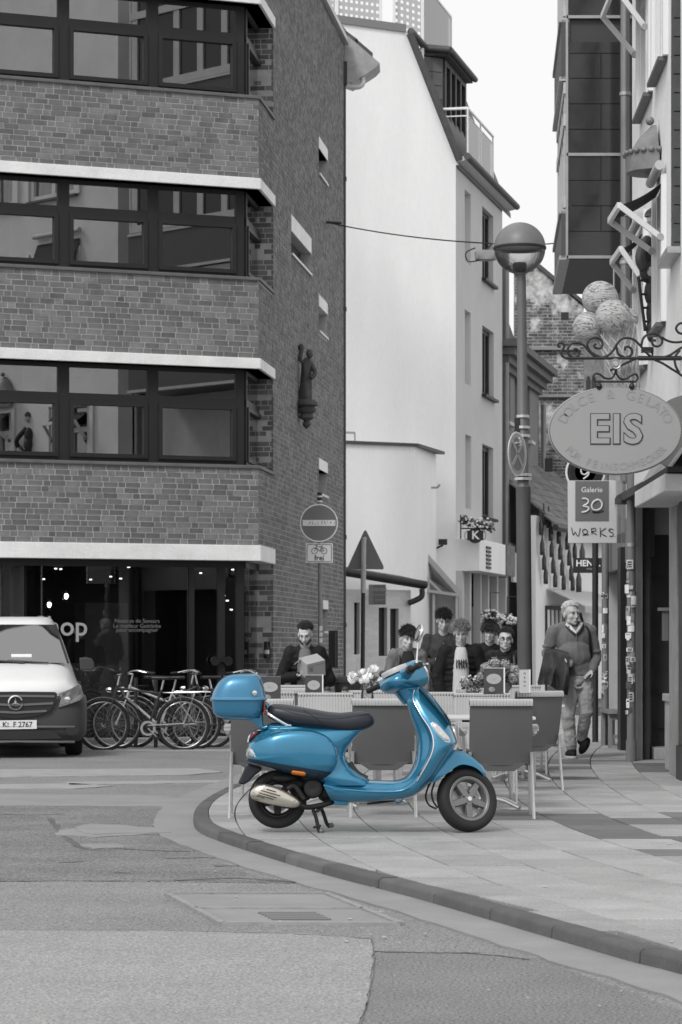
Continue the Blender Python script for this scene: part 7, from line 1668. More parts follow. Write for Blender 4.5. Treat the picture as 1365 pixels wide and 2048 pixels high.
person('tallest youth in hooded charcoal jacket looking down behind the others', 887, 166, 1220, m_c2, m_tr, m_hd, 24, 5, 0, 0, dict(bang=.40, ln=.05, curl=.8, flow=(0, -.4, -.2)), arms=dict(el=(-.25, .0, 1.12), wl=(-.10, -.24, 1.16), er=(.25, .0, 1.12), wr=(.08, -.24, 1.12)), coat_r=1.08)
rb_, A_, J_, T_ = person('blond curly youth in black puffer jacket over a pale printed shirt', 922, 178, 1243, m_c3, m_tr, m_hb, 22, -4, 0, 0, dict(bang=.45, ln=.055, curl=1.0, flow=(0, -.5, -.1), n=1600), shirt=m_tee, coat_r=1.16, arms=dict(el=(-.30, .0, 1.12), wl=(-.26, -.05, .88), er=(.30, .0, 1.12), wr=(.25, -.05, .88)), quilt=True)
R = random.Random(8)
for i in range(5):                                                   # jagged dark print across the chest
    x = -.062+.031*i; pts = [(x+R.uniform(-.006, .006), 1.33-.03*k) for k in range(5)]
    MB().tube([Vector((J_(a, 0, b).x, -.19+2.6*a*a, J_(a, 0, b).z)) for a, b in pts], [.004, .009, .006, .009, .003], 5).build('shirt_print', m_plastic, rb_)
    a, b = pts[1+i % 3]; P = J_(a, 0, b); MB().tube([Vector((P.x, -.19+2.6*a*a, P.z)), Vector((P.x+.02, -.188+2.6*(a+.02)**2, P.z+.012))], .006, 5).build('shirt_print', m_plastic, rb_)
person('youth with straight dark fringe and black roll collar right behind the blond one', 980, 168, 1243, m_c3, m_tr, m_hd, 12, -10, 0, 0, dict(bang=.50, ln=.075, curl=.12, flow=(0, -.5, -.8), n=1500, vol=.4), collar='roll', coat_r=1.0)
person('youth with short hair and glasses in dark zip jacket beside the lamp post', 1011, 176, 1257, m_c1, m_tr, m_hm, 2, -2, 0, 0, dict(bang=.6, side=.05, ln=.032, curl=.4, flow=(.2, -.1, .1)), collar='roll', glasses=True, straps=True)
# bearded man with phone and parcel
mp_, A_, J_, T_ = person('bearded man in quilted jacket checking a phone and holding a parcel', 611, 176, 1247, m_c3, m_tr, m_hd, 26, -8, 0, 0, dict(bang=.62, side=.25, back=-.1, ln=.04, curl=.2, flow=(.1, .4, .2)), shirt=m_c4, coat_r=1.12, beard=m_hd, arms=dict(el=(-.33, -.02, 1.08), wl=(-.10, -.28, 1.13), er=(.33, .0, 1.06), wr=(.17, -.26, 1.0), palm=(0, -.2, 1)), quilt=True)
ph = thing('phone', 'pale phone held in the bearded man\'s hand', 'phone', (0, 0, 0)); d = F/176
pc = Vector(((598-CX)/F*d, d-.36, zat(1322, d))); ph.location = (0, 0, 0); INV[ph.name] = Matrix.Identity(4)
MB().obox(pc, Vector((.035, -.01, .028)), Vector((.012, .03, .01)), Vector((-.002, -.003, .004))).build('phone_body', M('phone_pale', .6, .3), ph)
bx = thing('parcel', 'pale cardboard parcel with printed label under the bearded man\'s arm', 'box', (0, 0, 0)); INV[bx.name] = Matrix.Identity(4)
d2 = d-.34; ctr = at(625, 1333, d2); rx = Matrix.Rotation(R_(-14), 3, 'Y') @ Matrix.Rotation(R_(24), 3, 'Z') @ Matrix.Rotation(R_(28), 3, 'X')
ax, ay, az = rx @ Vector((.115, 0, 0)), rx @ Vector((0, .10, 0)), rx @ Vector((0, 0, .095))
MB().obox(ctr, ax, ay, az).build('carton', M('carton', .34, .8, var=.06), bx, bevel=.003)
MB().obox(ctr-ay*1.01+az*.2-ax*.55, ax*.22, ay*.005, az*.28).build('label', M('carton_print', .2, .7, var=.5, vs=80), bx)
MB().obox(ctr-ay*1.008+az*.62, ax*.9, ay*.004, az*.02).build('print_line', M('carton_line', .16, .7), bx)
# ------------------------------------------------------------------ the walking man
OS = 172.0; OD = F/OS; ox = (1148-CX)/F*OD
om = thing('person', 'white haired man in grey sweater and jeans walking with a jacket over his arm', 'person', (ox, OD, 0), 0, group='people in the lane', world=False)
L6 = lambda x, y, dy=0.0: Vector((((1060+x/5.69)-1148)/OS, dy, (1516.5-(1180+y/5.69))/OS))
m_sw_ = M('sweater_grey', .14, .9, var=.12, vs=12, fine=.2, fs=160, bump=.5, bs=220, sheen=.3); m_jean = M('jeans_grey', .33, .8, var=.28, vs=7, fine=.1, fs=150, bump=.35, bs=30)
T = Hm(L6(468, 276, -.04), 4, 30, -3, 1.12)
q = MB(); headparts(q, T); limb(q, [L6(470, 350, .02), L6(490, 430, .03)], [.062, .068]); q.ell(L6(480, 620), (.15, .1, .22), 14, 10); q.ell(L6(560, 950), (.14, .1, .14), 14, 10); limb(q, [L6(320, 455), L6(650, 455)], [.05, .05])
aL = [L6(275, 480, .0), L6(205, 720, .03), L6(400, 780, -.20)]; aR = [L6(680, 470, .02), L6(752, 760, .04), L6(700, 925, -.10)]
limb(q, aL, [.045, .04, .03]); limb(q, aR, [.045, .04, .03]); handparts(q, L6(395, 775, -.20), L6(445, 800, -.25), (.2, -.3, -1), .9, 1, 1.05); handparts(q, L6(702, 925, -.11), L6(648, 955, -.13), (.0, .3, -1), .25, -1, 1.0, .016)
lL = [L6(475, 1000), L6(432, 1440, -.05), L6(470, 1790, .0)]; lR = [L6(620, 1000), L6(640, 1390, -.03), L6(612, 1680, .22)]
limb(q, lL, [.07, .05, .04]); limb(q, lR, [.07, .05, .04]); skin('body', q, .0065, M('skin_ruddy', .46, .5, var=.1, vs=14), om, 3)
face(T, om, m_hg)
hair_on(T, om, m_hg, 5, bang=.6, side=.1, back=-.5, ln=.034, curl=.25, n=1700, flow=(.7, .3, -.35), vol=.8)
q = MB(); q.ell(L6(480, 560, .01), (.205, .135, .19), 20, 14); q.ell(L6(500, 740, -.03), (.195, .155, .19), 20, 14); q.ell(L6(545, 880, -.01), (.175, .14, .12), 20, 12); limb(q, [L6(330, 465, .02), L6(480, 425, .03), L6(640, 460, .02)], [.085, .085, .085])
limb(q, [aL[0], aL[0].lerp(aL[1], .5), aL[1], aL[1].lerp(aL[2], .85)], [.085, .075, .066, .05]); limb(q, [aR[0], aR[0].lerp(aR[1], .5), aR[1], aR[1].lerp(aR[2], .5), aR[1].lerp(aR[2], .92)], [.085, .075, .068, .06, .048])
for i, (x, y, w) in enumerate(((745, 700, .07), (750, 790, .068), (735, 850, .06), (215, 640, .075), (205, 700, .07))): q.ell(L6(x, y, .02), (w, w, .022), 12, 8)
skin('sweater', q, .009, m_sw_, om, 4, .009, 8, 3)
q = MB(); q.loft([sup(L6(545, y, -.005), (1, 0, 0), (0, 1, 0), .168, .135, 28, 2.4) for y in (900, 905, 955, 965)]); q.build('sweater_hem', m_sw_, om, smooth=60)
q = MB(); 
for s, x in ((-1, 412), (1, 590)): q.prism([L6(x, 365, -.04), L6(x+10*s, 400, -.06), L6(515, 498, -.145), L6(512, 470, -.135), L6(x-22*s, 370, -.06)], Vector((0, .02, 0)))
q.build('shirt_collar', M('shirt_check', .6, .8, var=.3, vs=40), om)
MB().tube([L6(516, 495, -.148), L6(516, 560, -.158)], .005, 6).build('zip', m_chrome, om)
q = MB(); q.tube(catmull([L6(400, 395, -.02), L6(425, 440, -.09), L6(515, 510, -.14), L6(590, 420, -.09), L6(605, 390, -.02)], 5), .012, 8); q.build('zip_collar', M('collar_dark', .03, .8), om, smooth=60)
MB().tube(catmull([L6(585, 260, .14), L6(605, 350, .08), L6(635, 410, -.04), L6(665, 500, -.11), L6(680, 640, -.10), L6(692, 780, -.05), L6(700, 850, .06)], 6), .02, 8, sq=.35).build('bag_strap', m_black, om, smooth=60)
q = MB(); limb(q, [L6(485, 985, .0), L6(455, 1180, -.02), L6(432, 1430, -.05), L6(450, 1600, -.02), L6(472, 1775, .0)], [.105, .098, .078, .07, .062]); limb(q, [L6(620, 985, .0), L6(635, 1180, -.02), L6(642, 1380, -.04), L6(622, 1540, .08), L6(612, 1670, .20)], [.105, .096, .076, .068, .06]); q.ell(L6(560, 985, .0), (.165, .125, .10), 16, 10)
R = random.Random(4)
for k in range(16):                                                   # creases at knees, hem and hip
    x, y, dy = R.choice([(432, R.uniform(1400, 1500), -.06), (640, R.uniform(1330, 1420), -.05), (470, R.uniform(1690, 1790), .0), (618, R.uniform(1560, 1660), .14), (540, R.uniform(1020, 1120), -.07)]); q.ell(L6(x+R.uniform(-20, 20), y, dy), (.072*R.uniform(.8, 1.1), .07, .013), 12, 6, rot=Matrix.Rotation(R.uniform(-.5, .5), 3, 'Y'))
skin('jeans', q, .0085, m_jean, om, 2, .007, 9, 5, (1, 1, 1.2))
q = MB(); q.ell(L6(465, 1868, -.03), (.062, .12, .055), 14, 10, rot=Matrix.Rotation(R_(14), 3, 'Z')); q.ell(L6(490, 1840, .03), (.05, .06, .07), 12, 8); skin('shoe', q, .009, m_c3, om, 2)
q = MB(); q.loft([sup(L6(462, y, -.03), (.97, .2, 0), (-.2, .97, 0), .066*s_, .13*s_, 20, 2.4) for y, s_ in ((1886, 1.0), (1892, 1.03), (1912, 1.02), (1915, .98))]); q.build('shoe_sole', M('sole_pale', .42, .7), om, smooth=50)
rt = Matrix.Rotation(R_(-30), 3, 'Y') @ Matrix.Rotation(R_(40), 3, 'X'); q = MB(); q.ell(L6(640, 1780, .20), (.055, .075, .11), 14, 10, rot=Matrix.Rotation(R_(28), 3, 'Y')); q.ell(L6(605, 1720, .24), (.05, .06, .06), 12, 8); skin('shoe', q, .009, m_c3, om, 2)
# jacket over his arm
jk = thing('folded_jacket', 'dark padded jacket hanging over the walking man\'s forearm', 'jacket', (ox, OD, 0), world=False)
rings = []; NU = 30
for i in range(NU+1):                                                # cloth draped over the forearm, hanging in folds
    u = i/NU; P = L6(lerp(165, 425, u), lerp(735, 775, u)-25*math.sin(u*math.pi), lerp(.0, -.23, u)); Bz = L6(0, lerp(1085, 1165, u)-30*math.sin(u*5.0)).z; fx_ = lerp(-.075, -.015, u)
    ring = []
    def fold(v, s_): return s_*(.075*mnoise.noise(Vector((u*4.2+s_, v*1.3, 2)))+.035*mnoise.noise(Vector((u*10, v*3.2, 7+s_)))+.03*v)
    for k in range(9): v = 1-k/8; ring.append(Vector((P.x+fx_*v, P.y-.065-fold(v, 1)*(.3+v), lerp(P.z, Bz, v))))
    for k in range(1, 8): a = math.pi*k/8; ring.append(Vector((P.x, P.y-.065*math.cos(a), P.z+.06*math.sin(a))))
    for k in range(9): v = k/8; ring.append(Vector((P.x+fx_*v, P.y+.065+fold(v, .7)*(.3+v), lerp(P.z, Bz+.03, v))))
    ring.append(Vector((P.x+fx_, P.y, Bz+.02))); rings.append(ring)
q = MB(); q.loft(rings); q.build('cloth', M('jacket_black', .02, .6, var=.3, vs=8, bump=.5, bs=30), jk, smooth=70)
# ------------------------------------------------------------------ white van at the left edge
VS = 163.0; VD = F/VS; VX = (31.2-CX)/F*VD
van = thing('delivery_van', 'white delivery van with dark bumper parked facing the camera at the left edge', 'van', (VX, VD, ROADZ), R_(7.5), world=False)
vx = lambda x: (x/6.025-31.2)/VS
vz = lambda y: (318-y/6.025)/VS
m_vw = M('van_white', .74, .35, coat=.4, var=.03, vs=2); m_vp = M('van_bumper_plastic', .05, .55, bump=.15, bs=200); m_vg = glass_mat('windscreen', .35, .30, gl=.9)
def vring(z, w, yf, yb, e=5.0, n=44): return sup(Vector((0, (yf+yb)/2, z)), (1, 0, 0), (0, 1, 0), w, (yb-yf)/2, n, e)
YB = 4.7
up_ = [(.70, .885, .06), (.78, .868, .05), (.84, .845, .06), (.93, .80, .14), (1.03, .765, .34), (1.12, .74, .58), (1.167, .725, .74), (1.25, .70, .85), (1.34, .672, .97), (1.45, .636, 1.12), (1.55, .596, 1.26), (1.65, .545, 1.40), (1.70, .52, 1.48), (1.74, .49, 1.62), (1.758, .44, 1.85)]
q = MB(); q.loft([vring(z, w, yf, YB) for z, w, yf in dense(up_, 3)]); q.build('body', m_vw, van, smooth=35)
lo = [(.20, .80, .10), (.25, .86, .05), (.32, .885, .01), (.45, .89, .0), (.55, .89, .0), (.65, .89, .01), (.71, .888, .03), (.765, .875, .05)]
q = MB(); q.loft([vring(z, w, yf-.012, 1.2) for z, w, yf in dense(lo, 2)]); q.build('bumper', m_vp, van, smooth=45)
yfz = lambda z: interp([a[0] for a in up_], [a[2] for a in up_], z)
def vfront(pts, off, name, mat, parent=van, th=.01, fz=None, **kw):
    P = [Vector((vx(x), (fz(vz(y)) if fz else yfz(vz(y)))-off, vz(y))) for x, y in pts]; return MB().prism(P, Vector((0, -th, 0))).build(name, mat, parent, **kw)
mirx = lambda pts: [(2*188-x, y) for x, y in reversed(pts)]
sc_ = [(188, 285), (450, 290), (700, 300), (712, 320), (775, 560), (845, 765), (840, 772), (188, 768)]
q = MB(); ws = []
for r in range(9):
    y = lerp(292, 770, r/8); w = lerp(vx(702), vx(842), r/8); z = vz(y); ws.append([Vector((w*t, yfz(z)-.03+.06*abs(t)**4, z)) for t in [-1+2*k/12 for k in range(13)]])
q.add([p for r in ws for p in r], [(r*13+k, r*13+k+1, (r+1)*13+k+1, (r+1)*13+k) for r in range(8) for k in range(12)]); q.build('windscreen', m_vg, van, smooth=60)
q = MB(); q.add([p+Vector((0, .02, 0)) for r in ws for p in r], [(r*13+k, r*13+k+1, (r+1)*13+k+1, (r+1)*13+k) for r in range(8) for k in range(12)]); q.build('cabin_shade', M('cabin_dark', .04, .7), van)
for s in (-1, 1): MB().tube([ws[r][0 if s < 0 else 12]+Vector((0, -.006, 0)) for r in range(9)], .014, 6).build('screen_seal', m_plastic, van)
for a, b in (((95, 742), (600, 772)), ((-110, 735), (300, 768))): MB().tube([Vector((vx(a[0]), yfz(vz(a[1]))-.05, vz(a[1]))), Vector((vx(b[0]), yfz(vz(b[1]))-.05, vz(b[1])))], .012, 6).build('wiper', m_plastic, van)
q = MB(); q.obox((vx(270), yfz(vz(690))-.034, vz(690)), ((vx(395)-vx(145))/2, 0, 0), (0, .006, .006), (0, .01, .022)); q.build('paper_slip', m_sw, van)
# grille, emblem, plate, lamps
gz = lambda z: -.012
gp1 = [(188, 1112), (660, 1118), (690, 1140), (660, 1250), (600, 1350), (480, 1395), (188, 1440)]; full = gp1+mirx(gp1[1:-1])
vfront(full, .02, 'grille', m_plastic, th=.02, fz=gz)
for ya, yb, xr in ((1150, 1165, 655), (1262, 1248, 640), (1352, 1340, 560)):
    for s in (1, -1):
        A = [(188, ya), (xr, yb-8), (xr, yb+18), (188, ya+26)]; vfront(A if s > 0 else mirx(A), .045, 'grille_slat', M('slat_grey', .15, .4, .3), th=.012, fz=gz)
ec = Vector((vx(188), -.085, vz(1245))); er = 88/6.025/VS
MB().lathe([(er*.86, -.01), (er, -.012), (er*1.02, 0), (er*.86, .01)], ec, axis=(0, -1, 0), n=36, closed=True).build('emblem_ring', m_chrome, van, smooth=50)
q = MB()
for a in (90, 210, 330):
    d_ = Vector((math.cos(R_(a)), 0, math.sin(R_(a)))); p_ = Vector((-d_.z, 0, d_.x)); q.add([ec+p_*er*.16+Vector((0, .0, 0)), ec-p_*er*.16, ec+d_*er*.9+Vector((0, .004, 0)), ec+Vector((0, -.014, 0))], [(0, 2, 3), (3, 2, 1), (0, 3, 1), (0, 1, 2)])
q.build('emblem_star', m_chrome, van)
vfront([(-75, 1460), (444, 1456), (444, 1562), (-75, 1568)], .02, 'number_plate', m_sw, th=.012, fz=gz, bevel=.002)
S_ = 1/6.025/VS
letters('plate_number', 'K   F 2767', 92*S_, Vector((vx(212), -.046, vz(1512))), (1, 0, 0), UPV, m_plastic, van, bold=.0012, sx=.92, depth=.002)
for y in (1495, 1527): MB().lathe([(.001, 0), (.012, 0), (.012, .003), (.001, .003)], (vx(99), -.046, vz(y)), axis=(0, -1, 0), n=12).build('plate_seal', M('seal_grey', .3, .5), van)
hl = [(700, 1135), (760, 1115), (860, 1075), (950, 1015), (975, 1040), (1000, 1130), (1010, 1180), (960, 1225), (860, 1262), (770, 1290), (705, 1312), (735, 1200)]
for s in (1, -1):
    P = hl if s > 0 else mirx(hl); fz2 = lambda z: 0
    pts = [Vector((vx(x), .02+.35*max(0, abs(vx(x))-.6)**1.3, vz(y))) for x, y in P]; MB().prism(pts, Vector((0, -.04, 0))).build('headlight', M('headlamp_glass', .22, .15, .4, coat=.7, var=.5, vs=18), van, bevel=.008)
    for x, y, r in ((800, 1215, .05), (915, 1160, .045)):
        x = x if s > 0 else 376-x; MB().lathe([(.001, .004), (r*.6, .006), (r, 0), (r*1.1, -.02)], (vx(x), -.012+.1*(r < .047), vz(y)), axis=(0, -1, 0), n=18).build('lamp_reflector', m_chrome, van, smooth=50)
    fx = [(790, 1560), (900, 1545), (950, 1570), (940, 1620), (870, 1645), (800, 1630)]; fx = fx if s > 0 else mirx(fx); vfront(fx, .02, 'fog_lamp', m_plastic, th=.01, fz=gz)
    mr = [(925, 712), (1000, 702), (1075, 715), (1105, 770), (1108, 830), (1080, 858), (940, 862)]; mr = mr if s > 0 else mirx(mr)
    MB().prism([Vector((vx(x)+.06*s, .8, vz(y))) for x, y in mr], Vector((0, .12, 0))).build('wing_mirror', M('mirror_plastic', .04, .5), van, bevel=.012)
    wx_ = s*(vx(915)); t = MB(); t.lathe([(.16, -.09), (.20, -.105), (.29, -.105), (.315, -.08), (.32, 0), (.315, .08), (.29, .105), (.20, .105), (.16, .09)], (wx_, .95, .32), axis=(1, 0, 0), n=36); t.build('wheel', m_rubber, van, smooth=50)
    t = MB(); t.lathe([(.16, -.09), (.20, -.105), (.29, -.105), (.315, -.08), (.32, 0), (.315, .08), (.29, .105), (.20, .105), (.16, .09)], (wx_*.98, 3.9, .32), axis=(1, 0, 0), n=30); t.build('wheel', m_rubber, van, smooth=50)
lw = [(188, 1580), (600, 1580), (660, 1600), (750, 1680), (188, 1690)]; vfront(lw+mirx(lw[1:-1]), .02, 'lower_intake', m_plastic, th=.006, fz=gz)
for y in (1535, 1715):
    q = MB(); q.tube([Vector((vx(188)+t*vx(900), -.03+.05*abs(t)**3, vz(y+8*abs(t)))) for t in [-1+k/10 for k in range(21)]], .016, 6); q.build('bumper_strip', M('strip_grey', .11, .5), van, smooth=60)
q = MB(); q.box(-.7, .7, .3, 4.5, .17, .30); q.build('underbody', m_plastic, van)
# ------------------------------------------------------------------ bicycles
m_bk = M('bike_black', .02, .35, coat=.3); m_bl = M('bike_pale', .5, .4, .3); m_sp = M('spoke_steel', .45, .35, .8)
def bike(label, px, S, yaw, framem, guard, bars='swept', rack=True, mirror=False):
    """profile bicycle; local x along the bike, front wheel at -x"""
    d = F/S; o = thing('bicycle', label, 'bicycle', ((px-CX)/F*d, d, ROADZ), R_(yaw), group='bicycles parked by the shop', world=False); r = .335; wb = .53
    fx, rx = -wb, wb
    for i, x in enumerate((fx, rx)):
        w = MB(); w.tube([(x+r*math.cos(a), 0, r+r*math.sin(a)-.0) for a in [2*math.pi*k/40 for k in range(40)]], .02, 8, closed=True); wo = w.build('wheel', m_rubber, o, smooth=60)
        q = MB(); q.tube([(x+.305*math.cos(a), 0, r+.305*math.sin(a)) for a in [2*math.pi*k/36 for k in range(36)]], .012, 6, closed=True); q.build('rim', m_alu, wo, smooth=60)
        q = MB()
        for k in range(20): a = 2*math.pi*k/20; q.tube([(x, .03*(1 if k % 2 else -1), r), (x+.3*math.cos(a), 0, r+.3*math.sin(a))], .0016, 3)
        q.build('spokes', m_sp, wo); q = MB(); q.tube([(x, -.05, r), (x, .05, r)], .022, 8); q.build('hub', m_steel, wo)
        q = MB(); g0, g1 = ((-.3, 2.6) if i else (.5, 3.5))
        if i == 0: g0, g1 = -.15, 2.2
        else: g0, g1 = .1, 2.9
        if guard: q.tube([(x+.365*math.cos(a), 0, r+.365*math.sin(a)) for a in [lerp(g0, g1, k/16) for k in range(17)]], .024, 6, sq=.35); q.build('mudguard', guard, o, smooth=60)
    bb = Vector((.06, 0, .29)); st = Vector((.24, 0, .80)); hd = Vector((-.34, 0, .86)); hd2 = Vector((-.385, 0, .68))
    q = MB()
    for a, b, rr in ((bb, st, .016), (hd2, bb, .019), (hd, hd2, .02), (hd+Vector((.01, 0, -.04)), st.lerp(bb, .35 if bars == 'swept' else .1), .016)): q.tube([a, b], rr, 8)
    for s in (-1, 1): q.tube([bb+Vector((0, s*.03, 0)), Vector((rx, s*.055, r))], .010, 6); q.tube([st.lerp(bb, .12)+Vector((0, s*.02, 0)), Vector((rx, s*.055, r))], .008, 6); q.tube([hd2+Vector((-.01, s*.03, -.02)), Vector((fx, s*.05, r))], .011, 6)
    q.build('frame', framem, o, smooth=60)
    q = MB(); q.tube([st, st+Vector((.03, 0, .13))], .013, 8); q.build('seat_post', m_alu, o)
    q = MB(); q.loft([sup(st+Vector((x_, 0, .155)), (0, 1, 0), (0, 0, 1), w_, .022, 12, 2.5) for x_, w_ in ((-.13, .015), (-.08, .03), (.0, .05), (.08, .085), (.13, .08), (.145, .05))]); q.build('saddle', m_plastic, o, smooth=60)
    q = MB(); top = hd+Vector((.03, 0, .14)); q.tube([hd, top], .013, 8); 
    if bars == 'swept': q.tube(catmull([top+Vector((.20, -.29, .02)), top+Vector((.04, -.24, .05)), top+Vector((-.06, -.1, .01)), top, top+Vector((-.06, .1, .01)), top+Vector((.04, .24, .05)), top+Vector((.20, .29, .02))], 4), .0115, 8)
    else: q.tube(catmull([top+Vector((.03, -.31, .01)), top+Vector((-.03, -.1, 0)), top+Vector((-.03, .1, 0)), top+Vector((.03, .31, .01))], 4), .012, 8)
    q.build('handlebar', m_chrome, o, smooth=60)
    for s in (-1, 1): e = top+(Vector((.20, s*.29, .02)) if bars == 'swept' else Vector((.03, s*.31, .01))); MB().tube([e, e+(Vector((.09, s*.03, -.01)) if bars == 'swept' else Vector((.02, s*.1, 0)))], .016, 8).build('grip', m_rubber, o, smooth=60)
    q = MB(); q.lathe([(.001, -.03), (.04, -.03), (.035, .02), (.015, .04)], (hd2.x-.07, 0, .80), axis=(-1, 0, 0), n=12); q.build('front_lamp', m_chrome, o, smooth=50)
    if rack:
        q = MB(); z = .76; q.tube([(.26, 0, z), (.36, -.06, z), (.74, -.06, z), (.74, .06, z), (.36, .06, z), (.26, 0, z)], .007, 6)
        for s in (-1, 1): q.tube([(.68, s*.06, z), (rx, s*.06, r)], .005, 5); q.tube([(.48, s*.06, z), (rx, s*.06, r)], .005, 5)
        q.build('rack', m_alu, o, smooth=60)
    q = MB(); q.lathe([(.07, -.008), (.10, -.008), (.10, .008), (.07, .008)], bb+Vector((0, -.04, 0)), axis=(0, 1, 0), n=20, closed=True); q.tube([bb+Vector((0, -.05, 0)), bb+Vector((.12, -.07, -.12))], .01, 6); q.tube([bb+Vector((0, .05, 0)), bb+Vector((-.12, .07, .12))], .01, 6); q.build('crank', m_steel, o, smooth=50)
    q = MB(); q.box(.12, .22, -.15, -.07, .155, .18); q.build('pedal', m_rubber, o); q = MB(); q.bar(bb+Vector((-.0, -.045, .04)), Vector((rx, -.045, r+.02)), .012, .04, up=(0, 1, 0)); q.build('chain_guard', m_bl if framem is m_bk else m_bk, o)
bike('nearest black bicycle with silver mudguards facing the van', 287, 151, 6, m_bk, m_alu, 'flat')
bike('bicycle with pale frame leaning behind the nearest black one', 312, 148.5, 2, m_bl, m_bk, 'swept')
bike('bicycle with swept chrome handlebar facing away from the van', 345, 146.5, 176, m_bk, m_bl, 'swept')
bike('dark bicycle half hidden behind the blue top case', 458, 147, 172, m_bk, m_bk, 'swept', rack=True)
bike('rearmost bicycle with only its rear wheel showing left of the top case', 432, 145.5, 10, m_bk, m_alu, 'flat')
for px, lab in ((272, 'thin steel bicycle post among the parked bicycles, left one'), (312, 'thin steel bicycle post among the parked bicycles, right one')):
    p = at(px, 1500, F/147); o = MB().tube([(p.x, p.y, ROADZ), (p.x, p.y, ROADZ+.95)], .028, 10).build('bicycle_post', m_pipedark, smooth=50); tag(o, lab, 'bollard')
# pale road line and kerb in front of the shop
sheet('road_line', [(-60, 1500), (150, 1497), (480, 1500), (480, 1503), (150, 1502), (-60, 1506)], m_line, .006, wob=.01, seed=50)
q = MB(); A = BC+n1*1.1+e1*(-1.2); q.prism([Vector((p.x, p.y, ROADZ)) for p in (A, A+e1*12, A+e1*12-n1*1.3, BC-e2*.0+n2*.9-n1*.1, BC+n2*.9+e2*10.5, BC-n2*.3+e2*10.5, BC)], UPV*.07); struct(q.build('shop_pavement', M('shop_pavement_stone', .22, .85, var=.15, vs=2, fine=.15, fs=60)))
# ------------------------------------------------------------------ street lamp, signs, wire
LS = 190.0; LD = F/LS
lamp = thing('street_lamp', 'grey street lamp with a two tone globe on a tall tapered pole', 'street lamp', gnd(1052, 1298+H*LS))
lb_ = at(1052, 1298+H*LS, LD); lt_ = at(1043, 548, LD); lm = lb_.lerp(lt_, .58)
m_pole = M('lamp_pole_grey', .13, .5, .2, var=.12, vs=4)
q = MB(); q.tube([lb_, lb_.lerp(lt_, .57)], .078, 20); q.build('lower_pole', M('lamp_pole_dark', .085, .5, .2, var=.12, vs=4), lamp, smooth=40)
q = MB(); q.tube([lb_.lerp(lt_, .57), lb_.lerp(lt_, .575), lt_], [.076, .06, .048], 20); q.build('upper_pole', m_pole, lamp, smooth=40)
q = MB(); q.tube([lb_, lb_+UPV*.5], .085, 20); q.build('pole_base', m_plastic, lamp, smooth=40)
gc = at(1040, 497, LD); gr0 = 52/LS
q = MB(); n_ = 32; q.lathe([(gr0*math.cos(a), gr0*math.sin(a)) for a in [math.radians(4+86*k/12) for k in range(13)]]+[(.001, gr0*.99)], gc, n=n_); q.build('globe_cap', M('globe_cap_grey', .17, .45, var=.15, vs=5), lamp, smooth=60)
gm = bpy.data.materials.new('frosted_globe'); gm.use_nodes = True; nt = gm.node_tree; nt.nodes.clear(); Lk = nt.links
tc = nt.nodes.new('ShaderNodeTexCoord'); vz_ = nt.nodes.new('ShaderNodeTexVoronoi'); vz_.inputs['Scale'].default_value = 60; Lk.new(tc.outputs['Object'], vz_.inputs[0]); bp = nt.nodes.new('ShaderNodeBump'); bp.inputs['Strength'].default_value = .6; bp.inputs['Distance'].default_value = .01; Lk.new(vz_.outputs[0], bp.inputs['Height'])
tl = nt.nodes.new('ShaderNodeBsdfTranslucent'); tl.inputs[0].default_value = (.85, .85, .85, 1); tp = nt.nodes.new('ShaderNodeBsdfTransparent'); tp.inputs[0].default_value = (.97, .97, .97, 1); gg = nt.nodes.new('ShaderNodeBsdfGlossy'); gg.inputs['Roughness'].default_value = .15
m1 = nt.nodes.new('ShaderNodeMixShader'); m1.inputs[0].default_value = .74; m2 = nt.nodes.new('ShaderNodeMixShader'); fr = nt.nodes.new('ShaderNodeFresnel'); ou = nt.nodes.new('ShaderNodeOutputMaterial')
Lk.new(tl.outputs[0], m1.inputs[1]); Lk.new(tp.outputs[0], m1.inputs[2]); Lk.new(fr.outputs[0], m2.inputs[0]); Lk.new(m1.outputs[0], m2.inputs[1]); Lk.new(gg.outputs[0], m2.inputs[2]); Lk.new(m2.outputs[0], ou.inputs[0])
for x_ in (tl, gg, fr): Lk.new(bp.outputs[0], x_.inputs['Normal'])
q = MB(); q.lathe([(.05, -gr0*.985)]+[(gr0*.985*math.cos(a), gr0*.985*math.sin(a)) for a in [math.radians(-78+80*k/12) for k in range(13)]]+[], gc, n=n_); q.f = q.f[:-2]; q.mi = q.mi[:-2]; q.build('globe_glass', gm, lamp, smooth=60)
q = MB(); q.lathe([(gr0*1.005, -.012), (gr0*1.025, -.005), (gr0*1.025, .012), (gr0*1.0, .02)], gc, n=n_, closed=True); q.build('globe_seam', m_pipedark, lamp, smooth=40)
q = MB(); q.lathe([(.05, -gr0*1.05), (.07, -gr0*.95), (.075, -gr0*.6), (.06, -gr0*.55)], gc, n=18); q.build('lamp_holder', m_pole, lamp, smooth=40)
for y, r in ((833, .058), (855, .062), (872, .066), (950, .082), (958, .083)):
    c = at(1046, y, LD); MB().tube([c-UPV*.014, c+UPV*.014], [r+.012]*2, 18).build('clamp_band', m_alu, lamp, smooth=40)
MB().obox(at(1034, 850, LD)+Vector((0, -.03, 0)), Vector((.025, 0, 0)), Vector((0, .03, 0)), UPV*.07).build('switch_box', m_plastic, lamp)
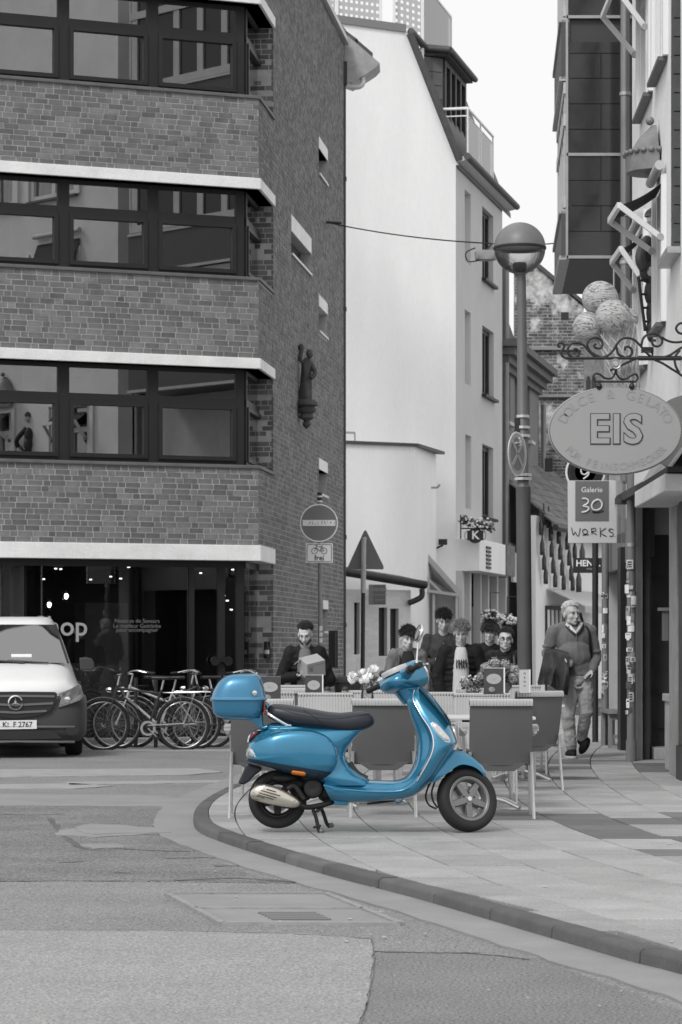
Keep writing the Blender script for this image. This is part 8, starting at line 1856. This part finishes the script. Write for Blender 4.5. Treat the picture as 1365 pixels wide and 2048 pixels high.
# no-stopping sign, turned away
ns_ = thing('no_stopping_sign', 'round no stopping sign with crossed bars seen aslant on the lamp post', 'traffic sign', at(1034, 952, LD))
nc = at(1034, 908, LD-.30); ang = R_(62); nx = Vector((math.cos(ang), math.sin(ang), 0)); nn = Vector((math.sin(ang), -math.cos(ang), 0)); rr = 44/LS
def sdisc(par, c, n_vec, r0, r1, off, mat, name, th=.004):
    return MB().lathe([(max(r0, .0005), off), (r1, off), (r1, off+th), (max(r0, .0005), off+th)], c, axis=n_vec, n=44).build(name, mat, par) if r0 <= .001 else MB().lathe([(r0, off), (r1, off), (r1, off+th), (r0, off+th)], c, axis=n_vec, n=44, closed=True).build(name, mat, par)
sdisc(ns_, nc, nn, 0, rr, 0, m_steel, 'plate'); sdisc(ns_, nc, nn, rr*.93, rr, .004, m_sw, 'white_rim'); sdisc(ns_, nc, nn, rr*.76, rr*.93, .004, M('sign_red_grey', .40, .45), 'ring'); sdisc(ns_, nc, nn, 0, rr*.76, .004, M('sign_blue_grey', .19, .45), 'field')
for s in (-1, 1): MB().obox(nc+nn*.011, (nx*s+UPV).normalized()*rr*.78, nn*.002, (nx*-s+UPV).normalized()*rr*.085).build('cross_bar', M('sign_red_grey', .21, .45), ns_)
a0 = nc+nn*.016+UPV*rr*.5
for p, q_ in ((a0-nx*rr*.28-UPV*rr*.02, a0+nx*rr*.3+UPV*rr*.04), (a0+nx*rr*.3+UPV*rr*.04, a0+nx*rr*.1+UPV*rr*.22), (a0+nx*rr*.3+UPV*rr*.04, a0+nx*rr*.12-UPV*rr*.14)): MB().bar(p, q_, .012, .02, up=nn).build('arrow', m_sw, ns_)
# no-entry sign with cyclists-exempt plate
ES = 127.0; ED = F/ES; ne = thing('no_entry_sign', 'round no entry sign above a plate with a bicycle and the word frei', 'traffic sign', at(641, 1298+H*ES, ED))
p0 = at(641, 1298+H*ES, ED); MB().tube([p0, at(640, 985, ED)], .032, 14).build('pole', m_pipe, ne, smooth=40)
q = MB(); q.tube([at(640, 1005, ED), at(640, 985, ED)], .04, 14); q.build('pole_cap', m_plastic, ne, smooth=40)
for y in (993, 1003): MB().tube([at(640, y+1.5, ED), at(640, y-1.5, ED)], .043, 14).build('reflector_band', m_sw, ne)
nc = at(638.5, 1046, ED-.06); fn = Vector((0, -1, 0)); rr = 38/ES
sdisc(ne, nc, fn, 0, rr, 0, m_steel, 'plate'); sdisc(ne, nc, fn, rr*.94, rr, .004, m_sw, 'rim'); sdisc(ne, nc, fn, 0, rr*.94, .004, M('sign_red2', .155, .45, var=.05), 'field'); MB().obox(nc+Vector((0, -.011, -.0)), Vector((rr*.86, 0, 0)), Vector((0, .002, 0)), UPV*rr*.155).build('bar', m_sw, ne)
R = random.Random(2)
for k in range(9): x = lerp(-.5, .75, k/8)*rr; MB().tube(catmull([nc+Vector((x+R.uniform(-.02, .02), -.0145, R.uniform(-.035, .035))) for _ in range(4)], 3), .0022, 4).build('scribble', M('pen', .05, .6), ne)
pc = at(639, 1106, ED-.05); w, h = 27/ES, 19.5/ES
MB().obox(pc, Vector((w, 0, 0)), Vector((0, .004, 0)), UPV*h).build('small_plate', m_sw, ne, bevel=.003)
q = MB(); W2, H2 = w*.9, h*.88; cs = [pc+Vector((a*W2, -.007, b*H2)) for a, b in ((-1, -.9), (-.93, -1), (.93, -1), (1, -.9), (1, .9), (.93, 1), (-.93, 1), (-1, .9))]; q.tube(cs, .004, 5, closed=True); q.build('plate_border', m_plastic, ne)
letters('lettering', 'frei', .115, pc+Vector((0, -.008, -h*.52)), (1, 0, 0), UPV, m_plastic, ne, depth=.002, bold=.0015)
bc = pc+Vector((0, -.008, h*.28)); k_ = h*.30
for s in (-1, 1): MB().tube([bc+Vector((s*.075+k_*math.cos(a), 0, -.01+k_*math.sin(a))) for a in [i*math.pi/10 for i in range(20)]], .004, 5, closed=True).build('bicycle_symbol', m_plastic, ne)
q = MB()
for a, b in (((-.075, -.01), (-.045, .055)), ((-.045, .055), (.035, .055)), ((-.05, .045), (.005, -.012)), ((.005, -.012), (.045, .062)), ((.005, -.012), (.075, -.01)), ((.075, -.01), (.035, .05)), ((-.045, .055), (-.05, .075)), ((-.055, .078), (-.025, .075)), ((.03, .065), (.06, .065))): q.tube([bc+Vector((a[0], 0, a[1])), bc+Vector((b[0], 0, b[1]))], .0038, 5)
q.build('bicycle_symbol', m_plastic, ne)
for k, (y, hh) in enumerate(((1258, .05), (1268, .04), (1281, .035))): MB().obox(at(642.5, y, ED-.04), Vector((.025, 0, .004)), Vector((0, .002, 0)), UPV*hh).build('sticker', M('sticker_60', .6, .6), ne)
# triangular sign seen from behind
TS = 119.0; TD = F/TS; ts_ = thing('warning_sign_back', 'triangular warning sign seen from its grey back on a pole with pale sleeve', 'traffic sign', at(725, 1298+H*TS, TD))
q = MB(); pts = [at(x, y, TD-.0) for x, y in ((693, 1138), (696, 1134), (728, 1063), (731, 1060), (734, 1063), (767, 1131), (768, 1137), (765, 1139))]; q.prism(pts, Vector((0, .012, 0))); q.build('plate', M('sign_back_grey', .14, .5, .2), ts_)
MB().tube([at(725, 1298+H*TS, TD-.05), at(727, 1180, TD-.05)], .036, 12).build('pole', m_pipedark, ts_, smooth=40); MB().tube([at(727, 1186, TD-.05), at(728, 1074, TD-.05)], .044, 12).build('pole_sleeve', M('sleeve_pale', .42, .5, var=.1), ts_, smooth=40)
for y in (1078, 1132): MB().tube([at(728, y+2, TD-.05), at(728, y-2, TD-.05)], .05, 12).build('clamp_band', m_steel, ts_, smooth=40)
# span wire and hanging luminaire
w0, w1_, w2_ = at(655, 445, 47.5), at(984, 487, 43.0), at(1124, 485, 34.4); wire = thing('span_wire', 'thin cable spanning the lane from the brick wall to the glass bay', 'cable', w0)
def sagp(a, b, s, n=12): return [a.lerp(b, i/n)-UPV*s*4*(i/n)*(1-i/n) for i in range(n+1)]
MB().tube(sagp(w0, w1_, .06), .011, 5).build('cable', m_pipedark, wire); MB().tube(sagp(w1_, w2_, .03), .009, 5).build('cable', m_pipedark, wire); q = MB(); q.tube([w0-Vector((.2, .1, 0)), w0+Vector((.25, 0, -.01))], .025, 6); q.build('turnbuckle', m_black, wire)
hl_ = thing('hanging_luminaire', 'flat grey lantern hanging from the cable left of the lamp globe', 'lamp', at(975, 525, 43))
q = MB(); c = at(972, 508, 43); q.loft([sup(c+UPV*z, (1, 0, 0), (0, 1, 0), a, .14, 20, 3.5) for z, a in ((-.10, .13), (-.09, .17), (.02, .18), (.05, .15))]); q.build('housing', M('lum_grey', .3, .5), hl_, smooth=40)
q = MB(); q.tube(catmull([c+Vector((-.17, 0, .1)), c+Vector((-.32, 0, .02)), c+Vector((-.28, 0, -.12)), c+Vector((-.1, 0, -.1))], 5), .011, 5); q.build('feed_cable', m_black, hl_); MB().tube([c+UPV*.04, at(984, 487, 43)], .015, 6).build('hanger', m_black, hl_)
# dark cabinet by the lane wall, refuse bin behind the tulips
cb = thing('wall_cabinet', 'dark slim cabinet fixed to the brick lane wall behind the bearded man', 'cabinet', at(668, 1300, 46)); MB().obox(at(667, 1298, 45.5), Vector((.08, 0, 0)), Vector((0, .06, 0)), UPV*.32).build('cabinet_body', m_plastic, cb, bevel=.01); MB().obox(at(672, 1298, 45.4), Vector((.012, 0, 0)), Vector((0, .05, 0)), UPV*.3).build('cabinet_door', M('cab_grey', .08, .5), cb)
bn = thing('refuse_bin', 'dark refuse bin standing behind the vase of tulips', 'bin', at(702, 1298+H*128, F/128)); b0 = at(702, 1298+H*128, F/128)
q = MB(); q.loft([sup(b0+UPV*z, (1, 0, 0), (0, 1, 0), a, a, 20, 4) for z, a in ((0, .2), (.75, .26))]); q.build('bin_body', m_plastic, bn, smooth=30); q = MB(); q.loft([sup(b0+UPV*z, (1, 0, 0), (0, 1, 0), a, a, 20, 4) for z, a in ((.75, .28), (.8, .28), (.84, .2))]); q.build('bin_lid', m_pipedark, bn, smooth=30)
